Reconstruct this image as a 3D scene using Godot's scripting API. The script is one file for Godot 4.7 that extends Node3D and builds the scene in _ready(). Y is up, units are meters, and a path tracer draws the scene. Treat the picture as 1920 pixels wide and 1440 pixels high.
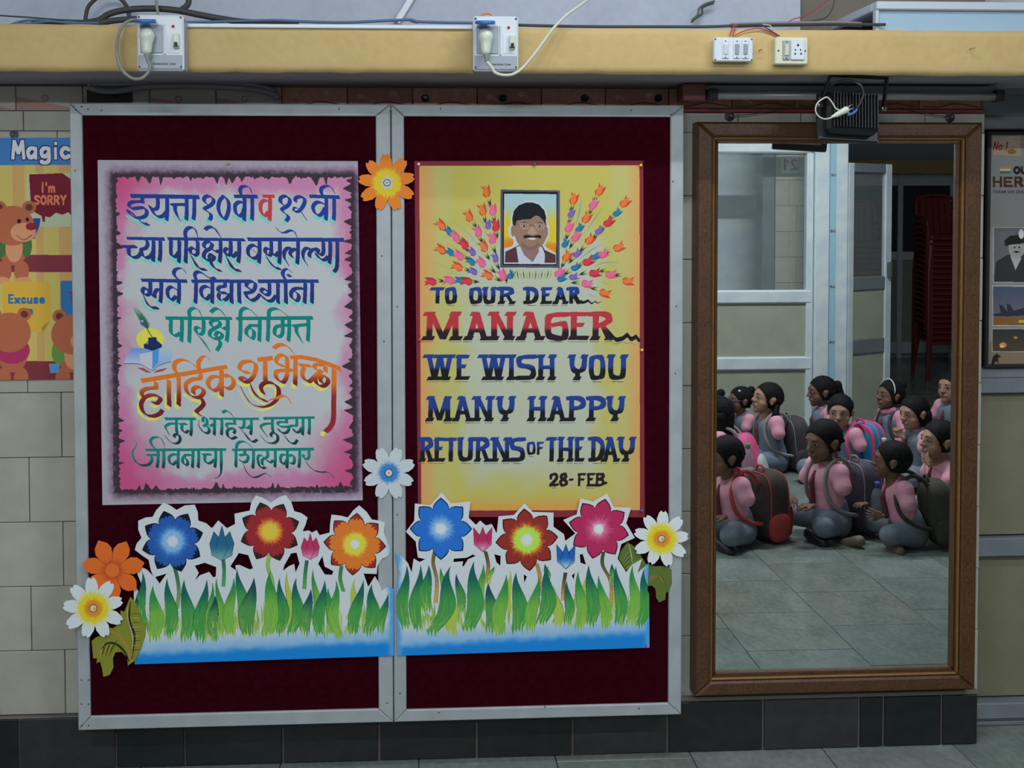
extends Node3D
# A school hall wall with two notice boards and a mirror that shows the children sitting behind the photographer.

# ---------------------------------------------------------------- lens of the photograph (1920 x 1440)
const FOCAL := 2000.0
const CENTRE := Vector2(872.26, 478.76)
const EYE := Vector3(0.0, 1.69, 3.31)
const MIRROR_Z := 0.03
const GAIN := 1.7
var turn := Basis(Vector3.UP, -0.05149) * Basis(Vector3.RIGHT, -0.03261) * Basis(Vector3.BACK, -0.00224)
var taken := {}
var M := {}
var rng := RandomNumberGenerator.new()

func ray(px: float, py: float) -> Vector3:
	return turn * Vector3((px - CENTRE.x) / FOCAL, -(py - CENTRE.y) / FOCAL, -1.0)

func on_wall(px: float, py: float, z: float) -> Vector3:
	var d := ray(px, py)
	return EYE + d * ((z - EYE.z) / d.z)

# where a pixel seen in the mirror lies in the room: on the floor, or on an upright plane at real depth z
func mirrored_floor(px: float, py: float, y: float = 0.0) -> Vector3:
	var d := ray(px, py)
	var v := EYE + d * ((y - EYE.y) / d.y)
	return Vector3(v.x, v.y, 2.0 * MIRROR_Z - v.z)

func mirrored_plane(px: float, py: float, z: float) -> Vector3:
	var v := on_wall(px, py, 2.0 * MIRROR_Z - z)
	return Vector3(v.x, v.y, z)

# a colour read from the photograph, turned into the base colour under this light
func pc(r: float, g: float, b: float, gain: float = GAIN) -> Color:
	var c := Color(r / 255.0, g / 255.0, b / 255.0).srgb_to_linear()
	c = Color(minf(c.r * gain, 0.9), minf(c.g * gain, 0.9), minf(c.b * gain, 0.9))
	return c.linear_to_srgb()

# ---------------------------------------------------------------- nodes
func numbered(called: String) -> String:
	var n: int = taken.get(called, 0)
	taken[called] = n + 1
	return called if n == 0 else "%s_%03d" % [called, n]

func tag(o: Node, label: String, category: String, group: String = "") -> Node:
	o.set_meta("label", label)
	o.set_meta("category", category)
	if group != "":
		o.set_meta("group", group)
	return o

func thing(called: String, label: String, category: String, at: Vector3 = Vector3.ZERO, yaw: float = 0.0, group: String = "") -> Node3D:
	var o := Node3D.new()
	o.name = numbered(called)
	add_child(o, true)
	o.position = at
	o.rotation.y = yaw
	tag(o, label, category, group)
	return o

func obj(called: String, st: SurfaceTool, m: Material, parent: Node = null) -> MeshInstance3D:
	st.generate_normals()
	return put(called, st.commit(), m, parent)

func put(called: String, mesh: Mesh, m: Material, parent: Node = null, xf: Transform3D = Transform3D.IDENTITY) -> MeshInstance3D:
	var o := MeshInstance3D.new()
	o.mesh = mesh
	o.material_override = m
	o.transform = xf
	if parent == null:
		o.name = numbered(called)
		add_child(o, true)
	else:
		o.name = called
		parent.add_child(o, true)
	return o

func struct(o: Node, label: String = "") -> Node:
	o.set_meta("kind", "structure")
	if label != "":
		o.set_meta("label", label)
	return o

# ---------------------------------------------------------------- shapes
func surf(smooth: bool = false) -> SurfaceTool:
	var st := SurfaceTool.new()
	st.begin(Mesh.PRIMITIVE_TRIANGLES)
	st.set_smooth_group(0 if smooth else -1)
	return st

func tri(st: SurfaceTool, a: Vector3, b: Vector3, c: Vector3, inside: Vector3) -> void:
	if (b - a).cross(c - a).dot((a + b + c) / 3.0 - inside) > 0.0:
		st.add_vertex(a); st.add_vertex(c); st.add_vertex(b)
	else:
		st.add_vertex(a); st.add_vertex(b); st.add_vertex(c)

func quad(st: SurfaceTool, a: Vector3, b: Vector3, c: Vector3, d: Vector3, inside: Vector3) -> void:
	tri(st, a, b, c, inside)
	tri(st, a, c, d, inside)

# a box with chamfered edges
func cbox(st: SurfaceTool, xf: Transform3D, size: Vector3, ch: float = 0.002) -> void:
	var h := size / 2.0
	ch = minf(ch, minf(h.x, minf(h.y, h.z)) * 0.9)
	var o := xf.origin
	var p := {}
	for i in 8:
		var s := Vector3(-1.0 if i & 1 == 0 else 1.0, -1.0 if i & 2 == 0 else 1.0, -1.0 if i & 4 == 0 else 1.0)
		for a in 3:
			var q := Vector3(s.x * (h.x - ch), s.y * (h.y - ch), s.z * (h.z - ch))
			q[a] = s[a] * h[a]
			p[i * 3 + a] = xf * q
	for a in 3:
		var b := 1 << ((a + 1) % 3)
		var c := 1 << ((a + 2) % 3)
		for side in 2:
			var k := side << a
			quad(st, p[k * 3 + a], p[(k | b) * 3 + a], p[(k | b | c) * 3 + a], p[(k | c) * 3 + a], o)
		# edges that run along axis a
		var a1 := (a + 1) % 3
		var a2 := (a + 2) % 3
		for e in 4:
			var k2 := (b if e & 1 else 0) | (c if e & 2 else 0)
			var k3 := k2 | (1 << a)
			quad(st, p[k2 * 3 + a1], p[k3 * 3 + a1], p[k3 * 3 + a2], p[k2 * 3 + a2], o)
	for i in 8:
		tri(st, p[i * 3], p[i * 3 + 1], p[i * 3 + 2], o)

func at(x: float, y: float, z: float) -> Transform3D:
	return Transform3D(Basis.IDENTITY, Vector3(x, y, z))

func bx(st: SurfaceTool, x0: float, x1: float, y0: float, y1: float, z0: float, z1: float, ch: float = 0.002) -> void:
	cbox(st, at((x0 + x1) / 2.0, (y0 + y1) / 2.0, (z0 + z1) / 2.0), Vector3(absf(x1 - x0), absf(y1 - y0), absf(z1 - z0)), ch)

func box_obj(called: String, x0: float, x1: float, y0: float, y1: float, z0: float, z1: float, m: Material, parent: Node = null, ch: float = 0.002) -> MeshInstance3D:
	var st := surf()
	bx(st, x0, x1, y0, y1, z0, z1, ch)
	return obj(called, st, m, parent)

func spline(pts: PackedVector3Array, per: int = 6) -> PackedVector3Array:
	var out := PackedVector3Array()
	var n := pts.size()
	for i in n - 1:
		var p0 := pts[maxi(i - 1, 0)]
		var p1 := pts[i]
		var p2 := pts[i + 1]
		var p3 := pts[mini(i + 2, n - 1)]
		for k in per:
			var t := float(k) / per
			out.append(0.5 * (2.0 * p1 + (p2 - p0) * t + (2.0 * p0 - 5.0 * p1 + 4.0 * p2 - p3) * t * t + (3.0 * p1 - p0 - 3.0 * p2 + p3) * t * t * t))
	out.append(pts[n - 1])
	return out

func tube(st: SurfaceTool, pts: PackedVector3Array, r: float, sides: int = 8, r_end: float = -1.0) -> void:
	var n := pts.size()
	var side := Vector3.ZERO
	var rings := []
	for i in n:
		var d := (pts[mini(i + 1, n - 1)] - pts[maxi(i - 1, 0)]).normalized()
		if side == Vector3.ZERO:
			side = d.cross(Vector3.UP if absf(d.y) < 0.9 else Vector3.RIGHT).normalized()
		side = (side - d * side.dot(d)).normalized()
		var up := d.cross(side)
		var rad := r if r_end < 0.0 else lerpf(r, r_end, float(i) / maxi(n - 1, 1))
		var ring := PackedVector3Array()
		for k in sides:
			var a := TAU * k / sides
			ring.append(pts[i] + (side * cos(a) + up * sin(a)) * rad)
		rings.append(ring)
	for i in n - 1:
		var mid := (pts[i] + pts[i + 1]) / 2.0
		for k in sides:
			var k1 := (k + 1) % sides
			quad(st, rings[i][k], rings[i][k1], rings[i + 1][k1], rings[i + 1][k], mid)
	for e in [0, n - 1]:
		var inner := pts[1] if e == 0 else pts[n - 2]
		for k in sides:
			tri(st, pts[e], rings[e][k], rings[e][(k + 1) % sides], inner)

func cable(called: String, pts: Array, r: float, m: Material, parent: Node = null, sides: int = 7) -> MeshInstance3D:
	var st := surf(true)
	tube(st, spline(PackedVector3Array(pts), 6), r, sides)
	return obj(called, st, m, parent)

# profile of (radius, height) pairs turned round the y axis of xf
func lathe(st: SurfaceTool, profile: Array, xf: Transform3D, seg: int = 16) -> void:
	for i in profile.size() - 1:
		var a: Vector2 = profile[i]
		var b: Vector2 = profile[i + 1]
		for k in seg:
			var t0 := TAU * k / seg
			var t1 := TAU * (k + 1) / seg
			var p0 := xf * Vector3(a.x * cos(t0), a.y, a.x * sin(t0))
			var p1 := xf * Vector3(a.x * cos(t1), a.y, a.x * sin(t1))
			var p2 := xf * Vector3(b.x * cos(t1), b.y, b.x * sin(t1))
			var p3 := xf * Vector3(b.x * cos(t0), b.y, b.x * sin(t0))
			# the profile runs upwards on the outside
			if a.x > 0.00001:
				st.add_vertex(p0); st.add_vertex(p1); st.add_vertex(p2)
			if b.x > 0.00001:
				st.add_vertex(p0); st.add_vertex(p2); st.add_vertex(p3)

func cyl(st: SurfaceTool, a: Vector3, b: Vector3, r: float, seg: int = 12) -> void:
	tube(st, PackedVector3Array([a, b]), r, seg)

# an outline in the plane of the wall, given thickness; uv runs over rect
func sheet(st: SurfaceTool, outline: PackedVector2Array, z0: float, z1: float, rect: Rect2) -> void:
	var idx := Geometry2D.triangulate_polygon(outline)
	var cw := not Geometry2D.is_polygon_clockwise(outline)   # y up: names are swapped
	for i in range(0, idx.size(), 3):
		var t := [outline[idx[i]], outline[idx[i + 1]], outline[idx[i + 2]]]
		if (t[1] - t[0]).cross(t[2] - t[0]) > 0.0:
			t = [t[0], t[2], t[1]]
		for face in 2:
			var z := z1 if face == 0 else z0
			for k in ([0, 1, 2] if face == 0 else [0, 2, 1]):
				st.set_uv(Vector2((t[k].x - rect.position.x) / rect.size.x, (rect.end.y - t[k].y) / rect.size.y))
				st.add_vertex(Vector3(t[k].x, t[k].y, z))
	var n := outline.size()
	for i in n:
		var a := outline[i]
		var b := outline[(i + 1) % n]
		var q := [Vector3(a.x, a.y, z0), Vector3(b.x, b.y, z0), Vector3(b.x, b.y, z1), Vector3(a.x, a.y, z1)]
		for k in ([0, 1, 2, 0, 2, 3] if cw else [0, 2, 1, 0, 3, 2]):
			var v: Vector3 = q[k]
			st.set_uv(Vector2((v.x - rect.position.x) / rect.size.x, (rect.end.y - v.y) / rect.size.y))
			st.add_vertex(v)

func bounds(outline: PackedVector2Array) -> Rect2:
	var r := Rect2(outline[0], Vector2.ZERO)
	for p in outline:
		r = r.expand(p)
	return r

# ---------------------------------------------------------------- surfaces of rounded bodies: tapered capsules joined smoothly and meshed
# each bone: [from, to, radius at from, radius at to]; radii may be Vector2(r, flatness) no: kept simple
func flesh(st: SurfaceTool, bones: Array, cell: float, k: float, xf: Transform3D = Transform3D.IDENTITY, cuts: Array = []) -> void:
	var lo := Vector3.INF
	var hi := -Vector3.INF
	for b in bones:
		var r: float = maxf(b[2], b[3]) + 3.0 * cell + k
		lo = lo.min(b[0].min(b[1]) - Vector3.ONE * r)
		hi = hi.max(b[0].max(b[1]) + Vector3.ONE * r)
	var nx := int((hi.x - lo.x) / cell) + 2
	var ny := int((hi.y - lo.y) / cell) + 2
	var nz := int((hi.z - lo.z) / cell) + 2
	var far := 10.0
	var f := PackedFloat32Array()
	f.resize(nx * ny * nz)
	f.fill(far)
	for b in bones:
		var a: Vector3 = b[0]
		var ab: Vector3 = b[1] - a
		var ra: float = b[2]
		var rb: float = b[3]
		var sq: Vector3 = b[4] if b.size() > 4 else Vector3.ONE     # stretch of the space around the bone (flattened shapes)
		var l2 := maxf((ab * sq).length_squared(), 0.0000001)
		var reach := maxf(ra, rb) / minf(sq.x, minf(sq.y, sq.z)) + 2.5 * cell + k
		var p0 := (a.min(b[1]) - Vector3.ONE * reach - lo) / cell
		var p1 := (a.max(b[1]) + Vector3.ONE * reach - lo) / cell
		for z in range(maxi(int(p0.z), 0), mini(int(p1.z) + 1, nz - 1) + 1):
			for y in range(maxi(int(p0.y), 0), mini(int(p1.y) + 1, ny - 1) + 1):
				var row := (z * ny + y) * nx
				for x in range(maxi(int(p0.x), 0), mini(int(p1.x) + 1, nx - 1) + 1):
					var pa := (lo + Vector3(x, y, z) * cell - a) * sq
					var t := clampf(pa.dot(ab * sq) / l2, 0.0, 1.0)
					var d := (pa - ab * sq * t).length() - lerpf(ra, rb, t)
					var o := f[row + x]
					if k > 0.0 and o < far:
						var h := maxf(k - absf(o - d), 0.0) / k
						f[row + x] = minf(o, d) - h * h * k * 0.25
					else:
						f[row + x] = minf(o, d)
	for c in cuts:       # [centre, radius, stretch]: an ellipsoid taken away
		var cc: Vector3 = c[0]
		var cr: float = c[1]
		var cs: Vector3 = c[2]
		for z in nz:
			for y in ny:
				var row := (z * ny + y) * nx
				for x in nx:
					if f[row + x] < far:
						var d := ((lo + Vector3(x, y, z) * cell - cc) * cs).length() - cr
						f[row + x] = maxf(f[row + x], -d)
	# surface nets
	var ids := {}
	var pts := PackedVector3Array()
	var sx := 1
	var sy := nx
	var sz := nx * ny
	var corner := [0, sx, sy, sx + sy, sz, sx + sz, sy + sz, sx + sy + sz]
	var pos := [Vector3(0, 0, 0), Vector3(1, 0, 0), Vector3(0, 1, 0), Vector3(1, 1, 0), Vector3(0, 0, 1), Vector3(1, 0, 1), Vector3(0, 1, 1), Vector3(1, 1, 1)]
	var edges := [[0, 1], [0, 2], [0, 4], [1, 3], [1, 5], [2, 3], [2, 6], [3, 7], [4, 5], [4, 6], [5, 7], [6, 7]]
	for z in nz - 1:
		for y in ny - 1:
			var row := (z * ny + y) * nx
			for x in nx - 1:
				var i := row + x
				var v0 := f[i]
				if v0 > 4.0 * cell:
					continue
				var neg := 0
				for c in 8:
					if f[i + corner[c]] < 0.0:
						neg += 1
				if neg == 0 or neg == 8:
					continue
				var sum := Vector3.ZERO
				var cnt := 0
				for e in edges:
					var fa := f[i + corner[e[0]]]
					var fb := f[i + corner[e[1]]]
					if (fa < 0.0) != (fb < 0.0):
						var pa: Vector3 = pos[e[0]]
						sum += pa.lerp(pos[e[1]], clampf(fa / (fa - fb), 0.02, 0.98))
						cnt += 1
				ids[i] = pts.size()
				pts.append(xf * (lo + (Vector3(x, y, z) + sum / cnt) * cell))
	var around := [[sy, sz], [sz, sx], [sx, sy]]
	var step := [sx, sy, sz]
	for i in ids:
		for a in 3:
			var fa := f[i]
			var fb := f[i + step[a]]
			if (fa < 0.0) == (fb < 0.0):
				continue
			var u: int = around[a][0]
			var w: int = around[a][1]
			if not (ids.has(i - u) and ids.has(i - w) and ids.has(i - u - w)):
				continue
			var q := [pts[ids[i]], pts[ids[i - u]], pts[ids[i - u - w]], pts[ids[i - w]]]
			# solid lies on the fa side when fa < 0, so the outward normal points along +axis
			if fa < 0.0:
				for m in [0, 2, 1, 0, 3, 2]:
					st.add_vertex(q[m])
			else:
				for m in [0, 1, 2, 0, 2, 3]:
					st.add_vertex(q[m])

# ---------------------------------------------------------------- materials
func mat(c: Color, rough: float = 0.6, metal: float = 0.0) -> StandardMaterial3D:
	var m := StandardMaterial3D.new()
	m.albedo_color = c
	m.roughness = rough
	m.metallic = metal
	return m

func noise_image(size: int, freq: float, octaves: int, seed_at: int) -> Image:
	var n := FastNoiseLite.new()
	n.seed = seed_at
	n.frequency = freq
	n.fractal_octaves = octaves
	var im := n.get_seamless_image(size, size, false, false, 0.2)
	im.convert(Image.FORMAT_RGB8)
	return im

# an albedo texture that varies between two colours with a fine and a coarse pattern
func grain(a: Color, b: Color, size: int, coarse: float, fine: float, mix: float, seed_at: int, squash: float = 1.0) -> ImageTexture:
	var n1 := noise_image(size, coarse, 3, seed_at)
	var n2 := noise_image(size, fine, 2, seed_at + 7)
	if squash != 1.0:
		n2.resize(size, maxi(int(size * squash), 8))
		n2.resize(size, size)
	var d1 := n1.get_data()
	var d2 := n2.get_data()
	var out := PackedByteArray()
	out.resize(size * size * 3)
	for i in size * size:
		var t := clampf((d1[i * 3] * (1.0 - mix) + d2[i * 3] * mix) / 255.0 * 1.6 - 0.3, 0.0, 1.0)
		out[i * 3] = int(lerpf(a.r, b.r, t) * 255.0)
		out[i * 3 + 1] = int(lerpf(a.g, b.g, t) * 255.0)
		out[i * 3 + 2] = int(lerpf(a.b, b.b, t) * 255.0)
	return ImageTexture.create_from_image(Image.create_from_data(size, size, false, Image.FORMAT_RGB8, out))

func grainy(a: Color, b: Color, rough: float, scale: float, seed_at: int, coarse: float = 0.012, fine: float = 0.12, mix: float = 0.5, bump: float = 0.0, squash: float = 1.0) -> StandardMaterial3D:
	var m := mat(Color.WHITE, rough)
	m.albedo_texture = grain(a, b, 256, coarse, fine, mix, seed_at, squash)
	m.uv1_triplanar = true
	m.uv1_world_triplanar = true
	m.uv1_scale = Vector3.ONE * scale
	if bump > 0.0:
		m.heightmap_enabled = true
		m.heightmap_texture = grain(Color.BLACK, Color.WHITE, 256, coarse * 2.0, fine, 0.6, seed_at + 3, squash)
		m.heightmap_scale = bump
	return m
# ---------------------------------------------------------------- painting of flat prints: an image laid over a piece of the wall plane
class Canvas:
	var img: Image
	var host
	var z: float
	var rect: Rect2
	var s: float
	var w: int
	var h: int
	var outline := PackedVector2Array()     # metres

	func _init(from, px: PackedVector2Array, depth: float, per_metre: float = 1250.0, base: Color = Color.WHITE) -> void:
		host = from
		z = depth
		for p in px:
			var v: Vector3 = host.on_wall(p.x, p.y, z)
			outline.append(Vector2(v.x, v.y))
		rect = host.bounds(outline)
		s = per_metre
		w = int(rect.size.x * s)
		h = int(rect.size.y * s)
		img = Image.create(w, h, false, Image.FORMAT_RGB8)
		img.fill(base)

	func m(p: Vector2) -> Vector2:
		var v: Vector3 = host.on_wall(p.x, p.y, z)
		return Vector2((v.x - rect.position.x) * s, (rect.end.y - v.y) * s)

	func ms(px: PackedVector2Array) -> PackedVector2Array:
		var out := PackedVector2Array()
		for p in px:
			out.append(m(p))
		return out

	# fill a polygon given in canvas pixels, colour c0 above row ya to c1 below row yb, only rows lo..hi
	func raw(p: PackedVector2Array, c0: Color, c1: Color, ya: float, yb: float, lo: float = -1e9, hi: float = 1e9) -> void:
		var n := p.size()
		var top := 1e9
		var low := -1e9
		for q in p:
			top = minf(top, q.y)
			low = maxf(low, q.y)
		var flat := c0 == c1
		for y in range(maxi(int(maxf(top, lo)), 0), mini(int(minf(low, hi)) + 1, h - 1) + 1):
			var yy := y + 0.5
			var xs := []
			var j := n - 1
			for i in n:
				var a := p[i]
				var b := p[j]
				if (a.y > yy) != (b.y > yy):
					xs.append(a.x + (yy - a.y) * (b.x - a.x) / (b.y - a.y))
				j = i
			if xs.size() < 2:
				continue
			xs.sort()
			var c := c0 if flat else c0.lerp(c1, smoothstep(ya, yb, yy))
			for k in range(0, xs.size() - 1, 2):
				var x0 := maxi(int(round(xs[k])), 0)
				var x1 := mini(int(round(xs[k + 1])), w)
				if x1 > x0:
					img.fill_rect(Rect2i(x0, y, x1 - x0, 1), c)

	func fill(px: PackedVector2Array, c0: Color) -> void:
		raw(ms(px), c0, c0, 0.0, 1.0)

	# shade between photo rows ya and yb
	func fade(px: PackedVector2Array, c0: Color, c1: Color, ya: float, yb: float) -> void:
		raw(ms(px), c0, c1, m(Vector2(px[0].x, ya)).y, m(Vector2(px[0].x, yb)).y)

	func disc(c: Vector2, rx: float, ry: float, col: Color, tilt: float = 0.0) -> void:
		var px := PackedVector2Array()
		for k in 28:
			px.append(c + Vector2(cos(TAU * k / 28) * rx, sin(TAU * k / 28) * ry).rotated(tilt))
		fill(px, col)

	# a pen stroke through photo points: pen is the broad nib, t its thickness; taper 1 thins the end, 2 the start
	func stroke(pts: PackedVector2Array, pen: Vector2, t: float, c0: Color, c1: Color, ya: float, yb: float, taper: int = 0, shift: Vector2 = Vector2.ZERO, lo: float = -1e9, smooth: bool = true) -> void:
		var p := PackedVector2Array()
		var n := pts.size()
		if smooth and n > 2:
			for i in n - 1:
				var a := pts[maxi(i - 1, 0)]
				var b := pts[i]
				var c := pts[i + 1]
				var d := pts[mini(i + 2, n - 1)]
				var per := clampi(int(b.distance_to(c) / 2.2), 2, 10)
				for k in per:
					var u := float(k) / per
					p.append(0.5 * (2.0 * b + (c - a) * u + (2.0 * a - 5.0 * b + 4.0 * c - d) * u * u + (3.0 * b - a - 3.0 * c + d) * u * u * u))
			p.append(pts[n - 1])
		else:
			p = pts
		var q := PackedVector2Array()
		for v in p:
			q.append(m(v + shift))
		var cn := q.size()
		var f := s / 615.0
		var ra := m(Vector2(pts[0].x, ya)).y
		var rb := m(Vector2(pts[0].x, yb)).y
		var rl := -1e9 if lo < -1e8 else m(Vector2(pts[0].x, lo)).y
		for i in cn - 1:
			var hull := PackedVector2Array()
			for e in 2:
				var u := float(i + e) / (cn - 1)
				var g := 1.0
				if taper & 1:
					g *= clampf((1.0 - u) * 1.7, 0.14, 1.0)
				if taper & 2:
					g *= clampf(u * 1.7, 0.14, 1.0)
				var na := pen * (f * g * 0.5)
				var nb := Vector2(-pen.y, pen.x).normalized() * (t * f * maxf(g, 0.5) * 0.5)
				for sgn in [[1, 1], [1, -1], [-1, 1], [-1, -1]]:
					hull.append(q[i + e] + na * sgn[0] + nb * sgn[1])
			raw(Geometry2D.convex_hull(hull), c0, c1, ra, rb, rl)

	# a ragged star of brush hairs
	func burst(c: Vector2, r0: float, r1: float, n: int, col: Color, g: RandomNumberGenerator, squash: float = 1.0) -> void:
		var px := PackedVector2Array()
		for k in n * 2:
			var r := r0 * g.randf_range(0.85, 1.0) if k % 2 else lerpf(r0, r1, g.randf_range(0.4, 1.0))
			var a := TAU * (k + g.randf_range(-0.3, 0.3)) / (n * 2)
			px.append(c + Vector2(cos(a), sin(a) * squash) * r)
		fill(px, col)

	# lay a small painted picture over everything (colours computed for every few pixels, then enlarged smoothly)
	func wash(small: Image) -> void:
		small.resize(w, h, Image.INTERPOLATE_CUBIC)
		small.convert(Image.FORMAT_RGB8)
		img = small

	func material(rough: float = 0.75) -> StandardMaterial3D:
		var mm := StandardMaterial3D.new()
		img.generate_mipmaps()
		mm.albedo_texture = ImageTexture.create_from_image(img)
		mm.roughness = rough
		mm.metallic_specular = 0.3
		return mm

# numbers as written down from an enlarged view: origin of the view and its scale
func pts(o: Vector2, s: float, flat: Array) -> PackedVector2Array:
	var out := PackedVector2Array()
	for i in range(0, flat.size(), 2):
		out.append(o + Vector2(flat[i], flat[i + 1]) / s)
	return out

# ink: entries are [points] or [points, taper] for pen strokes, and ["h", points] for the straight head line
func ink(cv: Canvas, o: Vector2, s: float, entries: Array, pen: Vector2, t: float, c0: Color, c1: Color, ya: float, yb: float, under = null, drop: Vector2 = Vector2.ZERO, lo: float = 0.0) -> void:
	if under != null:
		for e in entries:
			if e[0] is Array:
				cv.stroke(pts(o, s, e[0]), pen, t, under, under, 0.0, 1.0, e[1] if e.size() > 1 else 0, drop, lo)
	for e in entries:
		if e[0] is Array:
			cv.stroke(pts(o, s, e[0]), pen, t, c0, c1, ya, yb, e[1] if e.size() > 1 else 0)
		else:
			cv.fade(pts(o, s, e[1]), c0, c1, ya, yb)
# ---------------------------------------------------------------- the two hand painted posters
func wish_poster() -> void:
	var z := 0.103
	var cv := Canvas.new(self, PackedVector2Array([Vector2(183, 300), Vector2(671, 302), Vector2(680, 938), Vector2(192, 947)]), z)
	var sw := 366
	var sh := 483
	var small := Image.create(sw, sh, false, Image.FORMAT_RGB8)
	var lilac := pc(146, 140, 150)
	var violet := pc(118, 96, 116)
	var soot := pc(52, 42, 50)
	var pink := pc(168, 108, 142)
	var rose := pc(170, 62, 104)
	var pale := pc(160, 163, 165)
	var ns := FastNoiseLite.new()
	ns.seed = 4
	ns.frequency = 0.012
	for y in sh:
		for x in sw:
			var px := 187.0 + x * 1.3333
			var py := 302.0 + y * 1.3333
			var dx := minf(px - 219.0, 656.0 - px)
			var dy := minf(py - 333.0, 917.0 - py)
			var wave := 3.2 * ns.get_noise_2d(px * 7.0, py * 7.0) + 1.6 * ns.get_noise_2d(px * 17.0, py * 17.0)
			dx += wave
			dy += wave
			var d := minf(dx, dy)
			if dx < 0.0 and dy < 0.0:
				d = -Vector2(dx, dy).length()
			var c: Color
			if d < 0.0:
				var e := -d + 3.0 * ns.get_noise_2d(px * 3.0, py * 3.0)
				c = soot.lerp(violet, smoothstep(3.0, 15.0, e)).lerp(lilac, smoothstep(10.0, 27.0, e))
			else:
				var soft := 38.0 + 30.0 * ns.get_noise_2d(px, py)
				c = pink.lerp(pale, smoothstep(soft * 0.35, soft * 1.5, dx + 0.10 * dy) * smoothstep(soft * 0.3, soft * 1.25, dy))
				var corner := 0.0
				for k in [[222, 338, 95], [222, 895, 130], [652, 895, 120], [225, 640, 70], [655, 480, 60]]:
					corner = maxf(corner, (1.0 - smoothstep(0.0, k[2], Vector2(px - k[0], (py - k[1]) * 0.8).length())) * (1.0 if k[2] > 80 else 0.35))
				c = c.lerp(rose, corner * 0.85)
			small.set_pixel(x, y, c)
	cv.wash(small)
	rng.seed = 11
	# burnt notches all round
	for side in 4:
		var along := 222.0 if side < 2 else 340.0
		var stop := 650.0 if side < 2 else 908.0
		while along < stop:
			var wd := rng.randf_range(4.5, 9.5)
			var dp := rng.randf_range(3.0, 8.0) if rng.randf() < 0.5 else rng.randf_range(9.0, 19.0)
			var skew := rng.randf_range(-0.5, 0.5)
			var px := PackedVector2Array()
			for k in 15:
				var u := k / 14.0
				var hump := pow(sin(u * PI), 1.1)
				var q := Vector2((u - 0.5) * 2.0 * wd * (1.3 - 0.6 * sin(u * PI)) + skew * wd * hump + rng.randf_range(-0.4, 0.4), -3.5 + (dp + 3.0) * hump + rng.randf_range(-0.5, 0.5))
				match side:
					0: px.append(Vector2(along + q.x, 330.0 + q.y))
					1: px.append(Vector2(along + q.x, 920.0 - q.y))
					2: px.append(Vector2(216.0 + q.y, along + q.x))
					3: px.append(Vector2(659.0 - q.y, along + q.x))
			cv.fill(px, soot)
			var gap := rng.randf_range(5.0, 20.0)
			along += wd + gap
	# -------- lettering
	var blue := pc(30, 52, 122)
	var deep := pc(32, 40, 88)
	var aqua := pc(98, 178, 164)
	var teal := pc(10, 112, 104)
	var dark := pc(18, 52, 62)
	var orange := pc(196, 100, 36)
	var wine := pc(100, 30, 40)
	var lemon := pc(196, 192, 84)
	var pen := Vector2(6.2, 4.4)
	var drop := Vector2(-4.5, 5.0)
	var a := Vector2(225, 340)
	var sa := 8.727
	ink(cv, a, sa, [["h", [160, 205, 1285, 222, 1310, 292, 180, 270]], [[365, 265, 368, 345]], [[368, 335, 250, 332, 165, 355, 148, 405, 200, 446, 300, 436, 395, 432, 438, 485, 420, 560, 330, 598, 230, 582, 150, 520, 128, 482, 165, 492, 225, 545]], [[300, 605, 340, 660, 400, 695, 462, 702], 2],
		[[617, 275, 617, 410, 590, 452, 535, 458, 492, 410]], [[492, 408, 545, 510, 600, 570, 660, 580, 720, 550, 765, 490]], [[772, 275, 772, 500, 762, 632]],
		[[842, 388, 930, 380, 1085, 382]], [[905, 400, 900, 460, 930, 550, 990, 655], 1], [[1090, 275, 1092, 500, 1084, 628]], [[1215, 280, 1215, 500, 1202, 622]],
		[[1425, 372, 1378, 330, 1382, 265, 1450, 240, 1520, 275, 1528, 340, 1470, 400, 1380, 452, 1425, 490, 1480, 530, 1490, 590, 1465, 628]],
		[[1700, 240, 1632, 315, 1608, 430, 1640, 540, 1712, 620, 1765, 520, 1782, 400, 1760, 305, 1700, 240]]], pen, 1.6, blue, blue, 0, 1, aqua, drop, 404)
	a = Vector2(425, 340)
	ink(cv, a, sa, [["h", [110, 218, 495, 218, 518, 280, 128, 275]], [[290, 268, 292, 480, 284, 636]], [[265, 345, 200, 338, 142, 385, 136, 460, 165, 545, 210, 570, 258, 530, 285, 450]], [[418, 272, 418, 500, 414, 626]], [[268, 268, 220, 170, 240, 98, 310, 78, 378, 108, 412, 200], 1],
		[[945, 392, 884, 350, 882, 275, 950, 240, 1018, 268, 1032, 340, 988, 408, 902, 460, 935, 510, 1000, 560, 1005, 610, 972, 645]],
		[[1122, 330, 1122, 285, 1180, 252, 1258, 264, 1278, 330, 1240, 420, 1180, 488, 1120, 500, 1092, 468, 1105, 428, 1160, 442, 1210, 490, 1315, 645], 1],
		["h", [1345, 215, 1835, 228, 1858, 290, 1360, 272]], [[1630, 278, 1630, 480, 1620, 626]], [[1580, 362, 1500, 338, 1432, 374, 1412, 440, 1442, 520, 1500, 560, 1558, 530, 1608, 440]], [[1758, 282, 1758, 500, 1750, 626]], [[1600, 280, 1548, 190, 1552, 115, 1640, 74, 1718, 102, 1768, 200], 1]], pen, 1.6, blue, blue, 0, 1, aqua, drop, 404)
	ink(cv, a, sa, [["h", [575, 218, 780, 218, 785, 272, 595, 270]], [[708, 268, 708, 500, 700, 636]], [[665, 318, 612, 312, 558, 370, 556, 470, 590, 548, 630, 566, 680, 500]]], pen, 1.6, pc(168, 52, 60), pc(168, 52, 60), 0, 1, aqua, drop, 404)
	a = Vector2(225, 415)
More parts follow.
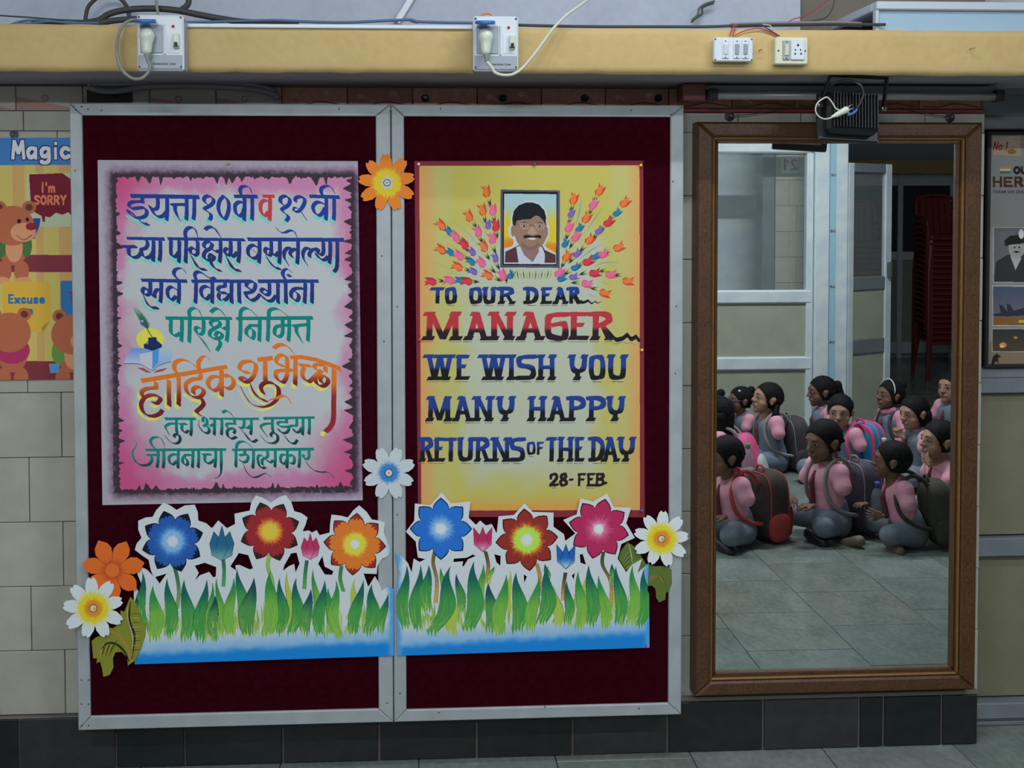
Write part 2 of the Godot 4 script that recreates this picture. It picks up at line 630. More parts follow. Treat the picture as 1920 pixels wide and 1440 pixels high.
	ink(cv, a, sa, [["h", [105, 252, 725, 262, 740, 320, 115, 300]], [[58, 415, 262, 412]], [[150, 428, 140, 490, 162, 560, 230, 592, 300, 570, 350, 500]], [[440, 315, 452, 380, 418, 440, 348, 458]], [[345, 470, 372, 560, 430, 598, 500, 568, 545, 490]], [[548, 318, 548, 500, 540, 648]], [[660, 318, 660, 520, 646, 646]],
		["h", [765, 258, 1920, 275, 1920, 325, 790, 310]], [[835, 308, 835, 530, 880, 582, 922, 560, 960, 505]], [[970, 318, 970, 520, 962, 668]], [[1082, 290, 1080, 480, 1072, 672]], [[1082, 290, 1066, 200, 1092, 128, 1160, 98, 1228, 128, 1278, 270], 1],
		[[1270, 325, 1270, 515, 1215, 555, 1152, 505, 1150, 452, 1200, 432, 1235, 470]], [[1140, 520, 1230, 680, 1300, 770, 1398, 788], 2], [[1395, 135, 1440, 98, 1500, 92, 1560, 132, 1660, 280], 1],
		[[1388, 438, 1370, 390, 1402, 342, 1460, 332, 1508, 370, 1480, 440, 1400, 490, 1370, 560, 1390, 618, 1460, 638, 1528, 618, 1538, 562, 1490, 542, 1462, 580, 1480, 640, 1510, 720, 1580, 788, 1642, 804]], [[1520, 460, 1570, 500, 1620, 480]], [[1645, 320, 1645, 500, 1630, 668]],
		[[1810, 328, 1810, 515, 1762, 556, 1716, 512, 1720, 462, 1760, 442, 1798, 480]], [[1715, 520, 1800, 690, 1870, 780, 1925, 800], 2]], pen, 1.6, blue, deep, 440, 500, aqua, drop, 481)
	a = Vector2(425, 415)
	sa = 8.533
	ink(cv, a, sa, [["h", [0, 268, 270, 270, 310, 320, 0, 318]], ["h", [318, 258, 1870, 265, 1885, 328, 345, 318]], [[65, 318, 65, 535, 110, 558, 165, 495]], [[200, 318, 200, 520, 185, 652]], [[0, 580, 60, 700, 120, 770, 213, 788], 2],
		[[525, 318, 525, 520, 515, 662]], [[490, 422, 440, 378, 362, 412, 338, 480, 362, 558, 420, 592, 480, 578, 510, 535]], [[390, 440, 490, 515], 3],
		[[712, 318, 712, 498, 680, 548, 632, 520, 612, 470, 632, 432, 680, 442, 700, 470]], [[735, 510, 770, 552, 830, 495]], [[850, 318, 850, 520, 840, 672]], [[620, 540, 690, 650, 770, 738, 850, 758], 2],
		[[1040, 432, 972, 432, 922, 490, 920, 580, 960, 650, 1000, 715], 1], [[1110, 442, 1050, 462, 1012, 510, 1040, 568]], [[1142, 295, 1140, 500, 1128, 676]], [[790, 100, 850, 168, 920, 182, 1010, 148, 1080, 162, 1130, 270], 3],
		[[1345, 442, 1270, 432, 1222, 500, 1230, 600, 1300, 715], 1], [[1420, 447, 1360, 462, 1322, 520, 1325, 568]], [[1545, 325, 1545, 495, 1500, 536, 1452, 500, 1470, 442, 1412, 450]], [[1430, 520, 1490, 598, 1560, 618, 1620, 565]], [[1655, 325, 1655, 520, 1640, 668]], [[1770, 325, 1770, 560, 1760, 740, 1718, 806]]], pen, 1.6, blue, deep, 440, 500, aqua, drop, 482)
	a = Vector2(250, 495)
	sa = 10.667
	ink(cv, a, sa, [["h", [140, 290, 1065, 305, 1090, 380, 175, 355]], [[340, 355, 335, 560, 280, 622, 205, 598, 182, 530, 222, 482, 290, 505, 312, 560]], [[190, 600, 280, 790, 370, 868, 488, 878], 2], [[370, 600, 420, 665, 430, 570, 480, 512, 540, 518]], [[560, 355, 555, 600, 540, 762]],
		[[860, 512, 770, 455, 694, 502, 684, 600, 722, 688, 780, 716, 850, 645]], [[915, 368, 915, 600, 900, 776]], [[890, 305, 812, 210, 832, 122, 930, 80, 1008, 112, 1055, 190], 1],
		["h", [1150, 312, 1920, 308, 1920, 370, 1175, 380]], [[1255, 330, 1250, 600, 1240, 776]], [[1260, 320, 1228, 220, 1272, 162, 1350, 166, 1450, 230, 1560, 300, 1628, 272]], [[1540, 482, 1460, 444, 1372, 482, 1354, 570, 1402, 676, 1470, 700, 1540, 615]], [[1580, 290, 1580, 560, 1575, 776]],
		[[1830, 368, 1830, 440, 1722, 462, 1692, 520, 1732, 568, 1858, 580]], [[1720, 590, 1704, 660, 1752, 738, 1820, 742, 1912, 635]]], pen, 1.6, blue, deep, 520, 585, aqua, drop, 562)
	a = Vector2(420, 495)
	sa = 10.105
	ink(cv, a, sa, [["h", [0, 295, 510, 295, 525, 360, 0, 358]], [[0, 685, 60, 652, 110, 575]], [[145, 325, 140, 560, 145, 736]], [[285, 325, 285, 560, 294, 732]], [[500, 470, 432, 440, 424, 384, 472, 336, 560, 336, 596, 390, 568, 490, 490, 538, 402, 548]], [[402, 560, 460, 658, 540, 688, 630, 638, 680, 572]],
		["h", [630, 290, 1780, 290, 1800, 355, 650, 362]], [[858, 358, 858, 555, 800, 586, 732, 558, 704, 502, 742, 470, 800, 492, 828, 530]], [[735, 620, 800, 688, 900, 696, 982, 600]], [[1022, 358, 1020, 600, 1025, 738]], [[1165, 345, 1174, 738]], [[1170, 305, 1112, 200, 1132, 124, 1200, 94, 1290, 160], 1], [[1215, 225, 1250, 215]],
		[[1500, 465, 1380, 460, 1312, 482]], [[1330, 472, 1272, 540, 1282, 638, 1378, 698, 1418, 620, 1398, 562, 1332, 512]], [[1540, 358, 1535, 560, 1525, 736]], [[1670, 358, 1665, 736]]], pen, 1.6, blue, deep, 520, 585, aqua, drop, 562)
	a = Vector2(300, 570)
	sa = 6.4
	ink(cv, a, sa, [["h", [58, 148, 860, 155, 872, 192, 75, 190]], ["h", [903, 155, 1825, 143, 1842, 187, 920, 195]], [[132, 188, 132, 340, 185, 382, 240, 348]], [[265, 188, 262, 330, 255, 446]], [[358, 165, 355, 330, 350, 456]], [[360, 168, 350, 90, 400, 48, 460, 72, 505, 150], 1], [[522, 188, 520, 328, 480, 366, 432, 330, 427, 290, 460, 278, 500, 300]], [[430, 345, 520, 450, 605, 575], 3],
		[[612, 97, 660, 58, 710, 63, 790, 150], 1], [[622, 268, 606, 222, 650, 194, 708, 204, 718, 250, 660, 290, 602, 330, 602, 388, 660, 416, 738, 398, 738, 348, 690, 340, 668, 380, 700, 420, 725, 480, 682, 556]], [[740, 285, 770, 300, 800, 280]], [[812, 188, 812, 330, 800, 446]],
		[[965, 170, 965, 330, 955, 442]], [[965, 162, 972, 82, 1030, 48, 1100, 82, 1170, 155], 1], [[1192, 260, 1090, 256]], [[1084, 260, 1038, 310, 1042, 370, 1108, 416, 1128, 370, 1118, 312, 1062, 282]], [[1198, 188, 1195, 330, 1190, 442]],
		[[1300, 170, 1298, 330, 1290, 442]], [[1306, 162, 1312, 82, 1380, 54, 1450, 78, 1540, 150], 1], [[1470, 180, 1470, 345, 1430, 392, 1378, 368, 1382, 290, 1430, 262, 1550, 254]], [[1550, 188, 1550, 330, 1540, 442]],
		[[1592, 265, 1770, 246]], [[1640, 270, 1640, 340, 1715, 470], 1], [[1780, 182, 1780, 330, 1772, 442]]], Vector2(6.2, 4.2), 1.6, teal, teal, 0, 1)
	a = Vector2(250, 640)
	sa = 9.0
	var big := Vector2(7.2, 4.8)
	ink(cv, a, sa, [["h", [120, 630, 1565, 395, 1600, 460, 150, 705]], [[385, 690, 385, 785]], [[388, 785, 250, 795, 158, 832, 142, 895, 172, 945]], [[172, 950, 300, 905, 428, 925, 456, 980, 400, 1044, 335, 1036]], [[180, 960, 134, 1050, 154, 1168, 232, 1246, 350, 1260, 450, 1216, 488, 1160]], [[600, 660, 600, 900, 606, 1084]],
		[[765, 600, 770, 850, 765, 1074]], [[752, 565, 694, 460, 704, 372, 790, 314, 900, 324, 1010, 384, 1090, 480], 1], [[1112, 485, 1098, 370, 1142, 284, 1210, 250, 1300, 310], 1],
		[[1130, 535, 1130, 620, 1000, 642, 902, 702, 884, 780, 922, 876, 1010, 936, 1110, 944, 1186, 868, 1168, 794, 1090, 766, 1014, 802, 1014, 880]], [[1150, 960, 1186, 1050, 1130, 1128, 1064, 1188, 1120, 1240]],
		[[1485, 478, 1490, 700, 1490, 914]], [[1450, 602, 1350, 594, 1274, 652, 1264, 740, 1340, 826, 1430, 798, 1480, 700]], [[1530, 590, 1620, 576, 1686, 650, 1686, 738, 1620, 796, 1556, 786]]], big, 1.8, orange, wine, 714, 756, lemon, Vector2(-4.0, 5.5), 738)
	a = Vector2(430, 640)
	sa = 8.0
	ink(cv, a, sa, [[[290, 465, 200, 458, 152, 400, 192, 322, 290, 298, 378, 322, 398, 410, 350, 538, 270, 606, 190, 598, 164, 560, 220, 542, 290, 580]], [[305, 610, 360, 750, 450, 850, 550, 892], 2], ["h", [415, 245, 650, 215, 655, 285, 430, 310]], [[535, 295, 540, 600]],
		[[510, 780, 472, 690, 530, 622, 640, 622, 728, 690, 738, 800, 680, 906, 560, 974, 420, 974, 290, 895, 165, 680], 1], [[672, 102, 740, 54, 830, 54, 910, 112, 985, 205], 1],
		[[820, 368, 722, 340, 704, 272, 760, 210, 838, 214, 868, 290, 860, 520, 800, 614, 712, 558, 694, 480, 740, 442, 960, 430]], [[990, 255, 990, 500, 985, 646]],
		["h", [900, 215, 1080, 205, 1300, 245, 1520, 320, 1665, 380, 1690, 465, 1560, 405, 1300, 305, 1100, 270, 920, 265]], [[1048, 352, 1212, 366]], [[1120, 390, 1092, 490, 1122, 566, 1190, 604, 1250, 556, 1332, 478]],
		[[1440, 375, 1440, 450]], [[1400, 352, 1292, 352, 1284, 408, 1350, 448, 1384, 440]], [[1380, 440, 1292, 540, 1314, 638, 1400, 674, 1476, 618, 1466, 542, 1400, 514, 1362, 560, 1382, 618]]], big, 1.8, orange, wine, 698, 720, lemon, Vector2(-3.5, 6.0), 716)
	ink(cv, a, sa, [[[1570, 425, 1566, 800, 1560, 1150, 1520, 1275, 1444, 1352]]], Vector2(8.4, 4.8), 1.8, orange, pc(128, 36, 42), 715, 750)
	ink(cv, a, sa, [[[560, 892, 700, 852, 810, 815, 880, 852, 930, 940], 3]], big, 1.8, orange, orange, 0, 1)
	cv.disc(Vector2(605, 813), 5, 4.5, lemon)
	var thin := Vector2(4.8, 3.2)
	a = Vector2(290, 765)
	sa = 12.0
	ink(cv, a, sa, [["h", [205, 210, 915, 215, 938, 270, 250, 275]], [[470, 352, 350, 352, 254, 400, 244, 450, 345, 620], 1], [[490, 268, 490, 480, 505, 560]], [[440, 655, 442, 612, 510, 584, 566, 640, 566, 738, 480, 800, 350, 756, 225, 610], 1], [[558, 362, 712, 356]], [[620, 380, 608, 450, 642, 528, 700, 550, 762, 505]], [[825, 268, 825, 500, 810, 616]],
		["h", [1215, 215, 1920, 218, 1920, 265, 1240, 265]], [[1085, 310, 1088, 234, 1130, 210, 1176, 262, 1168, 360, 1100, 408]], [[1190, 415, 1232, 500, 1200, 556, 1130, 560, 1042, 480, 992, 380, 1000, 260], 1], [[1232, 390, 1270, 402, 1320, 360]], [[1348, 268, 1345, 450, 1340, 602]], [[1510, 268, 1512, 450, 1500, 597]],
		[[1532, 106, 1600, 58, 1680, 97, 1790, 215], 1], [[1800, 268, 1800, 350]], [[1812, 355, 1640, 352, 1618, 408, 1670, 458]], [[1680, 472, 1778, 454, 1806, 510, 1780, 568]], [[1670, 470, 1628, 540, 1652, 638, 1730, 690, 1838, 650]]], thin, 1.3, teal, dark, 797, 815)
	a = Vector2(430, 765)
	sa = 10.667
	ink(cv, a, sa, [["h", [0, 192, 580, 192, 600, 240, 0, 240]], ["h", [672, 178, 1700, 165, 1712, 212, 685, 235]], [[295, 238, 290, 368, 250, 398, 202, 390]], [[200, 392, 300, 500, 400, 630, 480, 676, 552, 632], 2], [[330, 390, 360, 402, 420, 352]], [[440, 238, 440, 400, 425, 526]],
		[[860, 312, 740, 312, 644, 352, 634, 400, 770, 585], 1], [[860, 222, 860, 400, 880, 480]], [[835, 566, 832, 522, 890, 488, 956, 540, 966, 638, 880, 704, 740, 676, 610, 535], 1],
		[[1145, 216, 1142, 275]], [[1150, 285, 1010, 278, 964, 312, 1020, 368, 1130, 374, 1200, 370, 1260, 350, 1338, 350, 1350, 216]], [[980, 420, 1040, 488, 1130, 496, 1186, 440, 1188, 380]], [[1090, 530, 1200, 676, 1300, 710, 1358, 642], 2], [[1280, 420, 1330, 486, 1400, 468, 1440, 400]], [[1470, 206, 1470, 400, 1460, 531]], [[1597, 202, 1600, 400, 1590, 521]]], thin, 1.3, teal, dark, 797, 815)
	a = Vector2(235, 810)
	sa = 9.6
	ink(cv, a, sa, [["h", [358, 298, 1810, 290, 1815, 340, 368, 345]], [[120, 135, 190, 172, 198, 240, 142, 330, 132, 420, 200, 548, 320, 600, 430, 576, 478, 510, 475, 440], 2], [[388, 415, 570, 412]], [[590, 328, 590, 500, 570, 636]], [[690, 328, 695, 500, 680, 641]], [[545, 305, 468, 220, 463, 132, 550, 90, 638, 114, 698, 220, 700, 310], 1],
		[[920, 402, 850, 407, 788, 450, 798, 538, 850, 586, 920, 526]], [[955, 328, 950, 500, 945, 646]], [[1190, 412, 1080, 412]], [[1080, 420, 1034, 470, 1034, 548, 1090, 596, 1126, 560, 1098, 482, 1062, 462]], [[1218, 328, 1215, 500, 1205, 636]], [[1320, 328, 1320, 500, 1310, 636]],
		[[1388, 407, 1538, 402]], [[1440, 420, 1424, 480, 1462, 556, 1530, 556, 1600, 496]], [[1625, 328, 1625, 500, 1610, 631]], [[1725, 328, 1725, 600, 1722, 720, 1686, 796, 1605, 838], 1]], thin, 1.3, teal, dark, 856, 878)
	a = Vector2(425, 810)
	sa = 9.143
	ink(cv, a, sa, [["h", [85, 285, 1490, 268, 1498, 318, 98, 325]], [[160, 300, 160, 480, 155, 596]], [[166, 292, 182, 202, 250, 164, 340, 178, 440, 270], 1], [[310, 318, 310, 370]], [[222, 400, 350, 384, 366, 440, 338, 506, 270, 516, 228, 480]], [[280, 540, 340, 680, 430, 766, 520, 768, 640, 714, 700, 722, 760, 770], 3], [[460, 318, 460, 480, 445, 616]],
		[[600, 402, 550, 402, 534, 460, 552, 558, 610, 620, 658, 602]], [[650, 442, 602, 490, 615, 558]], [[700, 326, 700, 420, 652, 450]], [[690, 480, 740, 522, 800, 486]], [[832, 316, 832, 480, 825, 596]], [[1040, 316, 1040, 480, 1030, 611]], [[1010, 392, 950, 388, 922, 450, 942, 536, 1000, 536, 1030, 476]], [[1070, 412, 1130, 394, 1162, 450, 1148, 536, 1092, 536]], [[1250, 308, 1250, 480, 1235, 606]],
		[[1410, 308, 1410, 428, 1360, 466, 1312, 420, 1322, 392]], [[1320, 440, 1400, 570, 1500, 656, 1620, 686, 1740, 690, 1850, 790], 3]], thin, 1.3, teal, dark, 856, 878)
	# -------- ink pot, quill and open book
	a = Vector2(225, 560)
	sa = 9.6
	cv.disc(a + Vector2(540, 725) / sa, 26, 20.5, pc(206, 184, 72))
	cv.fill(pts(a, sa, [505, 700, 655, 690, 660, 745, 755, 830, 750, 880, 590, 940, 430, 890, 425, 830, 510, 760]), pc(24, 40, 78))
	cv.fill(pts(a, sa, [470, 800, 520, 775, 500, 810, 475, 825]), pc(140, 150, 168))
	cv.fade(pts(a, sa, [195, 890, 420, 890, 585, 940, 580, 1280, 360, 1180, 60, 1165]), pc(96, 128, 186), pc(170, 172, 182), 650, 690)
	cv.fill(pts(a, sa, [350, 1000, 585, 950, 580, 1250, 380, 1170]), pc(168, 168, 176))
	cv.fade(pts(a, sa, [585, 940, 740, 880, 860, 860, 960, 1000, 900, 1130, 720, 1180, 580, 1280]), pc(150, 164, 178), pc(120, 150, 186), 650, 690)
	cv.fill(pts(a, sa, [585, 945, 700, 900, 690, 1140, 582, 1270]), pc(60, 128, 184))
	cv.stroke(pts(a, sa, [60, 1168, 360, 1180, 582, 1290, 700, 1200, 920, 1135]), Vector2(0.8, 0.8), 0.9, pc(52, 84, 140), pc(52, 84, 140), 0, 1)
	cv.fill(pts(a, sa, [300, 1240, 420, 1245, 570, 1335, 480, 1330]), pc(150, 62, 84))
	cv.fill(pts(a, sa, [590, 1340, 680, 1280, 860, 1245, 780, 1300]), pc(150, 56, 80))
	for k in 34:
		var u := k / 33.0
		var st := Vector2(240 + u * 310, 150 + 300 * pow(u, 1.6)) if k % 2 else Vector2(235 + u * 160, 160 + 340 * u)
		cv.stroke(pts(a, sa, [st.x, st.y, lerpf(st.x, 500, 0.55), lerpf(st.y, 500, 0.5) + 20, 500, 545]), Vector2(0.9, 0.5), 0.7, pc(52, 116, 84), pc(30, 82, 66), 575, 615, 3)
	cv.disc(a + Vector2(412, 425) / sa, 4.6, 5.4, pc(60, 66, 96), 0.3)
	cv.disc(a + Vector2(400, 405) / sa, 2.4, 2.4, pc(126, 140, 178))
	cv.stroke(pts(a, sa, [470, 500, 520, 600, 585, 700]), Vector2(1.4, 0.8), 0.8, pc(30, 74, 62), pc(30, 74, 62), 0, 1)
	var st2 := surf()
	sheet(st2, cv.outline, z - 0.0015, z, cv.rect)
	tag(obj("painted_poster", st2, cv.material()), "pink and white poster with hand-painted Devanagari lettering in blue, green and orange", "poster")

# ---------------------------------------------------------------- slab letters of the birthday poster
# "s": stem x0 y0 x1 y1, "b": bar x0 x1 y, "c": curve, "f": slab serif at x y
var slab := {
	"W": [["s", .17, 0, .35, 1], ["s", .35, 1, .53, 0], ["s", .53, 0, .68, 1], ["s", .68, 1, .86, 0], ["f", .14, .06], ["f", .53, .06], ["f", .87, .06], ["f", .32, .94], ["f", .66, .94]],
	"E": [["s", .28, 0, .26, 1], ["b", .05, .98, .07], ["b", .3, .76, .46], ["b", .02, .98, .93]],
	"I": [["s", .5, 0, .48, 1], ["f", .52, .06, .42], ["f", .46, .94, .42]],
	"S": [["c", .98, .08, .55, .08, .22, .12, .12, .28, .25, .43, .6, .47, .84, .55, .9, .72, .78, .9, .5, .92, .04, .92]],
	"H": [["s", .24, 0, .22, 1], ["s", .78, 0, .77, 1], ["b", .22, .8, .5], ["f", .24, .06], ["f", .8, .06], ["f", .21, .94], ["f", .76, .94]],
	"Y": [["c", .22, .08, .2, .4, .3, .6, .5, .66, .72, .6, .82, .4, .84, .08], ["s", .5, .6, .47, 1], ["f", .2, .06], ["f", .85, .06], ["f", .46, .94]],
	"O": [["c", .5, .08, .24, .12, .16, .3, .16, .72, .26, .9, .5, .92, .74, .88, .84, .7, .84, .3, .74, .11, .5, .08]],
	"U": [["c", .2, .06, .18, .7, .28, .88, .5, .92, .7, .88, .78, .7, .8, .06], ["f", .2, .06], ["f", .84, .06]],
	"M": [["s", .2, 0, .17, 1], ["s", .22, 0, .5, .98], ["s", .5, .98, .78, 0], ["s", .8, 0, .8, 1], ["f", .18, .06, .14], ["f", .8, .06, .14], ["f", .15, .94, .15], ["f", .81, .94, .15]],
	"A": [["s", .5, 0, .2, 1], ["s", .5, 0, .8, 1], ["b", .3, .7, .66], ["b", .25, .5, .06], ["f", .17, .94, .18], ["f", .83, .94, .18]],
	"N": [["s", .22, 0, .22, 1], ["s", .24, 0, .76, 1], ["s", .8, 0, .78, 1], ["f", .2, .06], ["f", .82, .06], ["f", .2, .94], ["f", .76, .94]],
	"P": [["s", .28, 0, .25, 1], ["c", .1, .07, .6, .07, .86, .18, .88, .32, .7, .46, .3, .48], ["f", .24, .94, .24]],
	"R": [["s", .28, 0, .25, 1], ["c", .06, .07, .6, .07, .82, .18, .8, .32, .55, .44, .38, .5], ["s", .55, .46, .84, 1], ["f", .24, .94, .2], ["f", .84, .94, .18]],
	"r": [["s", .26, 0, .24, 1], ["c", .04, .08, .5, .07, .66, .16, .64, .3, .4, .46], ["c", .45, .5, .62, .74, .74, .92, .9, .9]],
	"T": [["s", .54, 0, .5, 1], ["b", .02, .98, .08]],
	"D": [["s", .28, 0, .24, 1], ["c", .04, .07, .5, .08, .82, .26, .84, .56, .7, .82, .44, .92, .06, .92]],
	"G": [["c", .96, .09, .4, .1, .17, .2, .14, .5, .16, .8, .36, .91, .82, .92, .82, .44, .4, .46]],
	"F": [["s", .3, 0, .26, 1], ["b", .1, .98, .08], ["b", .3, .84, .48]],
	"B": [["s", .28, 0, .2, 1], ["c", .2, .08, .8, .08, .84, .28, .4, .46, .8, .52, .84, .78, .6, .92, .06, .93]],
	"2": [["c", .16, .4, .2, .16, .55, .06, .84, .2, .7, .5, .3, .8, .1, .96, .4, .88, .66, .94, .92, .86]],
	"8": [["c", .5, .48, .22, .32, .4, .08, .74, .08, .74, .3, .4, .5, .14, .72, .34, .94, .72, .88, .86, .68, .5, .48]],
	"-": [["b", .05, .95, .5]],
}

func letter(cv: Canvas, ch: String, x0: float, x1: float, y0: float, y1: float, stem: float, bar: float, c0: Color, c1: Color, split: float, shade: Color) -> void:
	var wd := x1 - x0
	var ht := y1 - y0
	var lean := 0.18
	var ya := y0 + ht * (split - 0.10)
	var yb := y0 + ht * (split + 0.10)
	for e in slab[ch]:
		match e[0]:
			"s":
				var a := Vector2(x0 + wd * e[1], y0 + ht * e[2])
				var b := Vector2(x0 + wd * e[3], y0 + ht * e[4])
				var hx := Vector2(stem * 0.5, 0)
				cv.fade(PackedVector2Array([a - hx, a + hx, b + hx, b - hx]), c0, c1, ya, yb)
			"b", "f":
				var bx0: float = e[1]
				var bx1: float
				var yy: float
				if e[0] == "b":
					bx1 = e[2]
					yy = e[3]
				else:
					var half: float = (e[3] if e.size() > 3 else 0.2)
					half = maxf(half, stem * 0.78 / wd)
					bx1 = bx0 + half
					bx0 -= half
					yy = e[2]
				var y := y0 + ht * yy
				var xa := maxf(x0 + wd * bx0, x0 - 1.0)
				var xb := minf(x0 + wd * bx1, x1 + 1.0)
				var sl := bar * 0.5 * (1.0 + lean)
				cv.fade(PackedVector2Array([Vector2(xa + sl * 0.6, y - bar / 2), Vector2(xb + sl * 0.3, y - bar / 2), Vector2(xb - sl * 0.6, y + bar / 2), Vector2(xa - sl * 0.4, y + bar / 2)]), c0, c1, ya, yb)
				if yy > 0.9:
					cv.fill(PackedVector2Array([Vector2(xa - 1, y1 + 3.0), Vector2(xb - 2, y1 + 3.0), Vector2(xb - 2, y1 + 4.0), Vector2(xa - 1, y1 + 4.2)]), shade)
			"c":
				var px := PackedVector2Array()
				for k in range(1, e.size(), 2):
					px.append(Vector2(x0 + wd * e[k], y0 + ht * e[k + 1]))
				cv.stroke(px, Vector2(stem * 0.92, -bar * 0.25), bar * 0.95, c0, c1, ya, yb)
				if ch in "OUDGS2":
					cv.fill(PackedVector2Array([Vector2(x0 + wd * 0.15, y1 + 2.6), Vector2(x0 + wd * 0.8, y1 + 3.2), Vector2(x0 + wd * 0.78, y1 + 4.3), Vector2(x0 + wd * 0.3, y1 + 4.3)]), shade)

func tulip(cv: Canvas, c: Vector2, dir: float, size: float, col: Color, tip: Color) -> void:
	for k in [-1, 1, 0]:
		var px := PackedVector2Array()
		for q in [[-0.9, 0.0], [-0.35, 0.42], [0.35, 0.34 if k == 0 else 0.5], [1.05, 0.04 + 0.42 * k], [0.3, -0.34 if k == 0 else -0.1], [-0.4, -0.36]]:
			px.append(c + (Vector2(q[0], q[1] + 0.22 * k) * size).rotated(dir))
		cv.fill(px, col if k else tip)

func sprig_leaf(cv: Canvas, c: Vector2, dir: float, size: float) -> void:
	for k in [[-0.55, pc(150, 150, 62)], [0.55, pc(136, 142, 58)], [-0.3, pc(36, 62, 52)], [0.25, pc(28, 52, 50)]]:
		var px := PackedVector2Array()
		var d: float = dir + k[0]
		var o := c if absf(k[0]) > 0.4 else c - Vector2(size * 0.7, 0).rotated(dir)
		for q in [[-0.3, 0.0], [0.35, 0.2], [1.1, 0.05], [0.4, -0.16]]:
			px.append(o + (Vector2(q[0], q[1]) * size).rotated(d))
		cv.fill(px, k[1])

func birthday_poster() -> void:
	var z := 0.103
	var cv := Canvas.new(self, PackedVector2Array([Vector2(777, 302), Vector2(1206, 301), Vector2(1209, 970), Vector2(784, 969)]), z, 1250.0, pc(116, 42, 52))
	var sw := 215
	var sh := 334
	var small := Image.create(sw, sh, false, Image.FORMAT_RGB8)
	var red := pc(112, 40, 50)
	var amber := pc(186, 132, 66)
	var yellow := pc(164, 155, 78)
	var pale := pc(157, 161, 143)
	var ns := FastNoiseLite.new()
	ns.seed = 9
	ns.frequency = 0.015
	for y in sh:
		for x in sw:
			var px := 779.0 + x * 2.0
			var py := 302.0 + y * 2.0
			var n := ns.get_noise_2d(px, py)
			var side := minf(px - 787.0, 1201.0 - px)
			var foot := 957.0 - py
			var head := py - 310.0
			var c := yellow.lerp(pale, smoothstep(46.0, 105.0, side + 26.0 * n) * smoothstep(20.0, 105.0, foot + 20.0 * n) * smoothstep(60.0, 190.0, head + 40.0 * n))
			c = amber.lerp(c, smoothstep(6.0, 42.0, side + 10.0 * n) * smoothstep(4.0, 36.0, foot))
			c = c.lerp(pale, 0.25 * (1.0 - smoothstep(15.0, 40.0, absf(side - 30.0))))
			small.set_pixel(x, y, c)
	cv.wash(small)
	for b in [[777, 300, 1210, 310, 777, 310], [0]]:
		pass
	cv.fill(PackedVector2Array([Vector2(775, 300), Vector2(1210, 299), Vector2(1210, 310), Vector2(775, 311)]), red)
	cv.fill(PackedVector2Array([Vector2(775, 957), Vector2(1212, 956), Vector2(1212, 973), Vector2(775, 973)]), red)
	cv.fill(PackedVector2Array([Vector2(775, 300), Vector2(786, 300), Vector2(790, 972), Vector2(780, 972)]), red)
	cv.fill(PackedVector2Array([Vector2(1199, 300), Vector2(1209, 300), Vector2(1212, 972), Vector2(1200, 972)]), red)
	# flower sprays on both sides of the portrait
	var hue := {"O": [pc(176, 62, 46), pc(206, 104, 48)], "P": [pc(184, 76, 106), pc(190, 92, 124)], "R": [pc(150, 40, 54), pc(178, 52, 62)], "V": [pc(92, 74, 138), pc(106, 88, 150)], "B": [pc(30, 88, 122), pc(38, 104, 138)]}
	var left := [695, 185, "O", 770, 400, "P", 805, 585, "R", 765, 735, "P", 800, 965, "V", 650, 400, "O", 715, 575, "V", 490, 475, "O", 595, 655, "P", 665, 830, "O", 165, 580, "O", 255, 650, "B", 330, 715, "P", 435, 805, "R", 530, 895, "V", 635, 1020, "P", 165, 870, "O", 275, 900, "B", 375, 940, "P", 520, 1010, "B", 360, 1070, "O", 545, 1125, "V", 715, 1170, "O", 50, 1245, "R", 265, 1230, "P", 385, 1230, "B", 470, 1240, "R", 885, 1165, "P", 985, 1160, "B"]
	var left_leaf := [735, 300, 790, 500, 820, 680, 790, 860, 830, 1050, 680, 500, 560, 570, 630, 740, 710, 940, 400, 760, 470, 860, 460, 960, 470, 1100, 160, 1230, 560, 1240, 770, 1100, 830, 1210, 930, 1200]
	var right := [470, 270, "O", 440, 440, "V", 415, 600, "P", 370, 790, "B", 390, 940, "O", 775, 170, "O", 700, 330, "P", 620, 490, "O", 540, 610, "B", 495, 710, "P", 510, 910, "V", 1070, 310, "O", 980, 430, "B", 880, 540, "R", 770, 640, "V", 660, 745, "O", 1000, 835, "O", 810, 915, "P", 720, 945, "B", 640, 1000, "R", 490, 1070, "B", 300, 1130, "P", 470, 1180, "V", 330, 1200, "B", 720, 1135, "R", 910, 1150, "P", 1110, 1230, "O", 630, 1260, "P", 840, 1370, "O"]
	var right_leaf := [455, 370, 430, 520, 395, 700, 350, 1030, 730, 265, 670, 410, 450, 800, 450, 980, 920, 490, 810, 610, 730, 700, 580, 850, 870, 890, 550, 1040, 590, 1140, 820, 1110, 1000, 1160, 500, 1250, 720, 1320, 400, 1130]
	for side in 2:
		var o := Vector2(800 if side == 0 else 1000, 330)
		var root := Vector2(950, 532) if side == 0 else Vector2(1036, 532)
		var lf: Array = left_leaf if side == 0 else right_leaf
		for i in range(0, lf.size(), 2):
			var p := o + Vector2(lf[i], lf[i + 1]) / 6.26
			sprig_leaf(cv, p, (p - root).angle(), 10.0)
		var fl: Array = left if side == 0 else right
		for i in range(0, fl.size(), 3):
			var p := o + Vector2(fl[i], fl[i + 1]) / 6.26
			var big := 12.5 if fl[i + 2] in "OPR" else 10.0
			tulip(cv, p, (p - root).angle(), big, hue[fl[i + 2]][0], hue[fl[i + 2]][1])
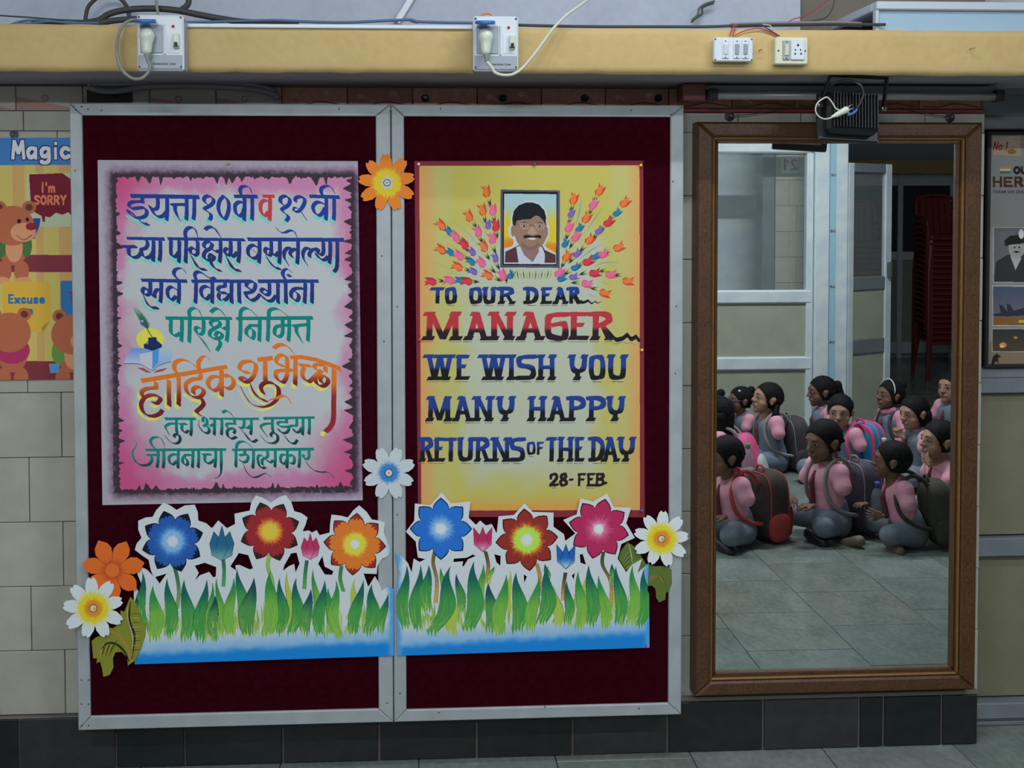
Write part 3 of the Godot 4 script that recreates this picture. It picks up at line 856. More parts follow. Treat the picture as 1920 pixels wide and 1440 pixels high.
	for k in 14:
		var gx := 962.0 + k * 5.2
		cv.stroke(PackedVector2Array([Vector2(gx, 523), Vector2(gx + (gx - 995) * 0.06, 518), Vector2(gx + (gx - 995) * 0.14, 508 + absf(k - 7.0) * -0.4)]), Vector2(2.6, 0.4), 0.8, pc(150, 152, 66) if k % 2 else pc(40, 70, 54), pc(120, 130, 60) if k % 2 else pc(40, 70, 54), 510, 520, 3)
	for st in [[310, 540, 450, 640, 560, 760, 635, 905], [220, 790, 320, 830, 410, 905], [100, 1020, 170, 1045, 250, 1080], [245, 1140, 320, 1145, 400, 1165], [590, 450, 660, 570, 710, 720], [680, 290, 720, 390, 740, 440]]:
		cv.stroke(pts(Vector2(800, 330), 6.26, st), Vector2(0.9, 0.5), 0.7, pc(86, 128, 146), pc(86, 128, 146), 0, 1, 3)
	for st in [[565, 240, 540, 420, 495, 590], [820, 375, 720, 500, 610, 675], [795, 800, 680, 870, 555, 965], [990, 1018, 850, 1015, 700, 1060], [800, 1240, 890, 1280], [640, 1385, 740, 1430]]:
		cv.stroke(pts(Vector2(1000, 330), 6.26, st), Vector2(1.6, 0.9), 0.9, pc(64, 122, 152), pc(64, 122, 152), 0, 1, 3)
	# painted portrait in a painted frame
	var o2 := Vector2(930, 345)
	var s2 := 8.73
	cv.fill(pts(o2, s2, [75, 90, 1045, 105, 1040, 1370, 70, 1365]), pc(70, 70, 84))
	cv.fill(pts(o2, s2, [112, 122, 1005, 132, 1000, 1330, 108, 1325]), pc(22, 24, 30))
	cv.fade(pts(o2, s2, [132, 158, 990, 166, 985, 1312, 128, 1305]), pc(138, 166, 170), pc(182, 162, 44), 378, 425)
	cv.fade(pts(o2, s2, [132, 800, 280, 900, 330, 1000, 132, 1060]), pc(182, 162, 44), pc(184, 108, 36), 440, 456)
	cv.fade(pts(o2, s2, [985, 960, 840, 930, 800, 1010, 985, 1130]), pc(182, 162, 44), pc(184, 112, 36), 448, 462)
	var halo := [130, 1050, 260, 1020, 290, 960, 280, 900, 215, 860, 200, 720, 240, 660, 240, 560, 280, 430, 370, 330, 480, 275, 590, 268, 700, 300, 790, 380, 835, 480, 840, 640, 875, 700, 860, 880, 820, 960, 800, 1010, 860, 1080, 985, 1130, 985, 1312, 128, 1305]
	cv.fill(pts(o2, s2, halo), pc(166, 170, 174))
	cv.fill(pts(o2, s2, [150, 1110, 330, 1020, 420, 980, 760, 1010, 800, 1080, 975, 1160, 975, 1290, 148, 1282]), pc(74, 44, 52))
	cv.fill(pts(o2, s2, [330, 1030, 420, 1000, 720, 1010, 760, 1040, 800, 1150, 795, 1290, 370, 1285]), pc(160, 168, 176))
	cv.fill(pts(o2, s2, [390, 1010, 700, 1030, 700, 1110, 600, 1280, 460, 1160]), pc(122, 92, 92))
	cv.disc(o2 + Vector2(275, 770) / s2, 3.4, 10.5, pc(126, 96, 80))
	cv.disc(o2 + Vector2(825, 780) / s2, 2.6, 9.5, pc(96, 72, 66))
	cv.fill(pts(o2, s2, [300, 640, 330, 560, 500, 500, 700, 500, 800, 560, 830, 660, 835, 860, 780, 980, 680, 1060, 560, 1090, 440, 1060, 350, 960, 300, 840]), pc(128, 100, 86))
	cv.fill(pts(o2, s2, [420, 930, 480, 1000, 560, 1030, 640, 1010, 700, 930, 720, 1000, 640, 1070, 520, 1085, 430, 1030]), pc(112, 84, 76))
	cv.fill(pts(o2, s2, [268, 560, 290, 440, 370, 350, 480, 305, 590, 300, 700, 335, 790, 430, 820, 540, 812, 670, 780, 600, 700, 520, 640, 520, 560, 575, 440, 580, 340, 600, 310, 700, 272, 660]), pc(24, 28, 32))
	for e in [[460, 685, -1], [715, 690, 1]]:
		cv.fill(pts(o2, s2, [e[0] - 60, e[1] - 45, e[0], e[1] - 65, e[0] + 70, e[1] - 45, e[0], e[1] - 48]), pc(40, 32, 32))
		cv.disc(o2 + Vector2(e[0], e[1]) / s2, 4.2, 2.0, pc(150, 136, 128))
		cv.disc(o2 + Vector2(e[0], e[1]) / s2, 1.8, 1.8, pc(34, 28, 30))
		cv.stroke(pts(o2, s2, [e[0] - 70, e[1] - 30, e[0], e[1] - 42, e[0] + 70, e[1] - 22, e[0] + 50, e[1] + 40, e[0] - 40, e[1] + 40, e[0] - 70, e[1] - 30]), Vector2(0.5, 0.3), 0.4, pc(168, 164, 160), pc(168, 164, 160), 0, 1)
	cv.stroke(pts(o2, s2, [300, 655, 390, 665]), Vector2(0.7, 0.5), 0.6, pc(70, 58, 54), pc(70, 58, 54), 0, 1)
	cv.stroke(pts(o2, s2, [535, 685, 580, 672, 635, 690]), Vector2(0.7, 0.5), 0.6, pc(70, 58, 54), pc(70, 58, 54), 0, 1)
	cv.fill(pts(o2, s2, [560, 700, 620, 700, 650, 760, 680, 800, 600, 835, 510, 800, 540, 750]), pc(150, 122, 106))
	cv.fill(pts(o2, s2, [440, 850, 500, 830, 600, 850, 700, 830, 745, 850, 730, 890, 660, 880, 590, 868, 520, 880, 470, 892]), pc(38, 30, 30))
	cv.fill(pts(o2, s2, [490, 890, 590, 882, 680, 890, 600, 915]), pc(184, 180, 176))
	# words
	var navy := pc(34, 54, 118)
	var black := pc(22, 24, 30)
	var shade := pc(80, 82, 84)
	var rows := [
		["TO OUR DEAr", [806, 834, 835, 856, 880, 904, 905, 930, 932, 966, 983, 1010, 1013, 1036, 1037, 1065, 1064, 1092], 539, 569, 7.4, 6.0, navy, black, 0.5],
		["MANAGER", [791, 870, 870, 918, 915, 967, 968, 1021, 1021, 1066, 1065, 1105, 1105, 1150], 585, 637, 11.5, 8.0, pc(158, 48, 56), pc(38, 26, 32), 0.62],
		["WE WISH YOU", [794, 853, 853, 881, 897, 952, 949, 969, 968, 1004, 1005, 1044, 1065, 1102, 1104, 1135, 1138, 1177], 665, 712, 9.0, 7.0, navy, black, 0.55],
		["MANY HAPPY", [798, 850, 848, 887, 885, 927, 930, 966, 988, 1026, 1026, 1063, 1062, 1098, 1099, 1136, 1136, 1172], 743, 789, 9.0, 7.0, navy, black, 0.55],
		["RETURNS", [785, 813, 813, 835, 833, 857, 857, 889, 888, 919, 919, 959, 956, 983], 820, 865, 8.2, 6.6, navy, black, 0.55],
		["OF", [988, 1004, 1005, 1020], 828, 852, 5.0, 4.2, navy, black, 0.5],
		["THE DAY", [1023, 1045, 1044, 1077, 1077, 1096, 1105, 1134, 1127, 1162, 1157, 1192], 819, 865, 8.2, 6.6, navy, black, 0.5],
		["28-FEB", [1030, 1047, 1048, 1065, 1066, 1076, 1081, 1099, 1099, 1116, 1115, 1134], 887, 911, 4.6, 4.6, pc(36, 24, 32), pc(36, 24, 32), 0.5],
	]
	for r in rows:
		var i := 0
		for ch in r[0]:
			if ch == " ":
				continue
			letter(cv, ch, r[1][i], r[1][i + 1], r[2], r[3], r[4], r[5], r[6], r[7], r[8], shade)
			i += 2
	# the long tails after DEAR and MANAGER, and the full stop
	cv.stroke(pts(Vector2(990, 520), 8.727, [780, 300, 850, 400, 905, 410, 950, 395, 985, 380, 1030, 420, 1060, 420, 1105, 390, 1130, 420, 1195, 398]), Vector2(2.4, 2.8), 3.4, black, black, 0, 1, 1)
	cv.stroke(pts(Vector2(990, 520), 8.727, [1240, 800, 1330, 900, 1430, 1010, 1500, 1010, 1570, 985, 1625, 940, 1670, 1000, 1720, 1000, 1765, 970, 1810, 1025]), Vector2(4.2, 5.2), 5.4, pc(158, 48, 56), black, 610, 625)
	cv.stroke(pts(Vector2(990, 520), 8.727, [1300, 985, 1380, 1070, 1460, 1085, 1545, 1050, 1600, 1075, 1690, 1070, 1760, 1105]), Vector2(0.8, 0.8), 1.0, shade, shade, 0, 1, 3)
	cv.fill(pts(Vector2(980, 805), 8.727, [1315, 885, 1355, 845, 1395, 870, 1355, 905]), pc(36, 24, 32))
	var st2 := surf()
	sheet(st2, cv.outline, z - 0.0015, z, cv.rect)
	tag(obj("painted_poster", st2, cv.material()), "yellow birthday poster with red border, framed portrait of a man and painted flower sprays", "poster")
# ---------------------------------------------------------------- painted card cut-outs on the boards
func with_hole(outline: PackedVector2Array, hole: PackedVector2Array) -> PackedVector2Array:
	# join a hole to the outline by a cut of hair width
	if Geometry2D.is_polygon_clockwise(hole) == Geometry2D.is_polygon_clockwise(outline):
		hole.reverse()
	var best := 1e9
	var bi := 0
	var bj := 0
	for i in outline.size():
		for j in hole.size():
			var d := outline[i].distance_squared_to(hole[j])
			if d < best:
				best = d
				bi = i
				bj = j
	var out := PackedVector2Array()
	for i in bi + 1:
		out.append(outline[i])
	for k in hole.size():
		out.append(hole[(bj + k) % hole.size()])
	var side := (hole[bj] - outline[bi]).orthogonal().normalized() * 0.06
	out.append(hole[bj] + side)
	out.append(outline[bi] + side)
	for i in range(bi + 1, outline.size()):
		out.append(outline[i])
	return out

func petal_ring(cv: Canvas, c: Vector2, r: float, rot: float, n: int, col: Color, edge: Color, tip: Color, squash: float = 1.0) -> void:
	for pass_no in 2:
		for k in n:
			var a := rot + TAU * k / n
			var px := PackedVector2Array()
			var g := 1.0 if pass_no == 0 else 0.955
			for q in [[0.0, -0.04], [0.3, -0.13], [0.5, -0.225], [0.62, -0.262], [0.72, -0.255], [0.82, -0.2], [0.92, -0.1], [1.0, 0.0], [0.92, 0.1], [0.82, 0.2], [0.72, 0.255], [0.62, 0.262], [0.5, 0.225], [0.3, 0.13], [0.0, 0.04]]:
				var v := Vector2(q[0] * g, q[1] * g) * r
				v = v.rotated(a)
				px.append(c + Vector2(v.x, v.y * squash))
			cv.fill(px, edge if pass_no == 0 else col)
			if pass_no == 1 and tip != col:
				px = PackedVector2Array()
				for q in [[0.76, -0.215], [0.82, -0.175], [0.9, -0.09], [0.955, 0.0], [0.9, 0.09], [0.82, 0.175], [0.76, 0.215], [0.82, 0.1], [0.75, 0.06], [0.84, 0.0], [0.74, -0.05], [0.81, -0.1]]:
					px.append(c + (Vector2(q[0], q[1]) * r).rotated(a))
				cv.fill(px, tip)

# loose light strokes of grass between the blades
func undergrowth(cv: Canvas, x0: float, x1: float, y0: float, y1: float) -> void:
	for k in 150:
		var u := rng.randf()
		var foot := Vector2(lerpf(x0, x1, u), lerpf(y0, y1, u) + rng.randf_range(-14.0, 12.0))
		var h := rng.randf_range(18.0, 52.0)
		cv.stroke(PackedVector2Array([foot, foot + Vector2(rng.randf_range(-3, 3), -h * 0.5), foot + Vector2(rng.randf_range(-4, 4), -h)]), Vector2(rng.randf_range(3.0, 7.0), 0.3), 1.2, [pc(128, 156, 74), pc(150, 168, 92), pc(112, 148, 70)][k % 3], pc(160, 176, 122), foot.y - 16.0, foot.y, 3)

func blades(cv: Canvas, o: Vector2, s: float, list: Array) -> void:
	for b in list:
		var tip := o + Vector2(b[0], b[1]) / s
		var foot := o + Vector2(b[2], b[3]) / s
		var wd: float = b[4] / s
		var kind: int = b[5]
		var dk: Color = [pc(22, 84, 78), pc(44, 122, 62), pc(150, 164, 66), pc(24, 66, 76)][kind]
		var md: Color = [pc(60, 132, 64), pc(104, 156, 62), pc(150, 166, 66), pc(70, 130, 66)][kind]
		var lt := pc(142, 166, 78)
		var left := PackedVector2Array()
		var right := PackedVector2Array()
		var sway := (4.5 if (int(b[0]) + int(b[2])) % 2 else -4.5) + (tip.x - foot.x) * 0.12
		var long := foot.y - tip.y
		for k in 17:
			var u := k / 16.0
			var mid := foot.lerp(tip, u) + Vector2(sway * sin(u * TAU * 0.82) * clampf(long / 90.0, 0.35, 1.2), 0)
			var half := wd * 0.56 * (0.8 + 0.3 * sin(PI * u)) * (1.0 if u < 0.35 else 1.0 - pow((u - 0.35) / 0.65, 1.5))
			left.append(mid - Vector2(half, 0))
			right.append(mid + Vector2(half, 0))
		var px := PackedVector2Array()
		for k in 17:
			px.append(left[16 - k])
		# a brushed, ragged foot
		var hairs := 7
		for k in hairs + 1:
			var u := float(k) / hairs
			px.append(left[0].lerp(right[0], u) + Vector2(0, rng.randf_range(4.0, 13.0) if k % 2 else rng.randf_range(-7.0, 0.0)))
		px.append_array(right)
		var yt := tip.y
		var yb := foot.y
		cv.fade(px, dk, md, lerpf(yt, yb, 0.18), lerpf(yt, yb, 0.6))
		# streaks of the lighter and the darker paint
		for k in 9:
			var u := rng.randf_range(0.08, 0.92)
			var i0 := rng.randi_range(0, 6)
			var line := PackedVector2Array()
			for q in range(i0, mini(i0 + rng.randi_range(4, 8), 16)):
				line.append(left[q].lerp(right[q], u))
			cv.stroke(line, Vector2(1.3, 0.2), 0.7, md if k % 3 else dk, lt, lerpf(yt, yb, 0.45), yb - 4.0, 3)
		for k in 5:
			var u := rng.randf()
			var p0 := left[0].lerp(right[0], u)
			cv.stroke(PackedVector2Array([p0 + Vector2(rng.randf_range(-2, 2), rng.randf_range(2, 12)), p0 + Vector2(0, -8), left[3].lerp(right[3], u)]), Vector2(1.5, 0.2), 0.8, md, lt, yb - 26.0, yb - 2.0, 3)
		var edge := left if int(b[2]) % 3 else right
		cv.stroke(edge.slice(1), Vector2(0.7, 0.3), 0.6, pc(20, 40, 44), pc(20, 40, 44), 0, 1, 3)

func stem_line(cv: Canvas, o: Vector2, s: float, flat: Array, c0: Color, c1: Color) -> void:
	var p := pts(o, s, flat)
	cv.stroke(p, Vector2(6.6, 0.5), 1.0, pc(30, 44, 34), pc(40, 60, 34), 0, 1)
	cv.stroke(p, Vector2(5.4, 0.4), 1.0, c0, c1, p[0].y, p[p.size() - 1].y)

func meadow_wash(cv: Canvas, foot0: float, foot1: float, x0: float, x1: float, edge_left: bool) -> void:
	var small := Image.create(160, 106, false, Image.FORMAT_RGB8)
	var white := pc(176, 182, 186)
	var sky := pc(120, 158, 206)
	var blue := pc(22, 112, 184)
	var r := cv.rect
	var ns := FastNoiseLite.new()
	ns.seed = 31
	ns.frequency = 0.03
	for y in 106:
		for x in 160:
			var u := (x + 0.5) / 160.0
			var v := (y + 0.5) / 106.0
			var px := lerpf(x0, x1, u)
			var py := lerpf(932.0, maxf(foot0, foot1), v)
			var low := lerpf(foot0, foot1, u) - py + 4.0 * ns.get_noise_2d(px, py)
			var c := blue.lerp(sky, smoothstep(8.0, 26.0, low)).lerp(white, smoothstep(20.0, 58.0, low))
			var e := minf((px - x0) if edge_left else 1e6, x1 - px)
			c = sky.lerp(blue, 0.5).lerp(c, smoothstep(2.0, 16.0, e + 5.0 * ns.get_noise_2d(py, px)))
			small.set_pixel(x, y, c)
	cv.wash(small)

func meadow_cutouts() -> void:
	var z := 0.1145
	rng.seed = 77
	var A := Vector2(110, 940)
	var sA := 4.237
	var B := Vector2(390, 920)
	var sB := 4.235
	var out := pts(A, sA, [603, 1295, 597, 672, 640, 722, 655, 650, 612, 545, 645, 518, 700, 545, 752, 598, 730, 540, 715, 465, 655, 425, 605, 385, 620, 335, 658, 290, 632, 225, 632, 155, 690, 130, 745, 125, 775, 70, 830, 12, 885, 35, 935, 70, 1000, 35, 1080, 28, 1105, 90, 1108, 155, 1170, 175, 1214, 214])
	out.append_array(pts(B, sB, [35, 295, 80, 238, 150, 300, 215, 265, 210, 185, 280, 170, 330, 160, 345, 90, 378, 40, 440, 60, 500, 95, 560, 55, 615, 35, 660, 90, 685, 165, 740, 180, 790, 215, 775, 270, 750, 325, 800, 318, 825, 335, 862, 315, 885, 355, 965, 335, 970, 260, 980, 192, 1050, 200, 1110, 215, 1150, 160, 1200, 118, 1260, 170, 1300, 230, 1360, 240, 1405, 258, 1395, 330, 1455, 480, 1430, 520, 1380, 540, 1345, 600, 1340, 662, 1235, 658, 1272, 765, 1325, 680, 1360, 740, 1380, 795, 1440, 755, 1475, 785, 1475, 1312]))
	for hole in [pts(A, sA, [765, 602, 800, 655, 858, 574]), pts(A, sA, [1080, 512, 1160, 488, 1252, 522, 1248, 600, 1225, 605, 1195, 562, 1120, 590, 1082, 632, 1112, 570]), pts(B, sB, [245, 495, 320, 512, 358, 618, 330, 628, 250, 592, 218, 594, 222, 636, 176, 604]), pts(B, sB, [660, 498, 703, 492, 727, 580, 695, 650, 684, 584, 640, 602, 594, 638, 607, 592]), pts(B, sB, [908, 520, 926, 602, 996, 640, 984, 670, 927, 668, 874, 582])]:
		out = with_hole(out, hole)
	var cv := Canvas.new(self, out, z, 1250.0, pc(176, 182, 186))
	meadow_wash(cv, 1246, 1230, 250, 738, false)
	var grass := pc(52, 110, 60)
	stem_line(cv, A, sA, [915, 500, 940, 600, 955, 720, 940, 850], pc(40, 90, 66), pc(110, 150, 70))
	stem_line(cv, B, sB, [490, 510, 475, 600, 505, 700, 525, 830], pc(126, 170, 70), pc(120, 160, 70))
	stem_line(cv, B, sB, [120, 540, 128, 640, 122, 760], pc(40, 96, 80), pc(60, 150, 80))
	stem_line(cv, B, sB, [785, 555, 772, 660, 765, 780], pc(40, 90, 74), pc(70, 150, 70))
	stem_line(cv, B, sB, [1060, 600, 1050, 700, 1075, 800], pc(44, 110, 60), pc(70, 140, 70))
	undergrowth(cv, 272, 716, 1196, 1178)
	blades(cv, B, sB, [[655, 640, 620, 1080, 50, 2], [1195, 700, 1110, 1120, 70, 2]])
	blades(cv, A, sA, [[638, 560, 690, 1000, 74, 0], [770, 670, 757, 1080, 95, 1], [885, 610, 870, 1050, 84, 0], [1020, 620, 1009, 1080, 95, 0], [1160, 620, 1130, 1090, 86, 0], [1195, 640, 1231, 1080, 50, 1], [1225, 760, 1241, 1080, 62, 3], [610, 760, 640, 890, 44, 3]])
	blades(cv, B, sB, [[85, 690, 100, 1130, 52, 1], [185, 690, 181, 1130, 76, 1], [245, 620, 270, 1020, 74, 0], [520, 640, 471, 1130, 112, 1], [350, 690, 310, 1130, 112, 3], [591, 690, 570, 1120, 74, 0], [730, 690, 661, 1120, 80, 0], [855, 620, 850, 1050, 52, 1], [805, 780, 771, 1120, 84, 3], [910, 710, 890, 1130, 84, 0], [970, 770, 971, 1120, 74, 1], [990, 710, 1040, 1150, 76, 1], [1225, 710, 1151, 1120, 84, 0], [1325, 740, 1270, 1120, 92, 0], [1421, 820, 1371, 1100, 62, 0], [40, 830, 60, 1090, 70, 3]])
	# blue flower
	var c := A + Vector2(905, 318) / sA
	petal_ring(cv, c, 59.5, -1.85, 8, pc(34, 78, 148), pc(10, 14, 24), pc(14, 20, 40))
	cv.burst(c, 24, 38, 70, pc(58, 112, 182), rng)
	cv.burst(c, 19, 28, 60, pc(112, 156, 204), rng)
	cv.burst(c, 9, 15, 30, pc(176, 184, 198), rng)
	# red flower
	c = B + Vector2(492, 325) / sB
	petal_ring(cv, c, 58, -1.9, 8, pc(134, 36, 42), pc(34, 18, 20), pc(52, 28, 28))
	cv.burst(c, 21, 31, 54, pc(198, 104, 46), rng)
	cv.burst(c, 15, 24, 44, pc(204, 168, 62), rng)
	# orange flower
	c = B + Vector2(1165, 425) / sB
	petal_ring(cv, c, 59, -1.5, 8, pc(206, 104, 40), pc(44, 18, 20), pc(130, 40, 36))
	cv.burst(c, 20, 29, 54, pc(204, 180, 62), rng)
	cv.burst(c, 7, 12, 16, pc(186, 190, 188), rng)
	# two closed tulips
	for t in [[110, 440, 44, pc(34, 88, 116), pc(96, 142, 140), pc(24, 44, 78)], [812, 460, 33, pc(160, 44, 84), pc(206, 138, 162), pc(110, 26, 58)]]:
		var tc := B + Vector2(t[0], t[1]) / sB
		for k in [-1, 1, 0]:
			var px := PackedVector2Array()
			for q in [[0.0, 0.62], [0.42, 0.4], [0.52, -0.1], [0.34, -0.62 - (0.22 if k == 0 else 0.0)], [-0.1, -0.1], [-0.2, 0.3]]:
				px.append(tc + Vector2((q[0] if k >= 0 else -q[0]) * (0.8 if k == 0 else 1.0) - (0.14 if k == 0 else 0.0), q[1]) * t[2])
			if k == 0:
				px = PackedVector2Array()
				for q in [[0.0, 0.6], [0.26, 0.1], [0.0, -0.86], [-0.26, 0.1]]:
					px.append(tc + Vector2(q[0], q[1]) * t[2])
			cv.fade(px, t[3], t[4], tc.y - 4.0, tc.y + 24.0)
			cv.stroke(px, Vector2(0.6, 0.4), 0.5, t[5], t[5], 0, 1, 0, Vector2.ZERO, -1e9, false)
	var st := surf()
	sheet(st, cv.outline, z - 0.003, z, cv.rect)
	tag(obj("meadow_cutout", st, cv.material()), "card cut-out of painted grass with dark blue, red and orange flowers", "cut-out")

	# ---- the right-hand one
	var C := Vector2(740, 910)
	var s := 4.363
	var D := Vector2(1000, 910)
	out = pts(C, s, [22, 1395, 15, 900, 35, 700, 8, 560, 60, 580, 110, 640, 138, 715, 155, 600, 205, 630, 252, 605, 190, 590, 172, 460, 92, 380, 160, 290, 165, 150, 290, 165, 385, 58, 460, 150, 620, 135, 605, 265, 665, 325, 700, 290, 745, 330, 795, 318, 835, 395, 850, 255, 975, 245, 1062, 148, 1130, 220])
	out.append_array(pts(D, s, [165, 225, 165, 340, 250, 400, 262, 458, 345, 395, 245, 285, 355, 240, 385, 110, 490, 135, 605, 68, 660, 180, 800, 185, 760, 310, 830, 430, 720, 480, 690, 600, 760, 712, 810, 650, 890, 605, 850, 720, 945, 640, 935, 860, 948, 890, 950, 1328]))
	for hole in [pts(C, s, [485, 600, 590, 592, 640, 565, 662, 580, 600, 607, 566, 662, 552, 666, 560, 624, 480, 630]), pts(C, s, [815, 563, 868, 578, 864, 660, 832, 630]), pts(C, s, [1056, 728, 1083, 746, 1060, 800]), pts(D, s, [380, 566, 404, 562, 432, 652, 386, 634]), pts(D, s, [340, 714, 331, 772, 314, 740])]:
		out = with_hole(out, hole)
	cv = Canvas.new(self, out, z, 1250.0, pc(176, 182, 186))
	meadow_wash(cv, 1230, 1214, 742, 1218, true)
	var ochre := pc(190, 140, 62)
	stem_line(cv, C, s, [325, 550, 315, 640, 345, 780, 335, 960], pc(90, 84, 52), ochre)
	stem_line(cv, C, s, [742, 540, 765, 660, 745, 800], pc(62, 66, 50), ochre)
	stem_line(cv, C, s, [1160, 640, 1185, 740, 1175, 900], pc(150, 120, 60), ochre)
	stem_line(cv, D, s, [262, 715, 245, 830, 240, 940], pc(60, 54, 48), ochre)
	stem_line(cv, D, s, [572, 545, 565, 650, 635, 800, 630, 1000], pc(70, 62, 44), ochre)
	undergrowth(cv, 762, 1206, 1176, 1164)
	blades(cv, C, s, [[240, 720, 231, 1000, 42, 2], [930, 700, 940, 1020, 52, 2], [480, 920, 470, 1200, 84, 2], [705, 640, 721, 1000, 60, 1]])
	blades(cv, C, s, [[75, 650, 91, 1140, 84, 0], [190, 650, 190, 1160, 86, 0], [260, 650, 270, 1010, 84, 0], [385, 670, 400, 900, 44, 1], [515, 720, 540, 1020, 64, 3], [680, 620, 601, 1170, 116, 0], [505, 660, 310, 1190, 116, 0], [785, 790, 780, 1170, 94, 3], [895, 730, 861, 1200, 94, 1], [1015, 710, 1000, 1170, 104, 0], [1170, 750, 1110, 1170, 84, 1], [812, 660, 770, 770, 36, 1]])
	blades(cv, D, s, [[180, 830, 201, 1130, 64, 2], [430, 710, 420, 940, 44, 2], [100, 640, 111, 780, 44, 0], [150, 660, 61, 1120, 106, 0], [290, 780, 275, 1110, 66, 0], [390, 700, 371, 1150, 84, 1], [475, 650, 470, 1120, 96, 0], [545, 735, 590, 1140, 76, 1], [650, 640, 641, 780, 44, 3], [695, 660, 700, 1120, 86, 0], [840, 650, 791, 1110, 76, 1], [935, 680, 870, 1130, 84, 0]])
	c = C + Vector2(378, 355) / s
	petal_ring(cv, c, 58.5, -1.57, 8, pc(34, 96, 176), pc(14, 30, 60), pc(34, 96, 176))
	cv.burst(c, 18, 32, 54, pc(104, 150, 204), rng)
	cv.burst(c, 9, 17, 34, pc(182, 188, 198), rng)
	c = C + Vector2(1080, 445) / s
	petal_ring(cv, c, 59, -1.66, 8, pc(126, 42, 36), pc(40, 18, 18), pc(126, 42, 36))
	cv.burst(c, 26, 40, 60, pc(186, 96, 36), rng)
	cv.burst(c, 23, 33, 54, pc(158, 192, 72), rng)
	cv.burst(c, 9, 16, 26, pc(182, 190, 188), rng)
	c = D + Vector2(535, 355) / s
	petal_ring(cv, c, 57.5, -1.36, 8, pc(156, 38, 78), pc(52, 14, 34), pc(156, 38, 78))
	cv.burst(c, 16, 34, 46, pc(182, 86, 122), rng)
	cv.burst(c, 8, 17, 20, pc(190, 192, 196), rng)
	for t in [[720, 445, 38, pc(158, 40, 80), pc(204, 142, 164), pc(100, 24, 54), 0], [265, 585, 38, pc(28, 84, 156), pc(158, 176, 200), pc(14, 34, 70), 1]]:
		var tc: Vector2 = (C if t[6] == 0 else D) + Vector2(t[0], t[1]) / s
		for k in [-1, 1, 0]:
			var px := PackedVector2Array()
			var list := [[0.0, 0.6], [0.3, 0.2], [0.0, -0.62], [-0.3, 0.2]] if k == 0 else [[0.0, 0.6], [0.42 * k, 0.25], [0.46 * k, -0.6], [0.16 * k, -0.25]]
			for q in list:
				px.append(tc + Vector2(q[0], q[1]) * t[2])
			cv.fade(px, t[3], t[4], tc.y - 2.0, tc.y + 22.0)
			px.append(px[0])
			cv.stroke(px, Vector2(0.6, 0.4), 0.5, t[5], t[5], 0, 1, 0, Vector2.ZERO, -1e9, false)
	st = surf()
	sheet(st, cv.outline, z - 0.003, z, cv.rect)
	tag(obj("meadow_cutout", st, cv.material()), "card cut-out of painted grass with bright blue, brown and crimson flowers", "cut-out")

# flowers cut out one by one: each petal ends in a small notch
func single_flower(c: Vector2, r: float, n: int, rot: float, notch: bool, z: float, base: Color, label: String, paint: Callable, squash: float = 1.0) -> void:
	var px := PackedVector2Array()
	for k in n:
		var a := rot + TAU * k / n
		var step := TAU / n
		var shape := [[0.56, -0.5], [0.74, -0.40], [0.92, -0.22], [1.0, -0.1], [0.93, 0.0], [0.99, 0.12], [0.9, 0.26], [0.72, 0.42]] if notch else [[0.5, -0.5], [0.68, -0.44], [0.84, -0.28], [1.0, 0.0], [0.84, 0.28], [0.68, 0.44]]
		for q in shape:
			var v: Vector2 = Vector2(cos(a + q[1] * step), sin(a + q[1] * step) * squash) * (r * q[0] * (1.0 + 0.03 * sin(k * 2.3)))
			px.append(c + v)
	var cv := Canvas.new(self, px, z, 1600.0, base)
	paint.call(cv)
	var st := surf()
	sheet(st, cv.outline, z - 0.003, z, cv.rect)
	tag(obj("flower_cutout", st, cv.material()), label, "cut-out")

func leaf_cutout(px: PackedVector2Array, z: float, base: Color, veins: Array, label: String) -> void:
	var cv := Canvas.new(self, px, z, 1600.0, base)
	for v in veins:
		cv.stroke(v[0], Vector2(v[2], v[2] * 0.5), v[2] * 0.7, v[1], v[1], 0, 1, v[3])
	var st := surf()
	sheet(st, cv.outline, z - 0.003, z, cv.rect)
	tag(obj("leaf_cutout", st, cv.material()), label, "cut-out")

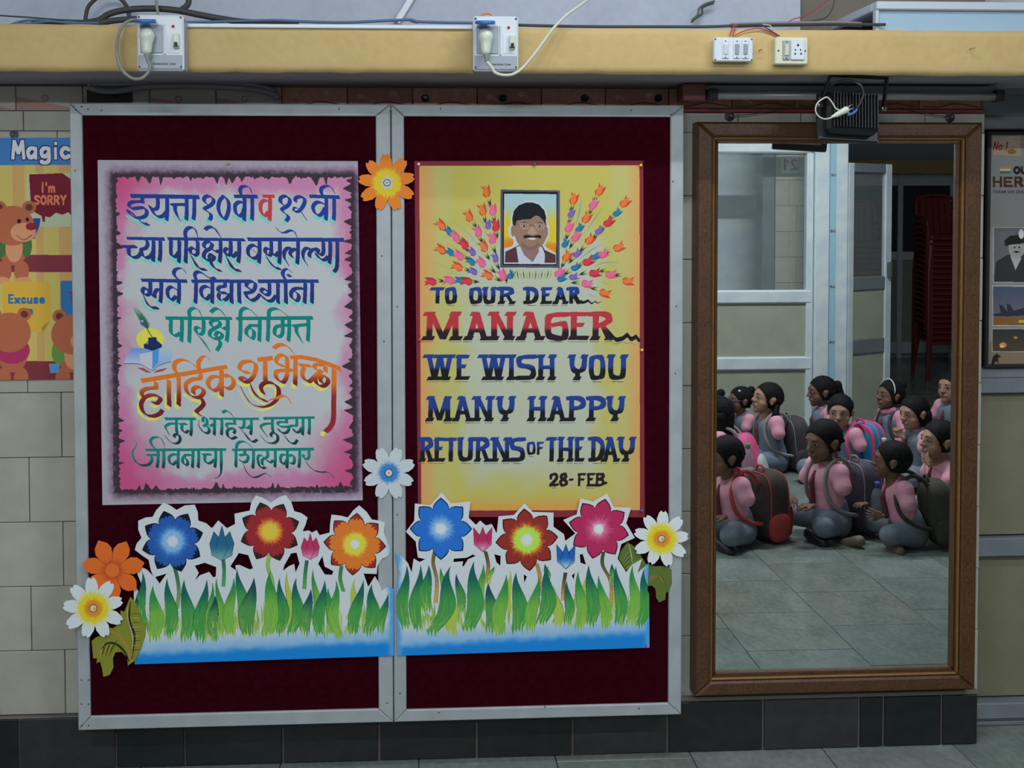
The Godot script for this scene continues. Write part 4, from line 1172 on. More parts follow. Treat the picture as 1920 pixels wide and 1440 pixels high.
func loose_flowers() -> void:
	rng.seed = 5
	var A := Vector2(110, 940)
	var s := 4.237
	var olive := pc(112, 116, 42)
	var dark := pc(34, 36, 28)
	var gold := pc(176, 150, 56)
	var vein := [[pts(A, s, [380, 1030, 470, 1060, 540, 1150, 575, 1270]), pc(150, 110, 52), 3.2, 0], [pts(A, s, [570, 800, 560, 950, 600, 1080, 580, 1250]), dark, 7.0, 3], [pts(A, s, [545, 840, 555, 960, 590, 1080, 580, 1230]), pc(196, 190, 150), 1.6, 3]]
	for k in 9:
		vein.append([pts(A, s, [360 + k * 14, 1120 - k * 3, 350 + k * 10, 1150 + k * 2, 330 + k * 9, 1230]), dark if k % 3 else gold, 1.6, 3])
		vein.append([pts(A, s, [575, 900 + k * 35, 610, 890 + k * 36, 650, 900 + k * 34]), gold if k % 2 else dark, 1.2, 3])
	vein.append([pts(A, s, [340, 1170, 380, 1130, 450, 1130, 520, 1190, 560, 1270]), dark, 6.0, 3])
	leaf_cutout(pts(A, s, [368, 1000, 430, 1010, 500, 960, 490, 870, 520, 880, 568, 762, 605, 800, 640, 880, 665, 960, 690, 970, 688, 1070, 650, 1180, 600, 1270, 550, 1305, 545, 1240, 500, 1195, 450, 1200, 430, 1250, 435, 1320, 405, 1380, 355, 1395, 345, 1330, 330, 1275, 300, 1285, 305, 1245, 275, 1250, 262, 1110, 300, 1080, 360, 1060]), 0.1185, olive, vein, "olive green card leaves under the white daffodil cut-out")
	single_flower(A + Vector2(427, 548) / s, 60, 7, -1.12, false, 0.1225, pc(196, 92, 36), "plain orange card flower behind the white daffodil cut-out", func(cv):
		var c := A + Vector2(427, 548) / s
		cv.burst(c, 15, 31, 60, pc(168, 66, 38), rng)
		for k in 7:
			var a := -1.12 + TAU * (k + 0.5) / 7.0
			cv.stroke(PackedVector2Array([c + Vector2.from_angle(a) * 16.0, c + Vector2.from_angle(a) * 34.0]), Vector2(0.6, 0.4), 0.6, pc(140, 60, 36), pc(140, 60, 36), 0, 1)
		cv.disc(c, 13, 13, pc(200, 96, 38)))
	var daffodil := func(cv, c, k):
		cv.burst(c, 27 * k, 41 * k, 60, pc(212, 180, 40), rng)
		cv.burst(c, 15 * k, 24 * k, 54, pc(206, 122, 42), rng)
		cv.disc(c, 7.6 * k, 7.6 * k, pc(74, 50, 36))
		cv.disc(c, 6.2 * k, 6.2 * k, pc(186, 180, 160))
		cv.disc(c + Vector2(2, 1), 2.6, 3, pc(176, 140, 60))
	single_flower(A + Vector2(275, 850) / s, 58.5, 9, -1.66, true, 0.1265, pc(182, 190, 196), "white daffodil card flower overlapping the plain orange flower", func(cv): daffodil.call(cv, A + Vector2(275, 850) / s, 1.0))
	# right-hand corner
	var D := Vector2(1000, 910)
	var sd := 4.363
	var v2 := [[pts(D, sd, [780, 480, 800, 560, 810, 640]), pc(176, 180, 140), 1.4, 3]]
	for k in 8:
		v2.append([pts(D, sd, [930 + k * 10, 800 - k * 4, 980 + k * 9, 740, 1040 + k * 6, 760 + k * 9]), pc(46, 48, 34) if k % 2 else pc(150, 136, 60), 1.6, 3])
		v2.append([pts(D, sd, [800, 530 + k * 20, 760, 570 + k * 18, 730, 640 + k * 12]), pc(34, 52, 34) if k % 2 else pc(120, 130, 60), 1.4, 3])
	leaf_cutout(pts(D, sd, [700, 600, 715, 540, 770, 468, 810, 490, 850, 520, 870, 560, 920, 640, 1000, 665, 1090, 660, 1130, 690, 1135, 800, 1112, 865, 1085, 880, 1080, 935, 1030, 958, 1005, 920, 1000, 850, 970, 820, 930, 825, 850, 740, 790, 690, 755, 690]), 0.1105, pc(82, 96, 44), v2, "dark olive card leaves beside the bright blue flower meadow")
	single_flower(D + Vector2(1048, 438) / sd, 53, 9, -1.5, true, 0.119, pc(184, 190, 192), "white daffodil card flower overhanging the right board's frame", func(cv): daffodil.call(cv, D + Vector2(1048, 438) / sd, 0.95))
	# between the boards
	var o := Vector2(660, 280)
	single_flower(o + Vector2(725, 695) / 11.08, 55, 9, -1.62, true, 0.1145, pc(196, 108, 40), "orange card flower with yellow heart between the boards", func(cv):
		var c := o + Vector2(725, 695) / 11.08
		cv.burst(c, 25, 33, 40, pc(186, 164, 44), rng)
		cv.burst(c, 9, 17, 9, pc(160, 164, 172), rng)
		cv.disc(c, 6.8, 6.8, pc(42, 46, 54))
		cv.disc(c, 5.4, 5.4, pc(166, 170, 176))
		cv.disc(c, 1.3, 1.3, pc(30, 32, 36)))
	o = Vector2(665, 825)
	single_flower(o + Vector2(708, 685) / 11.08, 50.5, 8, -1.18, true, 0.1145, pc(166, 174, 178), "white card flower with blue heart between the boards", func(cv):
		var c := o + Vector2(708, 685) / 11.08
		cv.burst(c, 17, 27, 56, pc(54, 112, 172), rng)
		cv.burst(c, 6.8, 11, 24, pc(28, 52, 96), rng)
		cv.disc(c, 6.2, 6.2, pc(188, 176, 150))
		cv.disc(c, 1.2, 1.2, pc(50, 46, 40)))
# ---------------------------------------------------------------- materials shared by the place
func make_materials() -> void:
	M.tile = [grainy(pc(140, 139, 128), pc(150, 149, 138), 0.32, 3.0, 1, 0.01, 0.25, 0.4, 0.02), grainy(pc(136, 135, 125), pc(147, 145, 135), 0.32, 3.0, 2, 0.01, 0.25, 0.4, 0.02)]
	M.grout = mat(pc(92, 88, 80), 0.9)
	M.lilac = grainy(pc(152, 160, 172, 1.3), pc(164, 172, 184, 1.3), 0.85, 1.2, 5, 0.006, 0.08, 0.35, 0.04)
	M.ledge = grainy(pc(174, 149, 99, 1.3), pc(181, 157, 107, 1.3), 0.8, 1.6, 8, 0.012, 0.07, 0.5, 0.12)
	M.under = grainy(pc(120, 114, 124), pc(134, 128, 136), 0.9, 1.6, 9, 0.01, 0.1, 0.5, 0.1)
	M.border = [grainy(pc(132, 84, 70), pc(158, 108, 92), 0.4, 6.0, 12, 0.02, 0.2, 0.6, 0.0, 0.15), grainy(pc(120, 70, 56), pc(140, 90, 74), 0.4, 6.0, 13, 0.02, 0.2, 0.6, 0.0, 0.15)]
	M.motif = mat(pc(148, 118, 108), 0.4)
	M.vine = mat(pc(92, 54, 46), 0.5)
	M.mosaic = grainy(pc(134, 124, 118), pc(158, 148, 142), 0.4, 14.0, 14, 0.05, 0.4, 0.7)
	M.mosaic_red = grainy(pc(130, 96, 90), pc(150, 116, 108), 0.45, 14.0, 15, 0.05, 0.4, 0.7)
	M.stone = [grainy(pc(18, 20, 20), pc(30, 32, 31), 0.45, 2.5, 17, 0.02, 0.3, 0.5), grainy(pc(30, 31, 31), pc(42, 43, 42), 0.5, 2.5, 18, 0.02, 0.3, 0.5), grainy(pc(14, 20, 21), pc(24, 30, 31), 0.4, 2.5, 19, 0.02, 0.3, 0.5)]
	M.joint = mat(pc(92, 86, 80), 0.9)
	var floor_tones := [[[84, 92, 86], [108, 116, 110]], [[90, 98, 94], [114, 122, 118]], [[82, 92, 88], [104, 114, 110]]]
	M.floor = []
	for k in 3:
		var f := grainy(pc(floor_tones[k][0][0], floor_tones[k][0][1], floor_tones[k][0][2]), pc(floor_tones[k][1][0], floor_tones[k][1][1], floor_tones[k][1][2]), 0.18, 0.9, 21 + k, 0.02, 0.14, 0.55, 0.03, 0.3)
		M.floor.append(f)
	M.floor_joint = mat(pc(58, 62, 58), 0.9)
	M.white_paint = grainy(pc(170, 172, 172), pc(182, 184, 184), 0.85, 1.0, 25, 0.006, 0.06, 0.4, 0.03)
	M.alu = grainy(pc(132, 138, 141), pc(143, 149, 152), 0.55, 3.0, 27, 0.012, 0.3, 0.35)
	M.alu.metallic = 0.15
	M.pale_alu = grainy(pc(168, 178, 188), pc(184, 192, 200), 0.35, 2.0, 28, 0.01, 0.2, 0.3)
	M.grey_alu = grainy(pc(88, 94, 100), pc(102, 108, 114), 0.4, 2.0, 29, 0.01, 0.2, 0.3)
	M.felt = grainy(pc(34, 3, 11), pc(46, 6, 17), 1.0, 6.0, 31, 0.02, 0.4, 0.6, 0.03)
	M.felt.metallic_specular = 0.05
	M.wood = grainy(pc(50, 31, 16), pc(78, 50, 26), 0.45, 2.2, 33, 0.02, 0.16, 0.7, 0.02)
	M.wood_dark = grainy(pc(70, 42, 28), pc(98, 62, 42), 0.42, 2.2, 34, 0.02, 0.16, 0.7, 0.02)
	M.bead = grainy(pc(84, 58, 28), pc(104, 74, 40), 0.4, 2.2, 35, 0.02, 0.16, 0.7)
	M.panel = grainy(pc(130, 134, 120), pc(140, 144, 130), 0.6, 2.0, 37, 0.01, 0.2, 0.4)
	M.shaded_panel = grainy(pc(92, 90, 72), pc(100, 98, 80), 0.6, 2.0, 38, 0.01, 0.2, 0.4)  # panel colour with the shade of the recess put into it
	M.mirror = mat(Color(0.93, 0.95, 0.94), 0.0, 1.0)
	M.glass = mat(Color(0.8, 0.88, 0.88, 0.07), 0.02)
	M.glass.transparency = BaseMaterial3D.TRANSPARENCY_ALPHA
	M.white_plastic = mat(pc(170, 176, 182), 0.35)
	M.grey_plastic = mat(pc(126, 132, 142), 0.45)
	M.ivory = mat(pc(172, 172, 152), 0.35)
	M.cream_plug = mat(pc(166, 172, 160), 0.22)
	M.blue_plastic = mat(pc(44, 88, 150), 0.4)
	M.black_plastic = mat(pc(22, 24, 26), 0.5)
	M.black_metal = mat(pc(20, 22, 24), 0.45)
	M.screw = mat(pc(70, 72, 74), 0.4, 0.6)
	M.red = mat(pc(140, 30, 44), 0.3)
	M.white_cable = mat(pc(160, 162, 148), 0.45)
	M.grey_cable = mat(pc(108, 110, 104), 0.5)
	M.dark_cable = mat(pc(46, 46, 46), 0.6)
	M.blue_cable = mat(pc(60, 84, 116), 0.5)
	M.red_cable = mat(pc(150, 44, 44), 0.5)
	M.conduit = mat(pc(104, 100, 104), 0.6)
	M.steel = mat(pc(120, 122, 124), 0.35, 0.8)
	M.tube_off = mat(pc(120, 118, 114), 0.25)

# ---------------------------------------------------------------- the place
func back_wall() -> void:
	var w := box_obj("wall_back", -3.6, 1.825, 0.0, 3.3, -0.2, -0.008, M.grout)
	struct(w, "cream tiled wall behind the boards and the mirror")
	# cream tiles, 200 mm square, laid in half bond
	var st := surf()
	cbox(st, Transform3D.IDENTITY, Vector3(0.1975, 0.1975, 0.012), 0.0018)
	st.generate_normals()
	var mesh := st.commit()
	rng.seed = 3
	for r in 10:
		var y := 0.168 + 0.1 + r * 0.1997
		var top := y + 0.1
		for c in range(-12, 16):
			var x := -1.27 + (0.0 if r % 2 == 1 else 0.1) + c * 0.2
			if x - 0.1 < -3.6 or x - 0.09 > 1.82:
				continue
			var o := put("tile", mesh, M.tile[rng.randi() % 2], w, at(x, y, -0.006 + rng.randf_range(-0.0006, 0.0006)))
			if x + 0.1 > 1.825:
				var cut := 1.825 - (x - 0.1)
				o.scale = Vector3(cut / 0.2, 1, 1)
				o.position.x = x - 0.1 + cut / 2.0
			if top > 2.025:
				o.scale.y = (2.025 - (y - 0.1)) / 0.2
				o.position.y = (y - 0.1 + 2.025) / 2.0
	# row of border tiles under the ledge: pale mosaic on the left, terracotta with leaves further right
	for k in range(-12, 12):
		var x0 := -0.39 + 0.2 * k
		if x0 < -3.6 or x0 > 1.8:
			continue
		var x1 := minf(x0 + 0.1975, 1.822)
		if x0 < -0.4:
			var t := box_obj("border_tile", x0, x1, 2.027, 2.1, -0.012, 0.001, M.mosaic, w, 0.0015)
			var wedge := surf()
			for q in [[Vector3(x0 + 0.002, 2.029, 0.0015), Vector3(x0 + 0.002, 2.068, 0.0015), Vector3(x1 - 0.004, 2.029, 0.0015)]]:
				wedge.add_vertex(q[0]); wedge.add_vertex(q[1]); wedge.add_vertex(q[2])
			obj("inlay", wedge, M.mosaic_red, t)
			var ring := surf(true)
			lathe(ring, [Vector2(0.011, 0.0), Vector2(0.011, 0.003), Vector2(0.007, 0.003), Vector2(0.006, 0.001)], Transform3D(Basis(Vector3.RIGHT, PI / 2), Vector3(x0 + 0.085, 2.063, 0.001)), 14)
			obj("rosette", ring, M.motif, t)
		else:
			var t := box_obj("border_tile", x0, x1, 2.04, 2.1, -0.012, 0.002, M.border[absi(k) % 2], w, 0.0015)
			var vine := surf(true)
			tube(vine, spline(PackedVector3Array([Vector3(x0 + 0.01, 2.047, 0.003), Vector3(x0 + 0.06, 2.045, 0.003), Vector3(x0 + 0.11, 2.056, 0.003), Vector3(x0 + 0.15, 2.052, 0.003), Vector3(minf(x0 + 0.19, x1), 2.045, 0.003)]), 4), 0.0018, 5)
			obj("vine", vine, M.vine, t)
			for q in 2:
				var c := Vector3(x0 + 0.045 + 0.1 * q, 2.068 + 0.008 * q, 0.003)
				if c.x > x1 - 0.02:
					continue
				var leaf := surf()
				var ol := [Vector2(-0.02, 0.006), Vector2(-0.008, 0.014), Vector2(0.006, 0.011), Vector2(0.012, 0.002), Vector2(0.018, -0.018), Vector2(0.002, -0.006), Vector2(-0.012, -0.004)]
				for i in ol.size():
					var a: Vector2 = ol[i]
					var b: Vector2 = ol[(i + 1) % ol.size()]
					var mid := c + Vector3(0, 0, 0.005)
					tri(leaf, c + Vector3(a.x, a.y, 0), c + Vector3(b.x, b.y, 0), mid, c - Vector3(0, 0, 0.1))
				obj("leaf_relief", leaf, M.motif, t)
	# narrow red bullnose below the terracotta tiles
	box_obj("bullnose", -0.39, 1.822, 2.026, 2.04, -0.012, 0.006, mat(pc(98, 42, 42), 0.3), w, 0.003)
	# drilled holes with rubber rims
	for px in [797, 943, 1096, 1234]:
		var p := on_wall(px, 184, 0.004)
		var h := surf(true)
		lathe(h, [Vector2(0.012, 0.0), Vector2(0.012, 0.004), Vector2(0.008, 0.004), Vector2(0.0075, 0.0005), Vector2(0.0, 0.0005)], Transform3D(Basis(Vector3.RIGHT, PI / 2), p), 14)
		obj("wall_plug", h, M.black_plastic, w)
	# upper wall above the ledge
	var up := box_obj("wall_upper", -3.6, 1.215, 2.228, 3.3, -0.2, 0.03, M.lilac)
	struct(up, "lilac painted wall above the yellow ledge")
	var jamb := box_obj("wall_upper_return", 1.215, 4.2, 2.9, 3.3, -0.2, 0.03, M.lilac)
	struct(jamb, "lilac painted wall over the loft")
	# skirting of black stones
	var b := box_obj("baseboard_back", -3.6, 1.818, 0.0, 0.165, -0.02, 0.012, M.joint)
	struct(b, "black stone skirting along the tiled wall")
	var xs := [-3.6, -3.2, -2.8, -2.4, -2.0, -1.6]
	for px in [35, 217, 346, 530, 711, 894, 1074, 1252, 1431, 1611, 1657, 1766]:
		xs.append(on_wall(px, 1380, 0.02).x)
	xs.append(1.818)
	for i in xs.size() - 1:
		var g: float = 0.0022 if i < 9 else 0.0035
		box_obj("skirting_stone", xs[i] + g, xs[i + 1] - g, 0.004, 0.163, -0.01, 0.02, M.stone[[1, 0, 1, 2, 2, 0, 0, 0][(i + 4) % 8]], b, 0.002)
	box_obj("ledge_strip", 0.85, 1.82, 0.163, 0.176, -0.01, 0.018, M.grout, b, 0.003)
	# the painted ledge
	var st2 := surf()
	bx(st2, -3.6, 4.2, 2.106, 2.226, 0.0, 0.322, 0.004)
	var ledge := obj("trim_1", st2, M.under)
	struct(ledge, "projecting concrete ledge with yellow painted front")
	# its front, slightly uneven plaster
	rng.seed = 21
	var face := surf(true)
	var n := 150
	var rows := 7
	var grid := []
	for i in n + 1:
		var col := []
		for j in rows + 1:
			var x := lerpf(-3.6, 4.2, float(i) / n)
			var y := lerpf(2.1, 2.2275, float(j) / rows)
			if j == 0 or j == rows:
				y += rng.randf_range(-0.0018, 0.0018)
			var zz := 0.33 + rng.randf_range(-0.0007, 0.0007)
			if j == 0 or j == rows:
				zz -= 0.004
			col.append(Vector3(x, y, zz))
		grid.append(col)
	for i in n:
		for j in rows:
			quad(face, grid[i][j], grid[i + 1][j], grid[i + 1][j + 1], grid[i][j + 1], Vector3(0, 2.16, -5))
		quad(face, grid[i][0], grid[i + 1][0], Vector3(grid[i + 1][0].x, 2.106, 0.3), Vector3(grid[i][0].x, 2.106, 0.3), Vector3(grid[i][0].x, 2.3, 0.3))
		quad(face, grid[i][rows], grid[i + 1][rows], Vector3(grid[i + 1][rows].x, 2.226, 0.3), Vector3(grid[i][rows].x, 2.226, 0.3), Vector3(grid[i][rows].x, 2.0, 0.3))
	obj("yellow_front", face, M.ledge, ledge)

func rest_of_room() -> void:
	# floor of stone slabs
	var fl := box_obj("floor", -3.6, 7.2, -0.12, -0.006, -0.35, 9.6, M.floor_joint, null, 0.0)
	struct(fl, "grey green stone slab floor")
	rng.seed = 8
	var st := surf()
	cbox(st, Transform3D.IDENTITY, Vector3(0.4265, 0.012, 0.3965), 0.0014)
	st.generate_normals()
	var slab_mesh := st.commit()
	for c in range(-5, 11):
		var off := 0.0 if c % 2 == 0 else 0.17
		off += rng.randf_range(-0.04, 0.04)
		for r in range(-1, 17):
			var x := 1.095 + 0.43 * c
			var z := 0.05 + off + 0.4 * r
			if z < -0.3 or (x < 0.6 and z > 4.6):
				continue
			put("slab", slab_mesh, M.floor[rng.randi() % 3], fl, at(x, -0.006 + rng.randf_range(-0.0004, 0.0004), z))
	var dark_floor := box_obj("floor_far", 0.6, 7.2, -0.012, -0.001, 6.9, 9.5, M.floor[0], null, 0.001)
	struct(dark_floor, "stone floor of the unlit room behind the door")
	struct(box_obj("ceiling", -3.6, 7.2, 3.3, 3.45, -0.35, 9.6, M.white_paint, null, 0.0), "white painted ceiling")
	struct(box_obj("wall_left", -3.75, -3.6, 0.0, 3.3, -0.35, 9.6, M.white_paint, null, 0.0), "white painted side wall")
	struct(box_obj("wall_right", 7.2, 7.35, 0.0, 3.3, -0.35, 9.6, M.white_paint, null, 0.0), "white painted side wall of the hall")
	struct(box_obj("wall_behind", -3.6, 4.2, 0.0, 3.3, -0.5, -0.35, M.white_paint, null, 0.0), "white wall behind the loft and the notice partition")

	# recessed aluminium partition right of the mirror
	var p := box_obj("wall_partition", 1.8, 7.2, 0.0, 2.1, -0.2, -0.155, M.grey_alu)
	struct(p, "aluminium framed partition beside the mirror")
	for r in [[0.0, 0.016, 0.07, 0.09], [0.016, 0.07, 0.084, 0.07], [0.57, 0.632, 0.08, 0.09], [1.115, 1.165, 0.08, 0.09], [1.165, 1.2, 0.07, 0.06], [1.985, 2.03, 0.07, 0.07], [2.03, 2.1, 0.07, 0.06]]:
		box_obj("rail", 1.828, 7.2, r[0], r[1] if r[1] > r[0] else r[0] + 0.05, -0.16, -0.1, M.grey_alu, p, 0.004)
	box_obj("sill_rail", 1.828, 7.2, 0.03, 0.084, -0.16, -0.085, M.grey_alu, p, 0.004)
	box_obj("panel", 1.84, 7.2, 0.09, 0.565, -0.16, -0.125, M.shaded_panel, p)
	box_obj("panel", 1.84, 7.2, 0.637, 1.11, -0.16, -0.125, M.shaded_panel, p)
	box_obj("stile", 1.828, 1.872, 1.2, 2.03, -0.16, -0.1, M.alu, p, 0.004)
	box_obj("dark_pane", 1.872, 7.2, 1.2, 1.985, -0.16, -0.14, mat(pc(40, 40, 40), 0.3), p)

	# partition behind the photographer, seen in the mirror
	var zp := 4.65
	var r2 := box_obj("wall_rear", -3.6, 3.03, 0.0, 0.1, zp, zp + 0.06, M.pale_alu, null, 0.004)
	struct(r2, "white aluminium partition with glass upper panes")
	for yy in [[2.19, 2.3], [1.058, 1.16], [0.554, 0.656]]:
		box_obj("rail", -3.6, 3.03, yy[0], yy[1], zp - 0.01, zp + 0.06, M.pale_alu, r2, 0.012)
	box_obj("header_panel", -3.6, 0.95, 2.3, 3.3, zp, zp + 0.05, M.white_paint, r2)
	box_obj("added_transom_pane", 0.95, 3.03, 2.3, 3.3, zp + 0.02, zp + 0.026, M.glass, r2, 0.0)  # unseen glass, added so lamplight reaches the tiled pier behind
	for yy in [[0.1, 0.554], [0.656, 1.058]]:
		for k in 7:
			var x1 := 2.985 - k * 1.0
			box_obj("panel", maxf(x1 - 0.95, -3.6), x1, yy[0], yy[1], zp + 0.015, zp + 0.035, M.panel, r2)
	for k in 7:
		var x1 := 2.985 - k * 1.0
		box_obj("stile", x1, x1 + 0.05, 0.1, 2.19, zp - 0.004, zp + 0.06, M.pale_alu, r2, 0.004)
		box_obj("pane", maxf(x1 - 0.95, -3.6), x1, 1.16, 2.19, zp + 0.02, zp + 0.026, M.glass, r2, 0.0)
	var post := box_obj("trim_2", 3.04, 3.15, 0.0, 3.3, zp - 0.03, zp + 0.08, M.pale_alu, null, 0.006)
	struct(post, "wide white aluminium door post")
	box_obj("sticker_strip", 3.155, 3.2, 0.0, 3.3, zp - 0.02, zp + 0.08, mat(pc(132, 168, 184), 0.4), post, 0.002)
	box_obj("door_stop", 3.2, 3.3, 0.0, 3.3, zp - 0.01, zp + 0.08, M.pale_alu, post, 0.006)
	for k in 5:
		var tm := TextMesh.new()
		tm.text = "ue"
		tm.font_size = 16
		tm.pixel_size = 0.0022
		tm.depth = 0.001
		put("sticker_lettering", tm, mat(pc(90, 50, 70), 0.6), post, Transform3D(Basis(Vector3.UP, PI), Vector3(3.178, 0.35 + k * 0.42, zp - 0.0215)))
	# open door leaf
	var hinge := Vector3(3.305, 0.0, zp + 0.03)
	var leaf := Node3D.new()
	leaf.name = "door_1"
	add_child(leaf, true)
	struct(leaf, "half-glazed aluminium door leaf standing open")
	leaf.position = hinge
	leaf.rotation.y = -deg_to_rad(28.0)
	var lw := 0.5
	box_obj("stile", 0.0, 0.06, 0.02, 2.12, -0.02, 0.02, M.pale_alu, leaf, 0.004)
	box_obj("stile", lw - 0.07, lw, 0.02, 2.12, -0.02, 0.02, M.pale_alu, leaf, 0.004)
	for yy in [[0.02, 0.12], [0.66, 0.77], [1.15, 1.25], [2.05, 2.12]]:
		box_obj("rail", 0.06, lw - 0.07, yy[0], yy[1], -0.018, 0.018, M.grey_alu, leaf, 0.004)
	box_obj("panel", 0.06, lw - 0.07, 0.12, 0.66, -0.008, 0.008, M.panel, leaf)
	box_obj("panel", 0.06, lw - 0.07, 0.77, 1.15, -0.008, 0.008, M.panel, leaf)
	box_obj("pane", 0.06, lw - 0.07, 1.25, 2.05, -0.003, 0.003, M.glass, leaf, 0.0)
	box_obj("handle", lw - 0.06, lw - 0.02, 1.24, 1.36, -0.045, -0.02, M.steel, leaf, 0.006)
	# behind the glass: a pale wall, a grey post and a tiled pier
	struct(box_obj("wall_inner", 0.6, 2.95, 0.0, 3.3, 5.5, 5.6, M.pale_alu, null, 0.0), "pale panelled wall behind the glass partition")
	var px0 := mirrored_plane(1452, 500, 4.95).x
	var px1 := mirrored_plane(1506, 500, 4.95).x
	var pier := box_obj("wall_inner_pier", px0, px1, 0.0, 2.5, 4.95, 5.25, M.grout, null, 0.0)
	struct(pier, "narrow tiled pier behind the glass partition")
	for r in 12:
		var cut := px0 + (0.11 if r % 2 else 0.17)
		box_obj("tile", px0 + 0.001, cut - 0.001, r * 0.2, r * 0.2 + 0.197, 4.938, 4.95, M.tile[r % 2], pier, 0.0015)
		box_obj("tile", cut + 0.001, px1 - 0.001, r * 0.2, r * 0.2 + 0.197, 4.938, 4.95, M.tile[(r + 1) % 2], pier, 0.0015)
	struct(box_obj("trim_3", px0 - 0.1, px0 - 0.004, 0.0, 3.3, 4.94, 5.1, M.grey_alu, null, 0.004), "grey post behind the glass partition")
	# far room
	var far := box_obj("wall_far", 3.9, 7.2, 0.0, 3.3, 9.45, 9.6, M.lilac, null, 0.0)
	struct(far, "far wall of the unlit room with white window frames")
	box_obj("ledge", 3.9, 7.2, 2.24, 2.4, 9.2, 9.45, M.ledge, far, 0.003)
	for k in 5:
		var x0 := 3.95 + k * 0.65
		box_obj("frame_post", x0, x0 + 0.06, 0.0, 2.24, 9.38, 9.45, M.pale_alu, far, 0.004)
		box_obj("window_pane", x0 + 0.06, x0 + 0.65, 1.3, 2.1, 9.41, 9.44, mat(pc(22, 30, 42), 0.1), far)
		box_obj("panel", x0 + 0.06, x0 + 0.65, 0.2, 1.2, 9.42, 9.44, M.panel, far)
	box_obj("frame_rail", 3.95, 7.2, 1.2, 1.3, 9.4, 9.45, M.pale_alu, far, 0.004)
	box_obj("frame_rail", 3.95, 7.2, 2.1, 2.24, 9.4, 9.45, M.pale_alu, far, 0.004)
	box_obj("frame_rail", 3.95, 7.2, 0.06, 0.2, 9.4, 9.45, M.pale_alu, far, 0.004)
	struct(box_obj("wall_end", -3.6, 3.9, 0.0, 3.3, 9.45, 9.6, M.white_paint, null, 0.0), "end wall of the inner rooms")

# tube lamps on the hall ceiling; upright is the added fill lamp
func tube_lamp(where: Vector3, upright: bool, energy: float, label: String) -> void:
	var t := thing("tube_lamp", label, "lamp", where, 0.0, "tube lamps of the hall")
	t.rotation.x = PI / 2 if upright else 0.0
	box_obj("batten", -0.62, 0.62, -0.05, 0.0, -0.035, 0.035, M.white_plastic, t, 0.006)
	var st := surf(true)
	cyl(st, Vector3(-0.59, -0.075, 0), Vector3(0.59, -0.075, 0), 0.014, 10)
	var glow := mat(Color(0.95, 0.97, 1.0), 0.4)
	glow.emission_enabled = true
	glow.emission = Color(0.93, 0.97, 1.0)
	glow.emission_energy_multiplier = 3.0
	obj("tube", st, glow, t)
	for s in [-1, 1]:
		box_obj("lamp_holder", s * 0.59 - 0.012, s * 0.59 + 0.012, -0.092, -0.05, -0.018, 0.018, M.white_plastic, t, 0.003)
	var l := AreaLight3D.new()
	l.name = "tube_light"
	l.area_size = Vector2(1.18, 0.06)
	l.light_energy = energy
	l.light_color = Color(0.96, 0.98, 1.0)
	l.area_range = 14.0
	l.shadow_enabled = true
	t.add_child(l, true)
	l.position = Vector3(0, -0.095, 0)
	l.rotation.x = -PI / 2
# a flat bar cut to an outline, with its front edge chamfered
func slab_of(st: SurfaceTool, outline: Array, z0: float, z1: float, ch: float) -> void:
	var o := PackedVector2Array(outline)
	var c := Vector2.ZERO
	for p in o:
		c += p / o.size()
	var inner := Geometry2D.offset_polygon(o, -ch)
	var mid := Vector3(c.x, c.y, (z0 + z1) / 2.0)
	if inner.is_empty() or inner[0].size() != o.size():
		sheet(st, o, z0, z1, bounds(o))
		return
	# match corners
	var q := PackedVector2Array()
	for p in o:
		var best: Vector2 = inner[0][0]
		for r in inner[0]:
			if r.distance_to(p) < best.distance_to(p):
				best = r
		q.append(best)
	var n := o.size()
	for i in n:
		var j := (i + 1) % n
		quad(st, Vector3(o[i].x, o[i].y, z0), Vector3(o[j].x, o[j].y, z0), Vector3(o[j].x, o[j].y, z1 - ch), Vector3(o[i].x, o[i].y, z1 - ch), mid)
		quad(st, Vector3(o[i].x, o[i].y, z1 - ch), Vector3(o[j].x, o[j].y, z1 - ch), Vector3(q[j].x, q[j].y, z1), Vector3(q[i].x, q[i].y, z1), mid)
	quad(st, Vector3(q[0].x, q[0].y, z1), Vector3(q[1].x, q[1].y, z1), Vector3(q[2].x, q[2].y, z1), Vector3(q[3].x, q[3].y, z1), mid)
	quad(st, Vector3(o[0].x, o[0].y, z0), Vector3(o[1].x, o[1].y, z0), Vector3(o[2].x, o[2].y, z0), Vector3(o[3].x, o[3].y, z0), mid)

func frame_bars(parent: Node, called: String, m: Material, x0: float, x1: float, y0: float, y1: float, wl: float, wr: float, wt: float, wb: float, z0: float, z1: float, ch: float) -> void:
	var g := 0.0006
	var list := [
		[Vector2(x0, y1 - g), Vector2(x0, y0 + g), Vector2(x0 + wl, y0 + wb + g), Vector2(x0 + wl, y1 - wt - g)],
		[Vector2(x1, y0 + g), Vector2(x1, y1 - g), Vector2(x1 - wr, y1 - wt - g), Vector2(x1 - wr, y0 + wb + g)],
		[Vector2(x0 + g, y1), Vector2(x0 + wl + g, y1 - wt), Vector2(x1 - wr - g, y1 - wt), Vector2(x1 - g, y1)],
		[Vector2(x0 + g, y0), Vector2(x1 - g, y0), Vector2(x1 - wr - g, y0 + wb), Vector2(x0 + wl + g, y0 + wb)]]
	for o in list:
		var st := surf()
		slab_of(st, o, z0, z1, ch)
		obj(called, st, m, parent)

